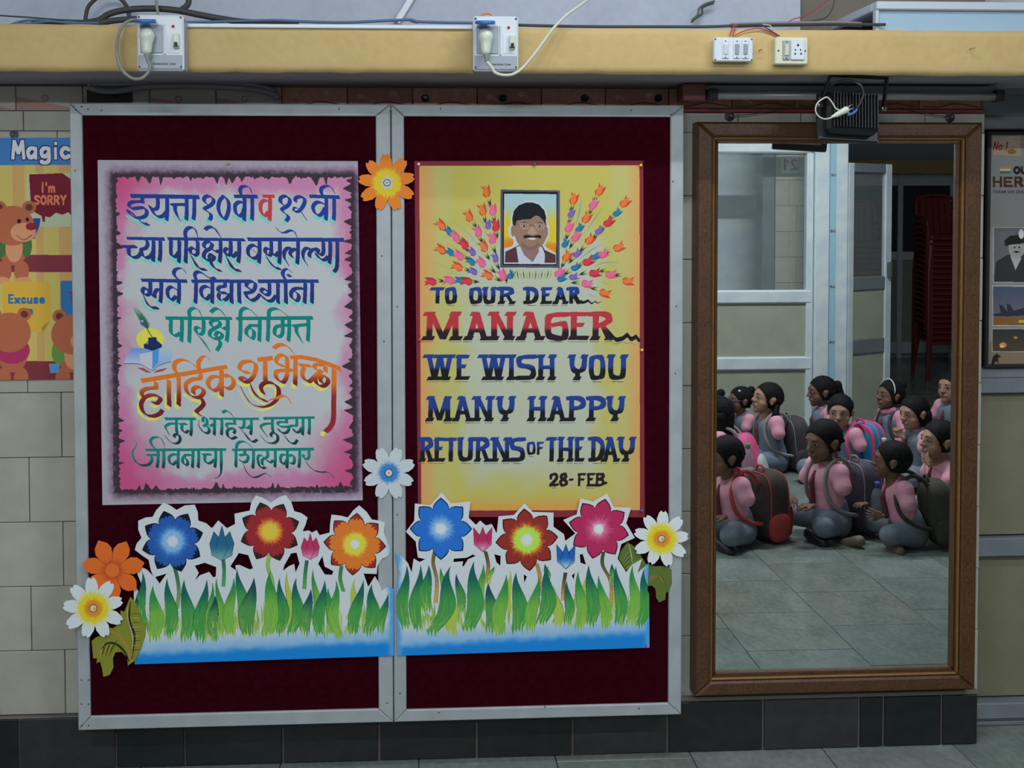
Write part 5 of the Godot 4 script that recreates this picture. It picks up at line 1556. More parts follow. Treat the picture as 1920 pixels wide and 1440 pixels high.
func boards() -> void:
	for k in 2:
		var x0: float = -0.998 if k == 0 else -0.0545
		var x1: float = -0.0575 if k == 0 else 0.828
		var y0 := 0.167
		var y1 := 2.037
		var b := thing("notice_board", ["maroon felt notice board in aluminium frame holding the pink poster", "maroon felt notice board in aluminium frame holding the yellow poster"][k], "board", Vector3.ZERO)
		var wl := 0.036 if k == 0 else 0.0375
		var wr := 0.0435 if k == 0 else 0.04
		frame_bars(b, "frame_bar", M.alu, x0, x1, y0, y1, wl, wr, 0.0355, 0.036 if k else 0.041, 0.055, 0.11, 0.0025)
		box_obj("felt_panel", x0 + 0.02, x1 - 0.02, y0 + 0.02, y1 - 0.02, 0.06, 0.1005, M.felt, b, 0.0)
		box_obj("wall_bracket", x0 + 0.15, x0 + 0.2, 1.85, 1.9, 0.001, 0.06, M.steel, b)
		box_obj("wall_bracket", x1 - 0.2, x1 - 0.15, 1.85, 1.9, 0.001, 0.06, M.steel, b)
		box_obj("wall_bracket", x0 + 0.15, x0 + 0.2, 0.3, 0.35, 0.001, 0.06, M.steel, b)
		box_obj("wall_bracket", x1 - 0.2, x1 - 0.15, 0.3, 0.35, 0.001, 0.06, M.steel, b)
		# rivets and drilled holes in the frame
		var holes: Array = [[138, 200], [142, 206], [153, 200], [165, 205], [190, 207], [636, 204], [141, 320], [153, 1275], [166, 1275], [153, 1320], [166, 1320], [153, 1360], [166, 1360], [716, 480], [720, 640], [726, 1318]] if k == 0 else [[826, 204], [1183, 207], [1258, 215], [742, 390], [745, 575], [750, 1300], [823, 1336], [1022, 1325], [1198, 1328], [1262, 340], [1266, 700], [745, 965], [1268, 574]]
		for h in holes:
			var p := on_wall(h[0], h[1], 0.11)
			var st := surf(true)
			lathe(st, [Vector2(0.0024, 0.0), Vector2(0.0024, 0.0008), Vector2(0.0, 0.0012)], Transform3D(Basis(Vector3.RIGHT, PI / 2), p), 8)
			obj("rivet", st, M.screw, b)
	# round headed pins
	var pins := [[428, 306, "brass", [150, 130, 90]], [785, 308, "white", [190, 190, 192]], [1002, 308, "green", [38, 84, 72]], [1201, 310, "yellow", [184, 168, 70]], [787, 637, "red", [196, 60, 50]], [1203, 656, "yellow", [196, 172, 90]], [1203, 957, "blue", [56, 72, 140]], [1210, 1209, "red", [176, 44, 50]]]
	var where := ["at the top of the pink poster", "in the top corner of the yellow poster", "at the top of the yellow poster", "in the top corner of the yellow poster", "at the edge of the yellow poster beside MANAGER", "at the edge of the yellow poster beside WE WISH YOU", "in the bottom corner of the yellow poster", "in the corner of the bright meadow cut-out"]
	for i in pins.size():
		var q: Array = pins[i]
		var p := on_wall(q[0], q[1], 0.104 if i < 7 else 0.108)
		var st := surf(true)
		lathe(st, [Vector2(0.0, -0.003), Vector2(0.0022, -0.003), Vector2(0.0022, 0.002), Vector2(0.0044, 0.003), Vector2(0.0048, 0.006), Vector2(0.003, 0.0085), Vector2(0.0, 0.009)], Transform3D(Basis(Vector3.RIGHT, PI / 2), p), 10)
		var c: Array = q[3]
		tag(obj("push_pin", st, mat(pc(c[0], c[1], c[2]), 0.3)), "%s round-headed pin %s" % [q[2], where[i]], "pin", "pins in the posters")

func mirror() -> void:
	var t := thing("wall_mirror", "tall wall mirror in a brown moulded wooden frame", "mirror")
	var x0 := 0.883
	var x1 := 1.785
	var y0 := 0.198
	var y1 := 1.992
	frame_bars(t, "frame_bar", M.wood, x0, x1, y0, y1, 0.05, 0.05, 0.045, 0.045, 0.002, 0.06, 0.006)
	# stepped inner moulding
	frame_bars(t, "inner_moulding", M.bead, x0 + 0.05, x1 - 0.05, y0 + 0.045, y1 - 0.045, 0.009, 0.009, 0.009, 0.009, 0.01, 0.052, 0.004)
	frame_bars(t, "glazing_bead", M.wood, x0 + 0.0595, x1 - 0.0595, y0 + 0.0545, y1 - 0.0545, 0.013, 0.013, 0.009, 0.011, 0.01, 0.043, 0.006)
	box_obj("backing", x0 + 0.03, x1 - 0.03, y0 + 0.03, y1 - 0.03, 0.004, 0.024, M.wood_dark, t)
	var st := surf()
	bx(st, x0 + 0.045, x1 - 0.045, y0 + 0.04, y1 - 0.04, 0.0245, MIRROR_Z, 0.0)
	obj("mirror_glass", st, M.mirror, t)
	# hanging wire over two round hooks
	for h in [[1368, 218, 1475, 203, "left"], [1781, 220, 1690, 203, "right"]]:
		var p := on_wall(h[0], h[1], 0.004)
		var k := surf(true)
		lathe(k, [Vector2(0.016, 0.0), Vector2(0.014, 0.005), Vector2(0.006, 0.008), Vector2(0.005, 0.018), Vector2(0.0, 0.02)], Transform3D(Basis(Vector3.RIGHT, PI / 2), p), 14)
		var o: Node = obj("wall_hook", k, M.steel)
		tag(o, "round wall hook above the mirror, %s" % ["beside the notice board" if h[4] == "left" else "near the notice partition"], "hook", "hooks above the mirror")
		var e := on_wall(h[2], h[3], 0.014)
		cable("wire", [p + Vector3(0, 0, 0.014), p.lerp(e, 0.4) + Vector3(0, -0.004, 0.014), e], 0.0013, M.dark_cable, o, 5)
# ---------------------------------------------------------------- things on and under the yellow ledge
func text_mesh(words: String, high: float, m: Material, parent: Node, xf: Transform3D, bold: bool = false) -> MeshInstance3D:
	var tm := TextMesh.new()
	var f := SystemFont.new()
	f.font_names = PackedStringArray(["Droid Sans"])
	if bold:
		f.font_weight = 700
	tm.font = f
	tm.text = words
	tm.font_size = 32
	tm.pixel_size = high / 32.0
	tm.depth = 0.0006
	return put("lettering", tm, m, parent, xf)

func screw(parent: Node, p: Vector3, r: float = 0.003) -> void:
	var st := surf(true)
	lathe(st, [Vector2(r, 0.0), Vector2(r, 0.001), Vector2(r * 0.5, 0.0016), Vector2(0.0, 0.0016)], Transform3D(Basis(Vector3.RIGHT, PI / 2), p), 8)
	obj("screw", st, M.screw, parent)

func power_box(x0: float, y0: float, label: String, cord: Array, cord_m: Material) -> void:
	var w := 0.124
	var h := 0.149
	var b := thing("socket_box", label, "socket", Vector3(x0, y0, 0.33))
	# parts are measured from the lower left corner of the box
	box_obj("back_box", 0.002, w - 0.002, 0.002, h - 0.002, -0.001, 0.055, M.grey_plastic, b, 0.004)
	var cover := box_obj("cover", 0.0, w, 0.0, h, 0.055, 0.068, M.white_plastic, b, 0.005)
	box_obj("lower_band", 0.004, w - 0.004, 0.004, 0.042, 0.066, 0.0695, M.grey_plastic, b, 0.002)
	box_obj("rib", 0.072, 0.078, 0.043, 0.125, 0.066, 0.073, M.white_plastic, b, 0.002)
	for q in [[0.007, 0.010], [0.117, 0.010], [0.007, 0.142], [0.117, 0.142]]:
		screw(b, Vector3(q[0], q[1], 0.069))
	var plate := box_obj("socket_plate", 0.009, 0.069, 0.046, 0.122, 0.066, 0.071, M.grey_plastic, b, 0.002)
	var lid := surf(true)
	lathe(lid, [Vector2(0.0, -0.005), Vector2(0.026, -0.005), Vector2(0.0275, -0.002), Vector2(0.0275, 0.002), Vector2(0.0255, 0.005), Vector2(0.0, 0.0055)], Transform3D(Basis(Vector3.RIGHT, 0.2), Vector3(0.031, 0.126, 0.098)), 22)
	obj("hinged_lid", lid, M.blue_plastic, b)
	# breaker with its red lamp
	box_obj("breaker_bay", 0.081, 0.116, 0.046, 0.1, 0.066, 0.0695, M.white_plastic, b, 0.002)
	var br := box_obj("breaker", 0.098, 0.114, 0.058, 0.097, 0.069, 0.079, M.cream_plug, b, 0.002)
	box_obj("toggle", 0.102, 0.110, 0.066, 0.074, 0.078, 0.086, M.black_plastic, br, 0.001)
	box_obj("slot", 0.0985, 0.1135, 0.061, 0.065, 0.0785, 0.0805, M.black_plastic, br, 0.0005)
	var red := surf(true)
	lathe(red, [Vector2(0.004, 0.0), Vector2(0.004, 0.002), Vector2(0.0025, 0.004), Vector2(0.0, 0.0045)], Transform3D(Basis(Vector3.RIGHT, PI / 2), Vector3(0.097, 0.118, 0.068)), 12)
	obj("pilot_lamp", red, M.red, b)
	text_mesh("Generator Line", 0.0085, M.black_plastic, b, at(0.072, 0.018, 0.0698), true)
	# moulded plug
	var st := surf(true)
	flesh(st, [[Vector3(0.031, 0.095, 0.085), Vector3(0.033, 0.088, 0.092), 0.017, 0.019], [Vector3(0.033, 0.088, 0.092), Vector3(0.0325, 0.05, 0.095), 0.018, 0.013]], 0.0025, 0.006)
	var plug: Node = obj("plug", st, M.cream_plug)
	tag(plug, "cream moulded plug in the %s" % label.replace("white ", ""), "plug", "plugs in the ledge sockets")
	plug.position = Vector3(x0, y0, 0.33)
	var neck := surf(true)
	lathe(neck, [Vector2(0.0045, 0.0), Vector2(0.005, 0.004), Vector2(0.0085, 0.02), Vector2(0.0088, 0.026)], at(0.0345, 0.02, 0.095), 12)
	obj("strain_relief", neck, M.grey_cable, plug)
	var c := []
	for q in cord:
		c.append(q - Vector3(x0, y0, 0.33))
	cable("cord", c, 0.0042, cord_m, plug, 8)

func ledge_things() -> void:
	var z := 0.42
	var p1 := on_wall(253, 130, z)
	var p2 := on_wall(888, 131, z)
	var c1 := [p1 + Vector3(0.0345, 0.022, 0.005)]
	for q in [[281, 124, 0.43], [276, 138, 0.43], [262, 148, 0.43], [244, 145, 0.42], [227, 128, 0.41], [219, 100, 0.395], [221, 70, 0.38], [231, 47, 0.36], [245, 38, 0.34], [256, 37, 0.32]]:
		c1.append(on_wall(q[0], q[1], q[2]))
	power_box(p1.x, p1.y, "white socket box on the ledge above the pink poster", c1, M.grey_cable)
	var c2 := [p2 + Vector3(0.0345, 0.022, 0.005)]
	for q in [[921, 125, 0.43], [928, 136, 0.43], [945, 141, 0.43], [962, 139, 0.43], [979, 128, 0.42], [1000, 104, 0.41], [1019, 78, 0.4], [1036, 55, 0.39], [1060, 30, 0.37], [1085, 12, 0.34], [1106, -4, 0.3], [1150, -40, 0.2]]:
		c2.append(on_wall(q[0], q[1], q[2]))
	power_box(p2.x, p2.y, "white socket box on the ledge above the yellow poster", c2, M.white_cable)

	# three switch plate and switch with five-pin socket
	var a := on_wall(1339, 115, 0.362)
	var b := on_wall(1413, 70, 0.362)
	var t := thing("switch_plate", "white plate with three switches on the yellow ledge", "switch", Vector3(a.x, a.y, 0.33))
	var w := b.x - a.x
	var h := b.y - a.y
	box_obj("box", 0.002, w - 0.002, 0.002, h - 0.002, -0.001, 0.024, M.white_plastic, t, 0.003)
	box_obj("plate", 0.0, w, 0.0, h, 0.022, 0.03, M.white_plastic, t, 0.003)
	for q in [[0.004, 0.005], [w - 0.005, 0.005], [0.004, h - 0.005], [w - 0.005, h - 0.005]]:
		screw(t, Vector3(q[0], q[1], 0.03), 0.0024)
	for x in [0.032, 0.064, 0.088]:
		var m := box_obj("switch_module", x - 0.010, x + 0.010, 0.008, h - 0.008, 0.029, 0.033, M.white_plastic, t, 0.0015)
		var st := surf()
		cbox(st, Transform3D(Basis(Vector3.RIGHT, 0.14), Vector3(x, h / 2.0, 0.0345)), Vector3(0.011, 0.029, 0.007), 0.0015)
		obj("rocker", st, M.white_plastic if x < 0.05 else M.grey_plastic, m)
		screw(m, Vector3(x, 0.011, 0.033), 0.002)
		screw(m, Vector3(x, h - 0.011, 0.033), 0.002)
	a = on_wall(1455, 120, 0.362)
	b = on_wall(1517, 69, 0.362)
	t = thing("switch_socket", "ivory plate with one switch and a five-pin socket on the yellow ledge", "socket", Vector3(a.x, a.y, 0.33))
	w = b.x - a.x
	h = b.y - a.y
	box_obj("box", 0.0, w, 0.0, h, -0.001, 0.026, M.ivory, t, 0.003)
	var m2 := box_obj("switch_module", 0.02, 0.041, 0.012, h - 0.01, 0.025, 0.03, M.grey_plastic, t, 0.0015)
	var st3 := surf()
	cbox(st3, Transform3D(Basis(Vector3.RIGHT, 0.14), Vector3(0.0305, h / 2.0 + 0.001, 0.0315)), Vector3(0.012, 0.03, 0.007), 0.0015)
	obj("rocker", st3, M.ivory, m2)
	screw(m2, Vector3(0.0305, 0.017, 0.03), 0.002)
	screw(m2, Vector3(0.0305, h - 0.014, 0.03), 0.002)
	var so := box_obj("socket_module", 0.043, 0.082, 0.012, h - 0.008, 0.025, 0.031, M.white_plastic, t, 0.0015)
	for q in [[0.0625, 0.053, 0.0032], [0.055, 0.04, 0.0022], [0.07, 0.04, 0.0022], [0.0545, 0.029, 0.0026], [0.0715, 0.029, 0.0026]]:
		var hole := surf(true)
		lathe(hole, [Vector2(q[2], 0.0), Vector2(q[2], 0.0006), Vector2(0.0, 0.0006)], Transform3D(Basis(Vector3.RIGHT, PI / 2), Vector3(q[0], q[1], 0.031)), 10)
		obj("pin_hole", hole, M.black_plastic, so)
	for q in [[0.009, h / 2.0], [w - 0.009, h / 2.0]]:
		screw(t, Vector3(q[0], q[1], 0.026), 0.0028)
	# thin wires into the two plates
	var wires := [[[1368, 68], [1371, 58], [1375, 50], [1379, 46]], [[1374, 68], [1377, 56], [1381, 47]], [[1377, 67], [1390, 60], [1405, 55], [1425, 53], [1445, 60], [1458, 68]], [[1420, 47], [1432, 50], [1446, 58], [1462, 68]], [[1430, 46], [1444, 48], [1447, 56]]]
	var wm := [M.red_cable, M.red_cable, M.red_cable, M.dark_cable, M.white_cable]
	var wl := ["short red wire entering the three-switch plate", "red wire curling into the three-switch plate", "long red wire from the three-switch plate to the ivory plate", "black wire bending down to the ivory plate", "white wire stub above the ivory plate"]
	for i in wires.size():
		var c := []
		for q in wires[i]:
			c.append(on_wall(q[0], q[1], 0.336))
		tag(cable("wire", c, 0.0016, wm[i], null, 6), wl[i], "wire", "wires at the switch plates")

	# nails in the plaster
	for q in [[1423, 95, "between the switch plates"], [1818, 92, "beside the shelf board"]]:
		var p := on_wall(q[0], q[1], 0.33)
		var st := surf(true)
		cyl(st, p - Vector3(0, 0, 0.004), p + Vector3(0, 0.001, 0.022), 0.0016, 6)
		lathe(st, [Vector2(0.004, 0.0), Vector2(0.004, 0.001), Vector2(0.0, 0.0015)], Transform3D(Basis(Vector3.RIGHT, PI / 2), p + Vector3(0, 0.001, 0.022)), 8)
		tag(obj("nail", st, M.ledge), "painted-over nail in the ledge %s" % q[2], "nail", "nails in the ledge")

	# what lies along the top of the ledge
	var run := func(called: String, label: String, list: Array, zz: float, r: float, m: Material, group: String) -> void:
		var c := []
		for q in list:
			c.append(on_wall(q[0], q[1], q[2] if q.size() > 2 else zz))
		tag(cable(called, c, r, m, null, 8), label, "cable", group)
	run.call("thick_cable", "thick black cable humping over the ledge behind the socket box", [[150, 44], [185, 38], [205, 26], [240, 18], [285, 16], [330, 19], [370, 27], [420, 36], [470, 42], [560, 43]], 0.26, 0.009, M.dark_cable, "cables on the ledge")
	run.call("thick_cable", "thick grey-black cable lying under the hump on the ledge", [[60, 44], [120, 44], [180, 44], [210, 39], [250, 36], [280, 40], [330, 44]], 0.28, 0.0085, M.dark_cable, "cables on the ledge")
	run.call("cable_loop", "black cable looped in a ring against the lilac wall", [[160, 42], [161, 30], [165, 14], [175, 2], [190, -8], [210, -8], [226, -2], [235, 8], [240, 18], [242, 30], [243, 42]], 0.12, 0.006, M.dark_cable, "cables on the ledge")
	run.call("thin_cable", "thin black line stretched across the lilac wall to the ledge", [[-60, 24], [0, 29], [60, 33], [110, 37], [165, 39], [200, 42]], 0.2, 0.0022, M.dark_cable, "cables on the ledge")
	run.call("blue_cable", "blue wire bundle lying on the ledge, upper strand", [[20, 46], [45, 39], [75, 38], [105, 42], [130, 41], [160, 44], [180, 45]], 0.3, 0.003, M.blue_cable, "cables on the ledge")
	run.call("blue_cable", "blue wire bundle lying on the ledge, lower strand", [[25, 45], [60, 43], [95, 40], [125, 43], [150, 43], [185, 43]], 0.31, 0.003, M.blue_cable, "cables on the ledge")
	run.call("blue_cable", "blue cable along the ledge between the socket boxes", [[345, 42], [400, 41], [470, 39], [520, 38], [580, 41], [650, 42], [720, 39], [770, 37], [790, 41], [890, 43]], 0.29, 0.004, M.blue_cable, "cables on the ledge")
	run.call("grey_cable", "pale cable dropping behind the left socket box", [[292, -20], [293, 5], [296, 24], [297, 40]], 0.3, 0.004, M.grey_cable, "cables on the ledge")
	run.call("flexible_pipe", "short black pipe end hanging above the left socket box", [[353, -20], [354, 0], [351, 10], [341, 18], [335, 24]], 0.24, 0.0085, M.dark_cable, "cables on the ledge")
	run.call("brown_wire", "brown wire curling over the ledge beside the white strip", [[740, 44], [750, 38], [762, 37], [775, 42], [785, 43]], 0.29, 0.0018, mat(pc(100, 62, 44), 0.6), "cables on the ledge")
	run.call("black_strip", "black cable lying along the ledge right of the socket box", [[972, 47], [1050, 49], [1130, 50], [1250, 50], [1330, 50], [1400, 47], [1480, 46], [1560, 45], [1610, 46], [1660, 46]], 0.318, 0.0042, M.dark_cable, "cables on the ledge")
	run.call("thick_cable", "thick grey cable end lying on the ledge toward the shelf", [[1370, 48], [1430, 46], [1500, 45], [1560, 44], [1615, 46]], 0.28, 0.0075, M.conduit, "cables on the ledge")
	run.call("loose_wire", "green and black wires dangling from the lilac wall", [[1340, 2], [1322, 8], [1311, 16], [1308, 28], [1297, 38]], 0.06, 0.0035, mat(pc(60, 74, 66), 0.6), "cables on the ledge")
	run.call("loose_wire", "dark wire end twisted beside the dangling green wires", [[1338, 6], [1318, 14], [1316, 26], [1305, 34], [1296, 42]], 0.06, 0.003, M.dark_cable, "cables on the ledge")
	run.call("loose_wire", "red wire sagging on the lilac wall toward the shelf", [[1560, -6], [1545, 6], [1525, 20], [1508, 30], [1490, 35], [1478, 41]], 0.06, 0.0016, M.red_cable, "cables on the ledge")
	run.call("loose_wire", "black wire sagging on the lilac wall beside the red one", [[1566, -6], [1562, 12], [1552, 30], [1535, 37], [1500, 42], [1440, 44]], 0.07, 0.0018, M.dark_cable, "cables on the ledge")
	# white cable strips
	var s0 := on_wall(343, 48, 0.33)
	var s1 := on_wall(889, 48, 0.33)
	tag(box_obj("cable_strip", s0.x, s1.x, 2.2205, 2.2315, 0.318, 0.336, M.white_plastic, null, 0.002), "white plastic cable strip along the top edge of the ledge", "strip")
	var d0 := on_wall(744, 42, 0.045)
	var d1 := on_wall(800, -50, 0.045)
	var ds := surf()
	var dir := (d1 - d0)
	cbox(ds, Transform3D(Basis(Vector3.BACK, dir.angle_to(Vector3.RIGHT)), (d0 + d1) / 2.0), Vector3(dir.length(), 0.019, 0.012), 0.002)
	tag(obj("cable_strip", ds, M.white_plastic), "white cable strip running diagonally up the lilac wall", "strip")
	# dark back of the right box and coloured wires behind it
	run.call("loose_wire", "yellow and red wire hump behind the right socket box", [[900, 32], [905, 27], [914, 25], [922, 28]], 0.35, 0.003, mat(pc(170, 110, 60), 0.6), "cables on the ledge")

	# conduit under the ledge at the left, running out of a hole drawn as a black plate
	var pipe := thing("conduit", "grey cable conduit sagging under the ledge at the left", "pipe")
	for k in 2:
		var st := surf(true)
		var list := [[168, 164], [190, 170], [220, 171], [270, 163], [340, 161], [420, 163], [480, 168], [515, 178], [522, 186]] if k == 0 else [[165, 158], [230, 157], [330, 157], [450, 158], [500, 165], [518, 176]]
		var c := PackedVector3Array()
		for q in list:
			c.append(on_wall(q[0], q[1], 0.035 if k == 0 else 0.03))
		tube(st, spline(c, 5), 0.009 if k == 0 else 0.008, 10)
		obj("pipe", st, M.conduit, pipe)
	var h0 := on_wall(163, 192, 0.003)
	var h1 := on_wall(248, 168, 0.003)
	box_obj("hole_darkness", h0.x, h1.x, h0.y, h1.y, 0.0015, 0.006, M.black_plastic, pipe, 0.002)  # black plate stands in for the darkness inside the hole
	for k in 9:
		var q0 := on_wall(172 + k * 3, 168, 0.012)
		var q1 := on_wall(196 + k * 5, 190, 0.012)
		cable("lead", [q0, q0.lerp(q1, 0.5) + Vector3(-0.006, -0.006, 0), q1], 0.002, M.dark_cable, pipe, 5)

	# tube batten that hangs under the ledge above the mirror
	var l := thing("tube_batten", "unlit dusty tube lamp batten under the ledge above the mirror", "lamp")
	var t0 := on_wall(1330, 166, 0.09)
	var t1 := on_wall(1868, 168, 0.09)
	box_obj("channel", t0.x - 0.06, t1.x, 2.076, 2.1, 0.05, 0.1, M.conduit, l, 0.003)
	var tb := surf(true)
	cyl(tb, Vector3(t0.x, 2.066, 0.115), Vector3(t1.x, 2.066, 0.115), 0.0125, 12)
	obj("glass_tube", tb, M.tube_off, l)
	box_obj("holder", t0.x - 0.014, t0.x + 0.014, 2.05, 2.085, 0.095, 0.135, M.black_plastic, l, 0.003)
	box_obj("holder", t1.x - 0.02, t1.x + 0.004, 2.05, 2.085, 0.095, 0.135, M.black_plastic, l, 0.003)
	var j0 := on_wall(1280, 180, 0.1)
	box_obj("choke_box", j0.x, j0.x + 0.07, 2.052, 2.103, 0.03, 0.11, M.vine, l, 0.004)

	flood_light()

	# white box shelf on the ledge, upper right
	var e0 := on_wall(1647, 52, 0.32)
	var sh := thing("box_shelf", "white framed box shelf with pale blue front on the ledge", "shelf")
	var pale := mat(pc(140, 166, 186, 1.3), 0.5)
	var rim := mat(pc(170, 178, 188, 1.3), 0.4)
	box_obj("front_panel", e0.x, 4.0, 2.2285, 2.29, 0.29, 0.305, pale, sh)
	box_obj("front_rail", e0.x - 0.004, 4.0, 2.288, 2.312, 0.285, 0.318, rim, sh, 0.003)
	box_obj("corner_post", e0.x - 0.004, e0.x + 0.006, 2.2285, 2.29, 0.29, 0.312, rim, sh, 0.002)
	box_obj("side_rail", e0.x - 0.004, e0.x + 0.02, 2.288, 2.312, -0.15, 0.285, rim, sh, 0.003)
	box_obj("top_board", e0.x, 4.0, 2.3, 2.309, -0.15, 0.29, rim, sh)
	box_obj("foot", e0.x + 0.02, e0.x + 0.05, 2.2285, 2.29, -0.1, -0.06, M.black_plastic, sh)

func flood_light() -> void:
	# hangs face to the wall from a bracket under the ledge, its finned back towards the room
	var c := on_wall(1598, 212, 0.25)
	var t := thing("flood_light", "black finned floodlight hanging from a bracket under the ledge", "floodlight", c)
	t.rotation = Vector3(-0.16, 0.0, -0.055)
	box_obj("rim", -0.092, 0.092, -0.078, 0.068, -0.045, -0.027, M.black_metal, t, 0.005)
	box_obj("housing", -0.076, 0.076, -0.062, 0.055, -0.028, 0.012, M.black_metal, t, 0.012)
	for k in 15:
		var x := -0.064 + k * 0.0091
		box_obj("fin", x - 0.0016, x + 0.0016, -0.05, 0.052, 0.008, 0.03, M.black_metal, t, 0.0008)
	box_obj("front_glass", -0.07, 0.07, -0.056, 0.05, -0.0475, -0.0445, mat(pc(96, 100, 92), 0.1), t)
	for q in [[-0.087, -0.073], [0.087, -0.073], [-0.087, 0.063], [0.087, 0.063]]:
		screw(t, Vector3(q[0], q[1], -0.0268), 0.003)
	text_mesh("Bonton", 0.010, M.grey_plastic, t, at(0.0, -0.058, 0.0125)).queue_free()
	var st := surf()
	var top := t.transform.affine_inverse() * Vector3(c.x, 2.1025, c.z + 0.03)
	for s in [-1, 1]:
		var foot := Vector3(s * 0.094, 0.02, -0.005)
		var head := Vector3(s * 0.083, top.y, top.z)
		var mid := (foot + head) / 2.0
		var y_axis := (head - foot).normalized()
		var x_axis := y_axis.cross(Vector3.BACK).normalized()
		cbox(st, Transform3D(Basis(x_axis, y_axis, x_axis.cross(y_axis)), mid), Vector3(0.005, (head - foot).length(), 0.018), 0.0015)
	cbox(st, Transform3D(Basis.IDENTITY, Vector3(0, top.y, top.z)), Vector3(0.171, 0.005, 0.018), 0.0015)
	obj("bracket", st, M.black_metal, t)
	for s in [-1, 1]:
		var kn := surf(true)
		cyl(kn, Vector3(s * 0.088, 0.02, -0.005), Vector3(s * 0.102, 0.02, -0.005), 0.007, 10)
		obj("bracket_bolt", kn, M.steel, t)
	# lead with its loose plug
	var lead := []
	for q in [[1555, 166, 0.27], [1560, 158, 0.28], [1580, 152, 0.29], [1600, 153, 0.3], [1615, 162, 0.31], [1619, 178, 0.31], [1613, 192, 0.31], [1608, 203, 0.31]]:
		lead.append(t.transform.affine_inverse() * on_wall(q[0], q[1], q[2]))
	cable("lead", lead, 0.0042, M.black_plastic, t, 8)
	var pl := thing("loose_plug", "cream two-pin plug on a short lead hanging over the floodlight", "plug")
	var cord := []
	for q in [[1592, 212, 0.315], [1580, 208, 0.32], [1568, 204, 0.32], [1560, 192, 0.32], [1552, 183, 0.32], [1545, 184, 0.32], [1533, 193, 0.32], [1529, 206, 0.32], [1534, 217, 0.32], [1545, 223, 0.32], [1558, 221, 0.32], [1566, 217, 0.32]]:
		cord.append(on_wall(q[0], q[1], q[2]))
	cable("cord", cord, 0.0022, M.white_cable, pl, 7)
	var pa := on_wall(1569, 215, 0.32)
	var pb := on_wall(1586, 206, 0.32)
	var body := surf(true)
	flesh(body, [[on_wall(1560, 219, 0.32), pa, 0.004, 0.006], [pa, pb, 0.007, 0.010]], 0.002, 0.003)
	obj("body", body, M.cream_plug, pl)
	for k in 2:
		var d := (pb - pa).normalized()
		var n := Vector3(-d.y, d.x, 0) * (0.005 if k == 0 else -0.005)
		var st2 := surf(true)
		cyl(st2, pb + n + d * 0.006, pb + n + d * 0.024, 0.0018, 6)
		obj("pin", st2, M.steel, pl)
	cable("blue_tape", [on_wall(1590, 216, 0.318), on_wall(1600, 212, 0.318), on_wall(1607, 205, 0.314)], 0.0036, M.blue_plastic, pl, 7)
# ---------------------------------------------------------------- printed posters at the two edges of the view
func bear(cv: Canvas, o: Vector2, s: float, head: Vector2, body: Vector2, vest: Color, back: bool) -> void:
	var fur := pc(158, 88, 62)
	var light := pc(186, 130, 96)
	var line := pc(96, 48, 40)
	for sgn in [-1, 1]:
		cv.disc(o + (body + Vector2(sgn * 42, 125)) / s, 36 / s, 52 / s, fur)
		cv.disc(o + (body + Vector2(sgn * 52, 170)) / s, 40 / s, 18 / s, light)
		cv.disc(o + (head + Vector2(sgn * 72 + (8 if not back else 0), -88)) / s, 34 / s, 32 / s, fur)
		cv.disc(o + (head + Vector2(sgn * 72 + (8 if not back else 0), -88)) / s, 18 / s, 17 / s, line)
	cv.disc(o + body / s, 76 / s, 98 / s, fur)
	if back:
		cv.disc(o + (body + Vector2(0, -10)) / s, 84 / s, 66 / s, vest)
	else:
		cv.disc(o + (body + Vector2(-62, 0)) / s, 34 / s, 60 / s, vest)
		cv.disc(o + (body + Vector2(66, 0)) / s, 26 / s, 58 / s, vest)
		cv.disc(o + (body + Vector2(6, 12)) / s, 42 / s, 70 / s, light)
	cv.disc(o + head / s, 104 / s, 96 / s, fur)
	if not back:
		cv.disc(o + (head + Vector2(52, 32)) / s, 62 / s, 46 / s, light)
		cv.disc(o + (head + Vector2(90, 4)) / s, 26 / s, 18 / s, pc(120, 36, 44))
		cv.disc(o + (head + Vector2(32, -22)) / s, 9 / s, 11 / s, pc(40, 26, 26))
		cv.disc(o + (head + Vector2(72, -30)) / s, 8 / s, 10 / s, pc(40, 26, 26))
		cv.stroke(pts(o, s, [head.x + 20, head.y + 48, head.x + 55, head.y + 68, head.x + 92, head.y + 46]), Vector2(1.0, 0.8), 1.0, line, line, 0, 1)

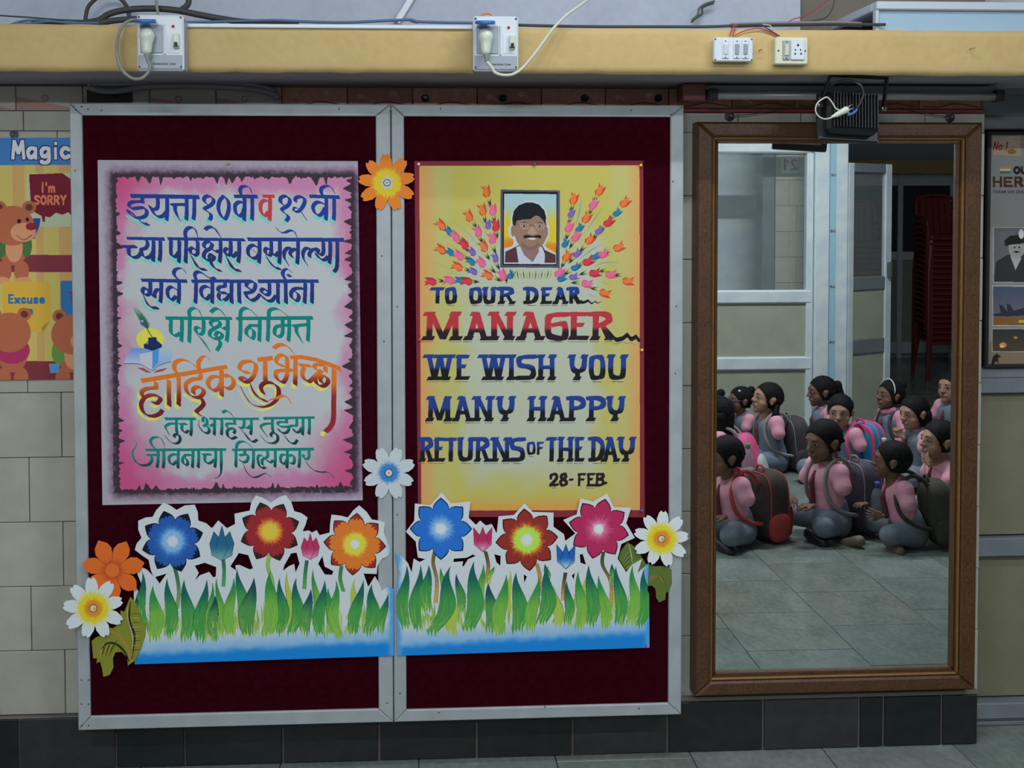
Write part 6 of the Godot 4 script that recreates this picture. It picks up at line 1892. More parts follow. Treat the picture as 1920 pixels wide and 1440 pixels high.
# round-pen capitals and small letters, each in a unit box
var pen_letters := {
	"M": [[0, 1, .12, 0, .5, .7, .88, 0, 1, 1]], "a": [[.85, .5, .5, .38, .15, .65, .4, 1, .85, .75], [.85, .42, .88, 1]], "g": [[.85, .5, .5, .38, .15, .65, .45, .95, .85, .7], [.85, .42, .88, 1.1, .5, 1.32, .15, 1.2]],
	"i": [[.5, .45, .5, 1], [.5, .12, .52, .14]], "c": [[.85, .52, .5, .38, .15, .68, .5, 1, .88, .86]], "I": [[.5, 0, .5, 1]], "'": [[.5, 0, .42, .25]], "m": [[.08, .42, .08, 1], [.08, .6, .3, .4, .5, .58, .5, 1], [.5, .6, .72, .4, .92, .58, .92, 1]],
	"S": [[.9, .15, .5, 0, .12, .25, .5, .48, .88, .72, .5, 1, .1, .86]], "O": [[.5, 0, .1, .3, .1, .7, .5, 1, .9, .7, .9, .3, .5, 0]], "R": [[.12, 1, .12, 0, .6, .02, .86, .25, .6, .5, .15, .52], [.5, .52, .9, 1]], "Y": [[.08, 0, .5, .5, .92, 0], [.5, .5, .5, 1]],
	"E": [[.88, .02, .12, .02, .12, .98, .9, .98], [.12, .5, .76, .5]], "x": [[.1, .42, .9, 1], [.9, .42, .1, 1]], "u": [[.12, .42, .14, .85, .5, 1, .85, .8], [.86, .42, .88, 1]], "s": [[.85, .5, .5, .38, .18, .54, .5, .7, .84, .84, .5, 1, .12, .92]], "e": [[.15, .7, .86, .66, .6, .38, .2, .5, .15, .8, .5, 1, .88, .88]],
	"T": [[.05, .03, .95, .03], [.5, .03, .5, 1]], "h": [[.12, 0, .12, 1], [.12, .6, .5, .42, .85, .6, .86, 1]], "N": [[.1, 1, .1, 0, .9, 1, .9, 0]], "o": [[.5, .4, .14, .6, .2, .9, .5, 1, .85, .85, .85, .55, .5, .4]], ".": [[.4, .95, .5, .97]], "1": [[.2, .2, .55, 0, .55, 1]],
	"U": [[.1, 0, .1, .7, .5, 1, .9, .7, .9, 0]], "H": [[.1, 0, .1, 1], [.9, 0, .9, 1], [.1, .5, .9, .5]], "P": [[.12, 1, .12, 0, .7, .03, .86, .28, .6, .52, .12, .54]], "A": [[.05, 1, .5, 0, .95, 1], [.2, .64, .8, .64]], "V": [[.05, 0, .5, 1, .95, 0]], "C": [[.9, .16, .5, 0, .12, .3, .12, .7, .5, 1, .9, .84]], "K": [[.12, 0, .12, 1], [.88, 0, .14, .55], [.35, .42, .9, 1]],
}

func pen_text(cv: Canvas, words: String, x: float, y: float, adv: float, h: float, thick: float, col: Color, narrow: String = "iI'.1 ", slant: float = 0.0) -> void:
	for ch in words:
		var wide := adv * (0.5 if ch in narrow else 1.0)
		if pen_letters.has(ch):
			for s in pen_letters[ch]:
				var px := PackedVector2Array()
				for k in range(0, s.size(), 2):
					px.append(Vector2(x + s[k] * wide * 0.82 - slant * (s[k + 1] - 0.5) * h, y + s[k + 1] * h))
				cv.stroke(px, Vector2(thick, 0.01), thick, col, col, 0, 1, 0, Vector2.ZERO, -1e9, s.size() > 6 and not ch in "MNVAKEHTRYx")
		x += wide

func side_posters() -> void:
	# ---- left: children's manners poster, partly behind the board
	var z := 0.007
	var cv := Canvas.new(self, PackedVector2Array([Vector2(-150, 259), Vector2(158, 258), Vector2(166, 711), Vector2(-146, 714)]), z, 1100.0, pc(176, 160, 88))
	var o := Vector2(0, 180)
	var s := 2.571
	for k in range(-4, 5):
		var x := -20.0 + k * 43.0
		cv.fill(PackedVector2Array([Vector2(x, 300), Vector2(x + 14 + (k % 2) * 8, 300), Vector2(x + 18 + (k % 2) * 8, 690), Vector2(x + 4, 690)]), pc(176, 140, 88))
	cv.fill(PackedVector2Array([Vector2(-160, 250), Vector2(170, 250), Vector2(170, 309), Vector2(-160, 310)]), pc(58, 106, 160))
	for band in [[478, 510], [677, 716]]:
		cv.fill(PackedVector2Array([Vector2(-160, band[0]), Vector2(170, band[0]), Vector2(170, band[1]), Vector2(-160, band[1])]), pc(112, 46, 56))
	pen_text(cv, "Magic", 24, 265, 25, 31, 9.0, pc(34, 40, 92), "i")
	pen_text(cv, "Magic", 24, 265, 25, 31, 5.6, pc(182, 184, 188), "i")
	# apology card with dripping paint
	cv.fill(pts(o, s, [128, 372, 360, 372, 360, 628, 200, 632, 130, 620]), pc(160, 168, 140))
	cv.fill(pts(o, s, [140, 378, 300, 372, 340, 400, 345, 575, 330, 560, 300, 572, 270, 562, 240, 585, 218, 580, 215, 608, 206, 605, 200, 578, 150, 550]), pc(102, 22, 42))
	pen_text(cv, "I'm", 77, 343, 14, 17, 3.0, pc(190, 110, 76))
	pen_text(cv, "SORRY", 64, 367, 12.4, 16, 3.0, pc(190, 110, 76))
	cv.fill(pts(o, s, [160, 590, 195, 590, 190, 625, 165, 690, 150, 685]), pc(40, 62, 120))
	bear(cv, o, s, Vector2(60, 625), Vector2(62, 720), pc(60, 100, 54), false)
	# second card
	cv.fill(pts(o, s, [12, 892, 240, 900, 240, 1085, 205, 1140, 12, 1130]), pc(190, 150, 56))
	cv.fill(pts(o, s, [240, 1085, 205, 1140, 200, 1115]), pc(150, 116, 50))
	pen_text(cv, "Excuse", 16, 553, 11.6, 15, 3.2, pc(40, 96, 148))
	pen_text(cv, "me", 36, 575, 14, 14, 3.2, pc(40, 96, 148))
	bear(cv, o, s, Vector2(45, 1140), Vector2(60, 1235), pc(150, 44, 84), true)
	cv.fill(pts(o, s, [292, 890, 380, 890, 380, 1075, 300, 1075, 292, 1000]), pc(44, 100, 150))
	pen_text(cv, "Th", 129, 548, 14, 18, 3.0, pc(120, 40, 80))
	bear(cv, o, s, Vector2(350, 1150), Vector2(345, 1235), pc(90, 130, 60), false)
	cv.fill(pts(o, s, [235, 1290, 288, 1290, 282, 1335, 242, 1335]), pc(80, 130, 176))
	var st := surf()
	sheet(st, cv.outline, 0.0015, z, cv.rect)
	tag(obj("printed_poster", st, cv.material(0.45)), "yellow and blue manners poster with cartoon bears on the tiled wall", "poster")
	for q in [[24, 252], [63, 700]]:
		pass
	var hk := surf(true)
	var hp := on_wall(26, 252, 0.004)
	lathe(hk, [Vector2(0.013, 0.0), Vector2(0.011, 0.004), Vector2(0.004, 0.006), Vector2(0.004, 0.012), Vector2(0.0, 0.013)], Transform3D(Basis(Vector3.RIGHT, PI / 2), hp), 12)
	tag(obj("wall_hook", hk, M.steel), "round clear wall hook above the bear poster", "hook")

	# ---- right: framed notice with soldiers, on the partition
	z = -0.085
	var t := thing("framed_notice", "black framed notice with a soldier's portrait and war photographs", "notice")
	var a := on_wall(1847, 690, z)
	var b := on_wall(1848, 246, z)
	var x0 := a.x
	var x1 := x0 + 0.75
	frame_bars(t, "frame_bar", M.black_plastic, x0, x1, a.y, b.y, 0.012, 0.012, 0.012, 0.012, -0.1, z, 0.002)
	cv = Canvas.new(self, PackedVector2Array([Vector2(1853, 250), Vector2(2250, 246), Vector2(2250, 690), Vector2(1853, 685)]), z - 0.006, 1000.0, pc(112, 112, 110))
	o = Vector2(1760, 180)
	cv.fill(PackedVector2Array([Vector2(1850, 640), Vector2(2260, 640), Vector2(2260, 700), Vector2(1850, 700)]), pc(108, 94, 78))
	# small pack with lettering
	cv.fill(pts(o, s, [260, 200, 395, 190, 400, 290, 262, 284]), pc(138, 122, 106))
	for k in 4:
		cv.stroke(pts(o, s, [300 + k * 12, 225 + k * 6, 340 + k * 8, 200 + k * 10, 390, 205 + k * 18]), Vector2(1.2, 0.6), 0.8, pc(160, 146, 130), pc(160, 146, 130), 0, 1)
	cv.disc(o + Vector2(352, 268) / s, 8, 5, pc(120, 78, 40))
	pen_text(cv, "No.1", 1863.5, 266, 9.0, 15, 1.8, pc(112, 26, 40), ".1", 0.2)
	# flag
	for k in 3:
		cv.fill(pts(o, s, [296, 340 + k * 11, 346, 340 + k * 11, 346, 351 + k * 11, 296, 351 + k * 11]), [pc(170, 110, 62), pc(160, 160, 158), pc(50, 102, 60)][k])
	pen_text(cv, "OUR", 1901, 313, 13.5, 12, 3.6, pc(30, 28, 30))
	pen_text(cv, "HEROES", 1862, 333, 20, 16, 4.6, pc(62, 40, 30))
	pen_text(cv, "PARAM VIR CHAKRA", 1862, 357, 5.0, 5.2, 0.9, pc(40, 38, 40), "I ")
	# portrait of a soldier in a beret (generic figure)
	cv.fill(pts(o, s, [262, 632, 760, 632, 760, 898, 262, 898]), pc(150, 150, 148))
	cv.fill(pts(o, s, [266, 636, 500, 636, 500, 896, 266, 896]), pc(84, 86, 90))
	cv.fill(pts(o, s, [266, 896, 275, 800, 330, 765, 430, 765, 500, 800, 500, 896]), pc(44, 46, 48))
	cv.fill(pts(o, s, [345, 770, 370, 840, 400, 780]), pc(140, 140, 138))
	cv.disc(o + Vector2(375, 735) / s, 15, 19, pc(128, 126, 122))
	cv.fill(pts(o, s, [320, 725, 318, 695, 345, 672, 400, 670, 425, 700, 400, 712, 345, 716]), pc(30, 32, 34))
	cv.fill(pts(o, s, [356, 752, 375, 746, 396, 752, 375, 756]), pc(30, 30, 30))
	cv.disc(o + Vector2(366, 730) / s, 2, 1.4, pc(30, 30, 30))
	cv.disc(o + Vector2(388, 730) / s, 2, 1.4, pc(30, 30, 30))
	cv.disc(o + Vector2(398, 665) / s, 5, 9, pc(170, 170, 168))
	# aeroplane picture
	cv.fill(pts(o, s, [258, 913, 760, 913, 760, 1108, 258, 1108]), pc(150, 148, 144))
	cv.fade(pts(o, s, [262, 918, 560, 918, 560, 1104, 262, 1104]), pc(64, 72, 92), pc(86, 84, 92), 540, 595)
	cv.fill(pts(o, s, [262, 1065, 560, 1065, 560, 1104, 262, 1104]), pc(110, 76, 44))
	cv.fill(pts(o, s, [264, 1050, 300, 1045, 290, 1005, 310, 1010, 330, 1040, 328, 1000, 345, 1005, 362, 1035, 410, 1020, 440, 1010, 440, 1055, 330, 1062, 270, 1060]), pc(40, 44, 54))
	cv.fill(pts(o, s, [385, 1080, 440, 1080, 440, 1092, 385, 1092]), pc(170, 140, 50))
	# burning ground picture
	cv.fill(pts(o, s, [256, 1120, 760, 1120, 760, 1234, 256, 1234]), pc(140, 134, 124))
	cv.fade(pts(o, s, [260, 1124, 560, 1124, 560, 1230, 260, 1230]), pc(44, 48, 50), pc(62, 56, 44), 615, 655)
	cv.disc(o + Vector2(310, 1200) / s, 7, 5, pc(180, 110, 60))
	cv.disc(o + Vector2(305, 1206) / s, 4, 3, pc(196, 160, 110))
	cv.disc(o + Vector2(370, 1164) / s, 4, 2.4, pc(170, 100, 60))
	cv.fill(pts(o, s, [252, 1295, 262, 1255, 280, 1240, 300, 1256, 285, 1264, 290, 1290, 275, 1276, 265, 1296]), pc(34, 30, 30))
	var st2 := surf()
	sheet(st2, cv.outline, -0.099, z - 0.006, cv.rect)
	obj("print", st2, cv.material(0.4), t)
# ---------------------------------------------------------------- children seated on the floor, seen in the mirror
var head_mesh: ArrayMesh
var hand_mesh: ArrayMesh
var hair_mesh := {}
var eye_mesh: ArrayMesh
var iris_mesh: ArrayMesh
var lips_mesh: ArrayMesh
var brow_mesh: ArrayMesh

func baked(st: SurfaceTool) -> ArrayMesh:
	st.index()
	st.generate_normals()
	return st.commit()

func ball(st: SurfaceTool, c: Vector3, r: Vector3, seg: int = 12, rings: int = 8, power: float = 1.0) -> void:
	var sp := func(v: float) -> float:
		return signf(v) * pow(absf(v), power)
	var grid := []
	for j in rings + 1:
		var row := PackedVector3Array()
		var v := -PI / 2 + PI * j / rings
		for i in seg:
			var u := TAU * i / seg
			row.append(c + Vector3(sp.call(cos(v)) * sp.call(cos(u)) * r.x, sp.call(sin(v)) * r.y, sp.call(cos(v)) * sp.call(sin(u)) * r.z))
		grid.append(row)
	for j in rings:
		for i in seg:
			var i1 := (i + 1) % seg
			if j > 0:
				tri(st, grid[j][i], grid[j][i1], grid[j + 1][i1], c)
			if j < rings - 1:
				tri(st, grid[j][i], grid[j + 1][i1], grid[j + 1][i], c)
			elif j == rings - 1 and j > 0:
				pass

func prepare_heads() -> void:
	var st := surf(true)
	flesh(st, [
		[Vector3(0, 0.022, -0.012), Vector3(0, 0.022, -0.014), 0.082, 0.082, Vector3(1.1, 0.98, 0.93)],
		[Vector3(0, -0.005, 0.024), Vector3(0, -0.058, 0.036), 0.058, 0.036],
		[Vector3(0.034, -0.032, 0.034), Vector3(0.03, -0.05, 0.03), 0.028, 0.026], [Vector3(-0.034, -0.032, 0.034), Vector3(-0.03, -0.05, 0.03), 0.028, 0.026],
		[Vector3(0, -0.084, 0.052), Vector3(0, -0.08, 0.046), 0.018, 0.02],
		[Vector3(0.024, 0.022, 0.062), Vector3(-0.024, 0.022, 0.062), 0.016, 0.016],
		[Vector3(0, 0.004, 0.078), Vector3(0, -0.024, 0.092), 0.006, 0.0095],
		[Vector3(0.011, -0.027, 0.081), Vector3(-0.011, -0.027, 0.081), 0.0068, 0.0068],
		[Vector3(0.014, -0.052, 0.071), Vector3(-0.014, -0.052, 0.071), 0.009, 0.009],
		[Vector3(0.078, 0.008, -0.012), Vector3(0.076, -0.018, -0.006), 0.017, 0.011, Vector3(1.9, 1, 1)], [Vector3(-0.078, 0.008, -0.012), Vector3(-0.076, -0.018, -0.006), 0.017, 0.011, Vector3(1.9, 1, 1)],
		[Vector3(0, -0.05, -0.012), Vector3(0, -0.15, -0.022), 0.036, 0.036]], 0.005, 0.011)
	head_mesh = baked(st)
	# hand: wrist at the origin, fingers along +z, palm down
	st = surf(true)
	var bones := [[Vector3(0.012, 0, 0.004), Vector3(0.014, 0, 0.038), 0.0105, 0.0095], [Vector3(-0.012, 0, 0.004), Vector3(-0.015, 0, 0.036), 0.0105, 0.009], [Vector3(0, 0, -0.012), Vector3(0, 0.001, 0.04), 0.014, 0.0105]]
	var fingers := [[-0.0205, 0.026, 0.034, -0.16], [-0.0075, 0.034, 0.041, -0.05], [0.0055, 0.036, 0.042, 0.04], [0.0185, 0.032, 0.04, 0.14]]
	for f in fingers:
		var base := Vector3(f[0], 0.001, 0.037)
		var d1 := Vector3(sin(f[3]), -0.28, cos(f[3])).normalized()
		var d2 := Vector3(sin(f[3]) * 0.8, -0.85, cos(f[3])).normalized()
		var k1: Vector3 = base + d1 * (f[1] * 0.62)
		bones.append([base, k1, 0.0066, 0.006])
		bones.append([k1, k1 + d2 * (f[1] * 0.62), 0.006, 0.0048])
	bones.append([Vector3(0.017, -0.002, 0.008), Vector3(0.033, -0.006, 0.026), 0.0085, 0.0072])
	bones.append([Vector3(0.033, -0.006, 0.026), Vector3(0.036, -0.012, 0.044), 0.007, 0.0054])
	flesh(st, bones, 0.003, 0.003)
	hand_mesh = baked(st)
	# hair
	var cap := [[Vector3(0, 0.025, -0.015), Vector3(0, 0.025, -0.019), 0.0868, 0.0868, Vector3(1.09, 0.97, 0.93)]]
	var face := [Vector3(0, -0.044, 0.086), 0.1, Vector3(1.14, 0.98, 1.08)]
	var nape := [Vector3(0, -0.165, 0.02), 0.118, Vector3(0.9, 1, 1)]
	var ear1 := [Vector3(0.088, -0.008, 0.0), 0.025, Vector3(1, 0.85, 1.0)]
	var ear2 := [Vector3(-0.088, -0.008, 0.0), 0.025, Vector3(1, 0.85, 1.0)]
	var styles := {
		"short": [],
		"ponytail": [[Vector3(0, 0.045, -0.095), Vector3(0, 0.05, -0.118), 0.02, 0.026], [Vector3(0, 0.05, -0.118), Vector3(0, -0.03, -0.142), 0.028, 0.026], [Vector3(0, -0.03, -0.142), Vector3(0.01, -0.1, -0.125), 0.026, 0.009]],
		"braids": [[Vector3(0.062, -0.03, -0.05), Vector3(0.078, -0.075, -0.045), 0.021, 0.019], [Vector3(0.078, -0.075, -0.045), Vector3(0.075, -0.15, -0.02), 0.019, 0.009], [Vector3(-0.062, -0.03, -0.05), Vector3(-0.078, -0.075, -0.045), 0.021, 0.019], [Vector3(-0.078, -0.075, -0.045), Vector3(-0.075, -0.15, -0.02), 0.019, 0.009]],
		"bun": [[Vector3(0, 0.075, -0.085), Vector3(0, 0.085, -0.095), 0.032, 0.032]],
		"loose": [[Vector3(0.05, -0.01, -0.05), Vector3(0.055, -0.105, -0.05), 0.04, 0.03], [Vector3(-0.05, -0.01, -0.05), Vector3(-0.055, -0.105, -0.05), 0.04, 0.03], [Vector3(0, 0.0, -0.07), Vector3(0, -0.115, -0.075), 0.048, 0.034]],
	}
	rng.seed = 41
	for k in 46:       # locks that break the round outline
		var d := Vector3(rng.randf_range(-1, 1), rng.randf_range(-0.25, 1), rng.randf_range(-1, 0.55)).normalized()
		var q := Vector3(0, 0.025, -0.017) + Vector3(d.x * 0.069, d.y * 0.078, d.z * 0.082)
		cap.append([q, q + Vector3(rng.randf_range(-0.01, 0.01), -0.012, -0.008), 0.0125, 0.0105])
	for s in styles:
		st = surf(true)
		flesh(st, cap, 0.005, 0.004, Transform3D.IDENTITY, [face, nape, ear1, ear2])
		if styles[s].size():
			flesh(st, styles[s], 0.006, 0.012)
		hair_mesh[s] = baked(st)
	st = surf(true)
	ball(st, Vector3.ZERO, Vector3(0.0125, 0.0078, 0.0075))
	eye_mesh = baked(st)
	st = surf(true)
	ball(st, Vector3(0, 0, 0.0042), Vector3(0.0066, 0.0068, 0.0045))
	iris_mesh = baked(st)
	st = surf(true)
	flesh(st, [[Vector3(0.013, -0.0495, 0.0745), Vector3(0, -0.0465, 0.0795), 0.0038, 0.0045], [Vector3(-0.013, -0.0495, 0.0745), Vector3(0, -0.0465, 0.0795), 0.0038, 0.0045], [Vector3(0.011, -0.056, 0.0745), Vector3(-0.011, -0.056, 0.0745), 0.005, 0.005]], 0.0025, 0.003)
	lips_mesh = baked(st)
	st = surf(true)
	tube(st, PackedVector3Array([Vector3(-0.014, -0.002, 0.0), Vector3(-0.004, 0.003, 0.004), Vector3(0.014, 0.0, -0.004)]), 0.0026, 6, 0.0014)
	brow_mesh = baked(st)

# o: floor (pixel in the mirror), top (pixel of the crown), turn, lean, head [yaw, pitch, roll], arms [right elbow, right wrist, left elbow, left wrist], hair, dress, skin
func child(label: String, o: Dictionary) -> MeshInstance3D:
	var spot := mirrored_floor(o.floor[0], o.floor[1])
	spot.z += 0.10
	var crown := mirrored_plane(o.top[0], o.top[1], spot.z)
	var k: float = clampf(crown.y / 0.625, 0.8, 1.15) * o.get("grow", 1.0)
	spot.x = lerpf(spot.x, crown.x, o.get("under", 0.5))
	var yaw := deg_to_rad(o.turn)
	var lean := Basis(Vector3.RIGHT, deg_to_rad(o.get("lean", 8.0)))
	var hip := Vector3(0, 0.09, 0)
	var up := func(v: Vector3) -> Vector3:
		return hip + lean * (v - hip)
	var chest: Vector3 = up.call(Vector3(0, 0.31, 0.01))
	var waist: Vector3 = up.call(Vector3(0, 0.19, 0.01))
	var neck: Vector3 = up.call(Vector3(0, 0.40, 0.0))
	var sh := [up.call(Vector3(-0.098, 0.362, 0.0)), up.call(Vector3(0.098, 0.362, 0.0))]      # right is -x when facing +z
	var arms: Array = o.get("arms", [Vector3(-0.18, 0.21, 0.03), Vector3(-0.115, 0.2, 0.175), Vector3(0.18, 0.21, 0.03), Vector3(0.115, 0.2, 0.175)])
	var knees: Array = o.get("knees", [Vector3(-0.17, 0.105, 0.22), Vector3(0.17, 0.105, 0.22)])
	var ankles: Array = o.get("ankles", [Vector3(0.06, 0.045, 0.24), Vector3(-0.05, 0.05, 0.17)])
	var ha: Array = o.get("head", [0.0, 0.0, 0.0])
	var head := Transform3D(Basis(Vector3.UP, deg_to_rad(ha[0])) * Basis(Vector3.RIGHT, deg_to_rad(ha[1])) * Basis(Vector3.BACK, deg_to_rad(ha[2])).scaled(Vector3.ONE * 1.08), neck + lean * Vector3(0, 0.112, 0.018))
	# skin: one continuous surface
	var st := surf(true)
	var bones := [[hip, waist, 0.075, 0.07], [waist, chest, 0.07, 0.078], [chest, neck, 0.07, 0.036], [neck, head * Vector3(0, -0.07, -0.015), 0.038, 0.038]]
	for s in 2:
		bones.append([chest, sh[s], 0.05, 0.04])
		bones.append([sh[s], arms[s * 2], 0.036, 0.029])
		bones.append([arms[s * 2], arms[s * 2 + 1], 0.029, 0.0195])
		var hp := Vector3(-0.055 if s == 0 else 0.055, 0.085, 0.01)
		bones.append([hp, knees[s], 0.06, 0.043])
		bones.append([knees[s], ankles[s], 0.04, 0.026])
	flesh(st, bones, 0.011, 0.02)
	st.append_from(head_mesh, 0, head)
	for s in 2:
		var fore: Vector3 = (arms[s * 2 + 1] - arms[s * 2]).normalized()
		var grip: Array = o.get("grip", [Vector3.DOWN, Vector3.DOWN])
		var palm: Vector3 = grip[s]
		var y_axis := -(palm - fore * palm.dot(fore)).normalized()
		var x_axis := y_axis.cross(fore)
		var b := Basis(x_axis, y_axis, fore)
		if s == 0:
			b = Basis(-x_axis, y_axis, fore)        # mirror image: thumb on the inner side
		st.append_from(hand_mesh, 0, Transform3D(b, arms[s * 2 + 1] + fore * 0.008))
	st.index()
	st.generate_normals()
	var skin: StandardMaterial3D = M.skin[o.get("skin", 0)]
	var body := put("person", st.commit(), skin, null, Transform3D(Basis(Vector3.UP, yaw).scaled(Vector3.ONE * k), spot))
	tag(body, label, "person", "schoolchildren seated on the floor")
	# shirt
	st = surf(true)
	bones = [[up.call(Vector3(0, 0.12, 0.0)), waist, 0.092, 0.088, Vector3(0.94, 1, 1.12)], [waist, chest, 0.088, 0.092, Vector3(0.92, 1, 1.1)], [chest, up.call(Vector3(0, 0.372, 0.0)), 0.074, 0.056]]
	for s in 2:
		bones.append([chest, sh[s], 0.062, 0.05])
		bones.append([sh[s], sh[s].lerp(arms[s * 2], o.get("sleeve", 0.44)), 0.045, 0.046])
	flesh(st, bones, 0.009, 0.012)
	# collar points
	flesh(st, [[neck + lean * Vector3(0.04, -0.022, 0.012), neck + lean * Vector3(0.018, -0.045, 0.062), 0.014, 0.009], [neck + lean * Vector3(-0.04, -0.022, 0.012), neck + lean * Vector3(-0.018, -0.045, 0.062), 0.014, 0.009], [neck + lean * Vector3(0.04, -0.02, 0.01), neck + lean * Vector3(0, -0.016, -0.042), 0.013, 0.013], [neck + lean * Vector3(-0.04, -0.02, 0.01), neck + lean * Vector3(0, -0.016, -0.042), 0.013, 0.013]], 0.006, 0.008)
	obj("shirt", st, M.pink_shirt, body)
	var dress: bool = o.get("dress", false)
	# shorts or pinafore
	st = surf(true)
	bones = [[hip + Vector3(0, -0.012, -0.015), up.call(Vector3(0, 0.15, -0.002)), 0.1, 0.094, Vector3(0.92, 1, 1.02)]]
	for s in 2:
		var hp := Vector3(-0.058 if s == 0 else 0.058, 0.085, 0.01)
		bones.append([hp, hp.lerp(knees[s], 0.66 if not dress else 1.0), 0.07, 0.06])
	if dress:
		bones.append([knees[0], knees[1], 0.05, 0.05])
		bones.append([hip, (knees[0] + knees[1]) / 2.0, 0.08, 0.06])
	flesh(st, bones, 0.011, 0.025)
	obj("pinafore_skirt" if dress else "shorts", st, M.grey_cloth, body)
	if dress:
		st = surf(true)
		flesh(st, [[up.call(Vector3(0, 0.13, 0.0)), waist, 0.098, 0.095, Vector3(0.93, 1, 1.08)], [waist, chest, 0.095, 0.097, Vector3(0.93, 1, 1.07)], [up.call(Vector3(-0.058, 0.33, 0.02)), up.call(Vector3(-0.062, 0.40, 0.0)), 0.042, 0.022], [up.call(Vector3(0.058, 0.33, 0.02)), up.call(Vector3(0.062, 0.40, 0.0)), 0.042, 0.022], [up.call(Vector3(-0.058, 0.33, -0.03)), up.call(Vector3(-0.062, 0.40, -0.005)), 0.05, 0.022], [up.call(Vector3(0.058, 0.33, -0.03)), up.call(Vector3(0.062, 0.40, -0.005)), 0.05, 0.022]], 0.01, 0.015)
		obj("pinafore_bodice", st, M.grey_cloth, body)
	# school tie
	if o.get("tie", true):
		st = surf(true)
		flesh(st, [[neck + lean * Vector3(0, -0.04, 0.072), up.call(Vector3(0, 0.31, 0.105)), 0.011, 0.014], [up.call(Vector3(0, 0.31, 0.105)), up.call(Vector3(0, 0.2, 0.108)), 0.014, 0.017]], 0.006, 0.004)
		obj("tie", st, M.maroon_cloth, body)
	# shoes and socks
	for s in 2:
		var toe: Vector3 = ankles[s] + (ankles[s] - knees[s]).normalized() * 0.02 + Vector3(0, -0.012, 0.03)
		var heel: Vector3 = ankles[s] + Vector3(0, -0.01, 0)
		var dir: Vector3 = (ankles[s] - knees[s]).normalized()
		st = surf(true)
		flesh(st, [[heel, heel + dir * 0.1 + Vector3(0, -0.004, 0.01), 0.034, 0.03]], 0.009, 0.0)
		obj("shoe", st, M.shoe[o.get("shoe", 0)], body)
	# face
	for s in [-1, 1]:
		var e := put("eye", eye_mesh, M.eye_white, body, head * Transform3D(Basis(Vector3.UP, s * 0.2), Vector3(s * 0.0285, 0.0025, 0.0695)))
		put("iris", iris_mesh, M.iris, e, at(o.get("gaze", 0.0) * 0.004, 0.0008, 0.0))
		put("eyebrow", brow_mesh, M.hair, body, head * Transform3D(Basis(Vector3.UP, s * 0.3) * Basis.from_scale(Vector3(s, 1, 1)), Vector3(s * 0.029, 0.021, 0.0765)))
	put("lips", lips_mesh, M.lips, body, head)
	put("hair", hair_mesh[o.get("hair", "short")], M.hair, body, head)
	if o.has("band"):
		st = surf(true)
		var ring := PackedVector3Array()
		for q in 13:
			var a := PI * q / 12.0
			ring.append(Vector3(cos(a) * 0.085, 0.024 + sin(a) * 0.094, 0.022))
		tube(st, ring, 0.0045, 6)
		put("hair_band", baked(st), M.white_plastic, body, head)
	if o.has("clip"):
		st = surf(true)
		ball(st, Vector3(-0.055, 0.082, 0.035), Vector3(0.013, 0.01, 0.01), 8, 6)
		put("hair_clip", baked(st), M.white_plastic, body, head)
	if o.has("glasses"):
		st = surf(true)
		for s in [-1, 1]:
			var ring := PackedVector3Array()
			for q in 13:
				ring.append(Vector3(s * 0.03 + cos(TAU * q / 12) * 0.019, 0.001 + sin(TAU * q / 12) * 0.014, 0.087))
			tube(st, ring, 0.0016, 5)
			tube(st, PackedVector3Array([Vector3(s * 0.049, 0.004, 0.086), Vector3(s * 0.082, 0.01, -0.01)]), 0.0015, 5)
		tube(st, PackedVector3Array([Vector3(-0.011, 0.003, 0.088), Vector3(0.011, 0.003, 0.088)]), 0.0015, 5)
		put("glasses", baked(st), M.violet_plastic, body, head)
	if o.has("scarf"):
		st = surf(true)
		flesh(st, [[neck + Vector3(-0.05, 0.0, 0.02), neck + Vector3(0.0, -0.012, 0.065), 0.03, 0.03], [neck + Vector3(0.05, 0.0, 0.02), neck + Vector3(0.0, -0.012, 0.065), 0.03, 0.03], [neck + Vector3(-0.05, 0.0, 0.02), neck + Vector3(0, 0.005, -0.05), 0.028, 0.028], [neck + Vector3(0.05, 0.0, 0.02), neck + Vector3(0, 0.005, -0.05), 0.028, 0.028]], 0.009, 0.01)
		obj("scarf", st, M.scarf, body)
	return body

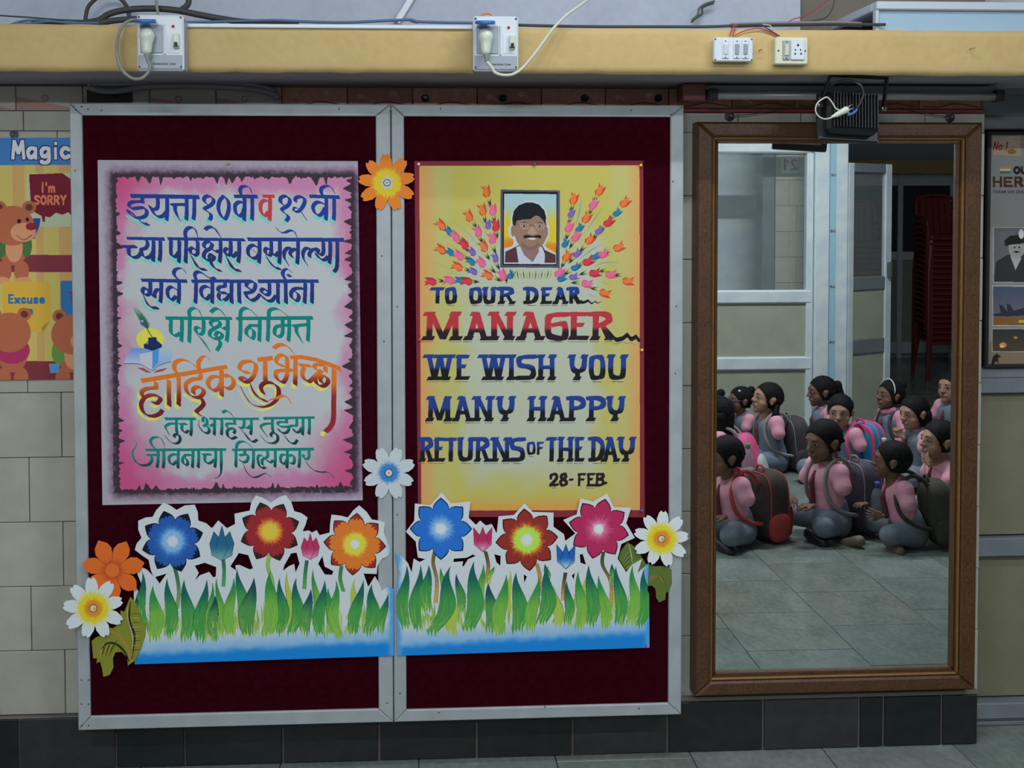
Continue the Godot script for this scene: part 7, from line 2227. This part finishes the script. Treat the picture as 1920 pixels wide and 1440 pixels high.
# a rounded bag on the back of a child; size in metres, drop is how far its foot is off the floor
func satchel(label: String, who: Node3D, drop: float, size: Vector3, tilt: float, roll: float, main: Material, side: Material, trim: Material, stripes: bool = false) -> Node3D:
	var h := size / 2.0
	var k := who.scale.x
	var xf := who.transform * Transform3D(Basis(Vector3.UP, PI) * Basis(Vector3.RIGHT, deg_to_rad(tilt)) * Basis(Vector3.BACK, deg_to_rad(roll)), Vector3(0, drop / k, -0.105 - h.z / k))
	var t := thing("backpack", label, "backpack", xf.origin, 0.0, "school backpacks among the children")
	t.transform = Transform3D(xf.basis.orthonormalized(), xf.origin)
	var st := surf(true)
	ball(st, Vector3(0, h.y, 0), h, 28, 18, 0.6)
	obj("main_compartment", st, main, t)
	st = surf(true)
	ball(st, Vector3(0, h.y * 0.62, h.z * 0.9), Vector3(h.x * 0.78, h.y * 0.5, h.z * 0.45), 24, 14, 0.6)
	obj("front_pocket", st, side, t)
	var back := t.transform.affine_inverse() * who.transform
	for s in [-1, 1]:
		st = surf(true)
		ball(st, Vector3(s * h.x * 0.9, h.y * 0.48, 0), Vector3(h.x * 0.2, h.y * 0.42, h.z * 0.72), 16, 10, 0.7)
		obj("side_pocket", st, side, t)
		# strap over the shoulder and back under the arm
		var c := PackedVector3Array()
		for q in [Vector3(s * 0.055, 0.34, -0.11), Vector3(s * 0.06, 0.405, -0.055), Vector3(s * 0.064, 0.425, 0.005), Vector3(s * 0.068, 0.385, 0.07), Vector3(s * 0.074, 0.31, 0.1), Vector3(s * 0.09, 0.21, 0.075), Vector3(s * 0.105, 0.15, 0.0), Vector3(s * 0.09, 0.12, -0.11)]:
			c.append(back * q)
		st = surf(true)
		tube(st, spline(c, 5), 0.011, 8)
		obj("strap", st, trim, t)
		# piping along the edge
		st = surf(true)
		var e := PackedVector3Array()
		for q in 15:
			var a := -0.9 + (PI + 1.8) * q / 14.0
			var cx := signf(cos(a)) * pow(absf(cos(a)), 0.6)
			var sy := signf(sin(a)) * pow(absf(sin(a)), 0.6)
			e.append(Vector3(cx * h.x * 0.93, h.y + sy * h.y * 0.95, s * h.z * 0.6))
		tube(st, spline(e, 2), 0.004, 6)
		obj("piping", st, trim, t)
	st = surf(true)
	tube(st, spline(PackedVector3Array([Vector3(-0.03, size.y * 0.97, -h.z * 0.4), Vector3(-0.02, size.y + 0.022, -h.z * 0.4), Vector3(0.02, size.y + 0.022, -h.z * 0.4), Vector3(0.03, size.y * 0.97, -h.z * 0.4)]), 4), 0.006, 6)
	obj("handle", st, trim, t)
	if stripes:
		for q in [-0.62, 0.0, 0.62]:
			st = surf(true)
			ball(st, Vector3(0, h.y * 1.0, q * h.z), Vector3(h.x * 1.03, h.y * 1.02, h.z * 0.17), 24, 14, 0.6)
			obj("stripe", st, side, t)
	return t

func bottle(label: String, bag: Node3D, half: float, cap: Color, h: float = 0.2) -> void:
	var p := bag.transform * Vector3(half, 0.1, 0)
	var q := bag.transform * Vector3(-half, 0.1, 0)
	if q.z < p.z:
		p = q
	var t := thing("water_bottle", label, "bottle", p, 0.0, "water bottles in the bags")
	var st := surf(true)
	lathe(st, [Vector2(0.0, 0.0), Vector2(0.03, 0.0), Vector2(0.033, 0.01), Vector2(0.033, h * 0.62), Vector2(0.026, h * 0.72), Vector2(0.012, h * 0.86), Vector2(0.011, h * 0.9), Vector2(0.0, h * 0.9)], Transform3D.IDENTITY, 16)
	var clear := mat(Color(0.7, 0.78, 0.8, 0.35), 0.08)
	clear.transparency = BaseMaterial3D.TRANSPARENCY_ALPHA
	obj("body", st, clear, t)
	st = surf(true)
	lathe(st, [Vector2(0.0, h * 0.86), Vector2(0.016, h * 0.86), Vector2(0.016, h * 0.985), Vector2(0.014, h), Vector2(0.0, h)], Transform3D.IDENTITY, 14)
	obj("cap", st, mat(cap, 0.4), t)

func children() -> void:
	M.skin = [mat(pc(116, 86, 68), 0.6), mat(pc(96, 70, 56), 0.6), mat(pc(134, 104, 86), 0.6)]
	for s in M.skin:
		s.subsurf_scatter_enabled = true
		s.subsurf_scatter_strength = 0.1
	M.pink_shirt = grainy(pc(172, 118, 136), pc(188, 134, 150), 0.85, 5.0, 51, 0.02, 0.2, 0.4)
	M.grey_cloth = grainy(pc(82, 92, 104), pc(98, 108, 120), 0.9, 5.0, 52, 0.02, 0.2, 0.4)
	M.maroon_cloth = mat(pc(86, 40, 50), 0.9)
	M.scarf = grainy(pc(130, 70, 96), pc(176, 120, 140), 0.9, 14.0, 53, 0.05, 0.2, 0.6)
	M.shoe = [mat(pc(24, 24, 26), 0.4), mat(pc(92, 82, 72), 0.7)]
	M.eye_white = mat(pc(112, 106, 100), 0.35)
	M.iris = mat(pc(20, 14, 12), 0.15)
	M.lips = mat(pc(110, 66, 60), 0.5)
	M.hair = grainy(pc(13, 12, 14), pc(28, 26, 28), 0.6, 9.0, 71, 0.03, 0.3, 0.8, 0.25, 0.12)
	M.hair.metallic_specular = 0.25
	M.violet_plastic = mat(pc(86, 84, 120), 0.3)
	prepare_heads()
	# front row
	var k1 := child("boy with pink shirt and a red and brown backpack", {"floor": [1392, 1030], "top": [1382, 814], "turn": -112, "lean": 10, "head": [12, 2, 0], "skin": 1, "under": 0.6})
	var k2 := child("boy with cropped hair resting his hands on his lap", {"floor": [1570, 1014], "top": [1557, 787], "turn": -108, "lean": 5, "head": [-6, 4, 0], "arms": [Vector3(-0.18, 0.21, 0.04), Vector3(-0.11, 0.205, 0.2), Vector3(0.17, 0.21, 0.07), Vector3(0.02, 0.21, 0.22)], "skin": 1, "under": 0.5})
	var k3 := child("boy turning away with shoe sole showing and olive backpack", {"floor": [1720, 1034], "top": [1704, 832], "turn": -84, "lean": 12, "head": [14, -4, 0], "arms": [Vector3(-0.175, 0.19, 0.04), Vector3(-0.15, 0.215, 0.2), Vector3(0.16, 0.2, 0.08), Vector3(0.08, 0.22, 0.22)], "grip": [Vector3(1, 0, 0), Vector3.DOWN], "skin": 1, "shoe": 1, "grow": 1.04, "under": 0.4, "ankles": [Vector3(-0.06, 0.05, 0.3), Vector3(-0.07, 0.05, 0.13)]})
	child("boy with hand at his open mouth beside the mirror frame", {"floor": [1800, 1000], "top": [1778, 787], "turn": -96, "lean": 8, "head": [0, -6, 0], "arms": [Vector3(-0.15, 0.24, 0.13), Vector3(-0.045, 0.385, 0.155), Vector3(0.17, 0.22, 0.06), Vector3(0.08, 0.17, 0.18)], "grip": [Vector3(0.4, 0, -1), Vector3.DOWN], "knees": [Vector3(-0.14, 0.25, 0.2), Vector3(0.17, 0.11, 0.2)], "ankles": [Vector3(-0.1, 0.04, 0.11), Vector3(-0.05, 0.05, 0.17)], "skin": 2, "under": 0.5})
	# second row
	var k12 := child("girl with loose hair and a pink backpack, seen from behind", {"floor": [1366, 925], "top": [1366, 744], "turn": -64, "lean": 6, "head": [20, 0, 0], "hair": "loose", "dress": true, "skin": 1, "clip": true})
	var raised := [Vector3(-0.13, 0.22, 0.12), Vector3(-0.05, 0.35, 0.15), Vector3(0.155, 0.22, 0.05), Vector3(0.06, 0.17, 0.19)]
	child("girl with violet glasses and a hand raised to her chin", {"floor": [1404, 868], "top": [1408, 724], "turn": -100, "lean": 8, "head": [0, -4, 0], "hair": "bun", "dress": true, "skin": 1, "glasses": true, "clip": true, "arms": raised, "grip": [Vector3(0.3, 0, -1), Vector3.DOWN]})
	var k10 := child("girl with braids gazing upward, dark backpack behind her", {"floor": [1456, 890], "top": [1450, 717], "turn": -98, "lean": 4, "head": [0, -14, 0], "hair": "braids", "dress": true, "skin": 2})
	var k8 := child("girl with a ponytail looking round beside the striped backpack", {"floor": [1600, 914], "top": [1590, 738], "turn": -118, "lean": 8, "head": [-32, 2, 0], "hair": "ponytail", "dress": true, "skin": 2, "gaze": 1.0})
	child("girl with clasped hands held up before her chin", {"floor": [1742, 918], "top": [1730, 741], "turn": -104, "lean": 8, "head": [-4, 4, 0], "hair": "loose", "dress": true, "skin": 2, "arms": [Vector3(-0.13, 0.2, 0.13), Vector3(-0.03, 0.35, 0.18), Vector3(0.13, 0.2, 0.13), Vector3(0.03, 0.35, 0.18)], "grip": [Vector3(1, 0, 0.1), Vector3(-1, 0, 0.1)]})
	# back row
	child("girl in profile with hair tied up before the aluminium post", {"floor": [1558, 866], "top": [1556, 706], "turn": -88, "lean": 5, "head": [0, 0, 0], "hair": "ponytail", "dress": true, "skin": 1})
	var k7 := child("girl with a white hair band and a patterned pink scarf", {"floor": [1686, 872], "top": [1680, 713], "turn": -102, "lean": 4, "head": [0, -8, 0], "hair": "bun", "dress": true, "skin": 1, "band": true, "scarf": true})
	child("girl in grey pinafore in the dark doorway by the stacked chairs", {"floor": [1798, 862], "top": [1790, 696], "turn": -112, "lean": 2, "head": [-6, -2, 0], "hair": "loose", "dress": true, "skin": 2})
	child("girl with hair in a bun almost hidden at the partition", {"floor": [1346, 876], "top": [1346, 731], "turn": -80, "lean": 6, "hair": "bun", "dress": true, "skin": 1})
	# bags
	var red := grainy(pc(132, 44, 46), pc(150, 58, 54), 0.85, 6.0, 61)
	var brown := grainy(pc(44, 36, 34), pc(58, 48, 46), 0.85, 6.0, 62)
	var plum := grainy(pc(56, 48, 64), pc(70, 62, 78), 0.8, 6.0, 63)
	var ash := mat(pc(116, 112, 112), 0.7)
	var olive := grainy(pc(44, 44, 38), pc(56, 56, 48), 0.9, 6.0, 64)
	var pink := grainy(pc(176, 60, 106), pc(190, 82, 124), 0.75, 6.0, 65)
	var cyan := mat(pc(30, 110, 150), 0.7)
	var slate := grainy(pc(48, 44, 50), pc(62, 58, 64), 0.85, 6.0, 66)
	satchel("red and brown backpack on the boy at the front", k1, 0.0, Vector3(0.24, 0.37, 0.19), 0, 0, brown, red, red)
	var b2 := satchel("plum backpack with grey piping on the cropped-hair boy", k2, 0.0, Vector3(0.22, 0.39, 0.19), 0, 0, plum, plum, ash)
	satchel("olive backpack on the boy whose shoe sole shows", k3, 0.02, Vector3(0.22, 0.33, 0.14), -8, 0, olive, olive, olive)
	var b4 := satchel("bright pink backpack on the loose-haired girl", k12, 0.03, Vector3(0.22, 0.34, 0.16), -16, 0, pink, mat(pc(150, 158, 160), 0.7), ash)
	var b5 := satchel("pink and blue striped backpack of the girl looking round", k8, 0.0, Vector3(0.24, 0.38, 0.17), -4, 0, cyan, pink, pink, true)
	satchel("dark slate backpack of the girl with braids", k10, 0.0, Vector3(0.23, 0.37, 0.17), -6, 0, slate, slate, ash)
	satchel("magenta backpack of the girl with the hair band", k7, 0.0, Vector3(0.22, 0.36, 0.14), 0, 0, pink, pink, plum)
	bottle("water bottle with blue cap in the plum backpack's pocket", b2, 0.13, pc(48, 76, 140))
	bottle("water bottle with white cap in the striped backpack's pocket", b5, 0.14, pc(180, 180, 178))
	bottle("water bottle with green cap in the bright pink backpack", b4, 0.13, pc(60, 120, 80))

# ---------------------------------------------------------------- stacked plastic chairs in the unlit room
func chairs() -> void:
	var m := mat(pc(96, 26, 36), 0.35)
	var proto := Node3D.new()
	box_obj("seat", -0.22, 0.22, 0.40, 0.425, -0.2, 0.22, m, proto, 0.01)
	box_obj("apron", -0.225, 0.225, 0.37, 0.405, -0.225, -0.195, m, proto, 0.008)
	for s in [-1, 1]:
		for f in [-1, 1]:
			var st := surf()
			var a := Vector3(s * 0.2, 0.41, f * 0.19)
			var b := Vector3(s * 0.235, 0.0, f * 0.225)
			tube(st, PackedVector3Array([a, b]), 0.03, 8, 0.019)
			obj("leg", st, m, proto)
		var arm := surf(true)
		tube(arm, spline(PackedVector3Array([Vector3(s * 0.225, 0.42, -0.19), Vector3(s * 0.245, 0.58, -0.17), Vector3(s * 0.25, 0.62, -0.05), Vector3(s * 0.235, 0.62, 0.17), Vector3(s * 0.2, 0.6, 0.23)]), 4), 0.018, 8)
		obj("arm", arm, m, proto)
	var back := surf(true)
	var pr := [Vector2(-0.2, 0.42), Vector2(-0.2, 0.76), Vector2(-0.15, 0.83), Vector2(0.0, 0.855), Vector2(0.15, 0.83), Vector2(0.2, 0.76), Vector2(0.2, 0.42)]
	var path := PackedVector3Array()
	for q in pr:
		path.append(Vector3(q.x, q.y, 0.21 + (q.y - 0.42) * 0.18))
	tube(back, spline(path, 4), 0.02, 8)
	obj("back_frame", back, m, proto)
	for k in 5:
		var x := -0.13 + k * 0.065
		var sl := surf()
		cbox(sl, Transform3D(Basis(Vector3.RIGHT, 0.18), Vector3(x, 0.62, 0.246)), Vector3(0.06, 0.42, 0.012), 0.004)
		obj("slat", sl, m, proto)
	var stacks := [[1767, 705, 7.85, 20, "tall stack seen through the open doorway"], [1608, 705, 7.75, 19, "stack seen through the door's glass"]]
	for s in stacks:
		var p := mirrored_plane(s[0], s[1], s[2])
		for i in s[3]:
			var c := proto.duplicate()
			c.name = numbered("plastic_chair")
			add_child(c, true)
			c.position = Vector3(p.x, i * 0.058, s[2])
			c.rotation.y = 0.12 if s[0] > 1700 else 0.25
			var nth: String = ["lowest", "second", "third", "fourth", "fifth", "sixth", "seventh", "eighth", "ninth", "tenth", "eleventh", "twelfth", "thirteenth", "fourteenth", "fifteenth", "sixteenth", "seventeenth", "eighteenth", "nineteenth", "twentieth"][i]
			var label := "dark red plastic chair, %s from floor in the %s" % [nth, s[4]]
			if i == 0:
				label = "lowest dark red plastic chair of the %s" % s[4]
			elif i == s[3] - 1:
				label = "topmost dark red plastic chair of the %s" % s[4]
			tag(c, label, "chair", "stacked chairs, %s" % s[4].split(" seen")[0] + (" in the doorway" if s[0] > 1700 else " behind the glass"))
	proto.free()
	# number sheet on the inner tiled wall
	var n := mirrored_plane(1481, 309, 4.93)
	var sheet_n := box_obj("number_sheet", n.x - 0.065, n.x + 0.065, n.y - 0.07, n.y + 0.07, 4.929, 4.937, M.white_plastic)
	tag(sheet_n, "white sheet with red number 21 behind the glass partition", "sign")
	text_mesh("21", 0.12, M.red, sheet_n, Transform3D(Basis(Vector3.UP, PI), Vector3(n.x, n.y, 4.9285)), true)
func _ready() -> void:
	var cam := Camera3D.new()
	cam.name = "camera"
	add_child(cam)
	cam.transform = Transform3D(turn, EYE)
	cam.projection = Camera3D.PROJECTION_FRUSTUM
	cam.near = 0.05
	cam.far = 60.0
	cam.size = 0.05 * 1440.0 / FOCAL
	cam.frustum_offset = Vector2((960.0 - CENTRE.x) / FOCAL, -(720.0 - CENTRE.y) / FOCAL) * 0.05
	cam.current = true
	var we := WorldEnvironment.new()
	we.name = "environment"
	var env := Environment.new()
	env.background_mode = Environment.BG_COLOR
	env.background_color = Color(0.0, 0.0, 0.0)
	env.tonemap_mode = Environment.TONE_MAPPER_LINEAR
	env.tonemap_exposure = 1.26
	env.sdfgi_enabled = true
	env.ssao_enabled = true
	env.ssil_enabled = true
	we.environment = env
	add_child(we)
	make_materials()
	tube_lamp(Vector3(0.8, 3.3, 1.35), false, 1.6, "lit tube lamp on the ceiling in front of the boards")
	tube_lamp(Vector3(2.6, 3.3, 2.9), false, 4.8, "lit tube lamp on the ceiling over the children")
	tube_lamp(Vector3(-1.2, 3.3, 2.9), false, 2.6, "lit tube lamp on the ceiling away from the children")
	tube_lamp(Vector3(-0.6, 2.75, 4.65), true, 3.0, "unseen tube lamp added as frontal fill on the white panel above the glass partition")  # unseen lamp added to fill the wall with frontal light
	back_wall()
	rest_of_room()
	boards()
	mirror()
	wish_poster()
	birthday_poster()
	meadow_cutouts()
	loose_flowers()
	ledge_things()
	side_posters()
	children()
	chairs()
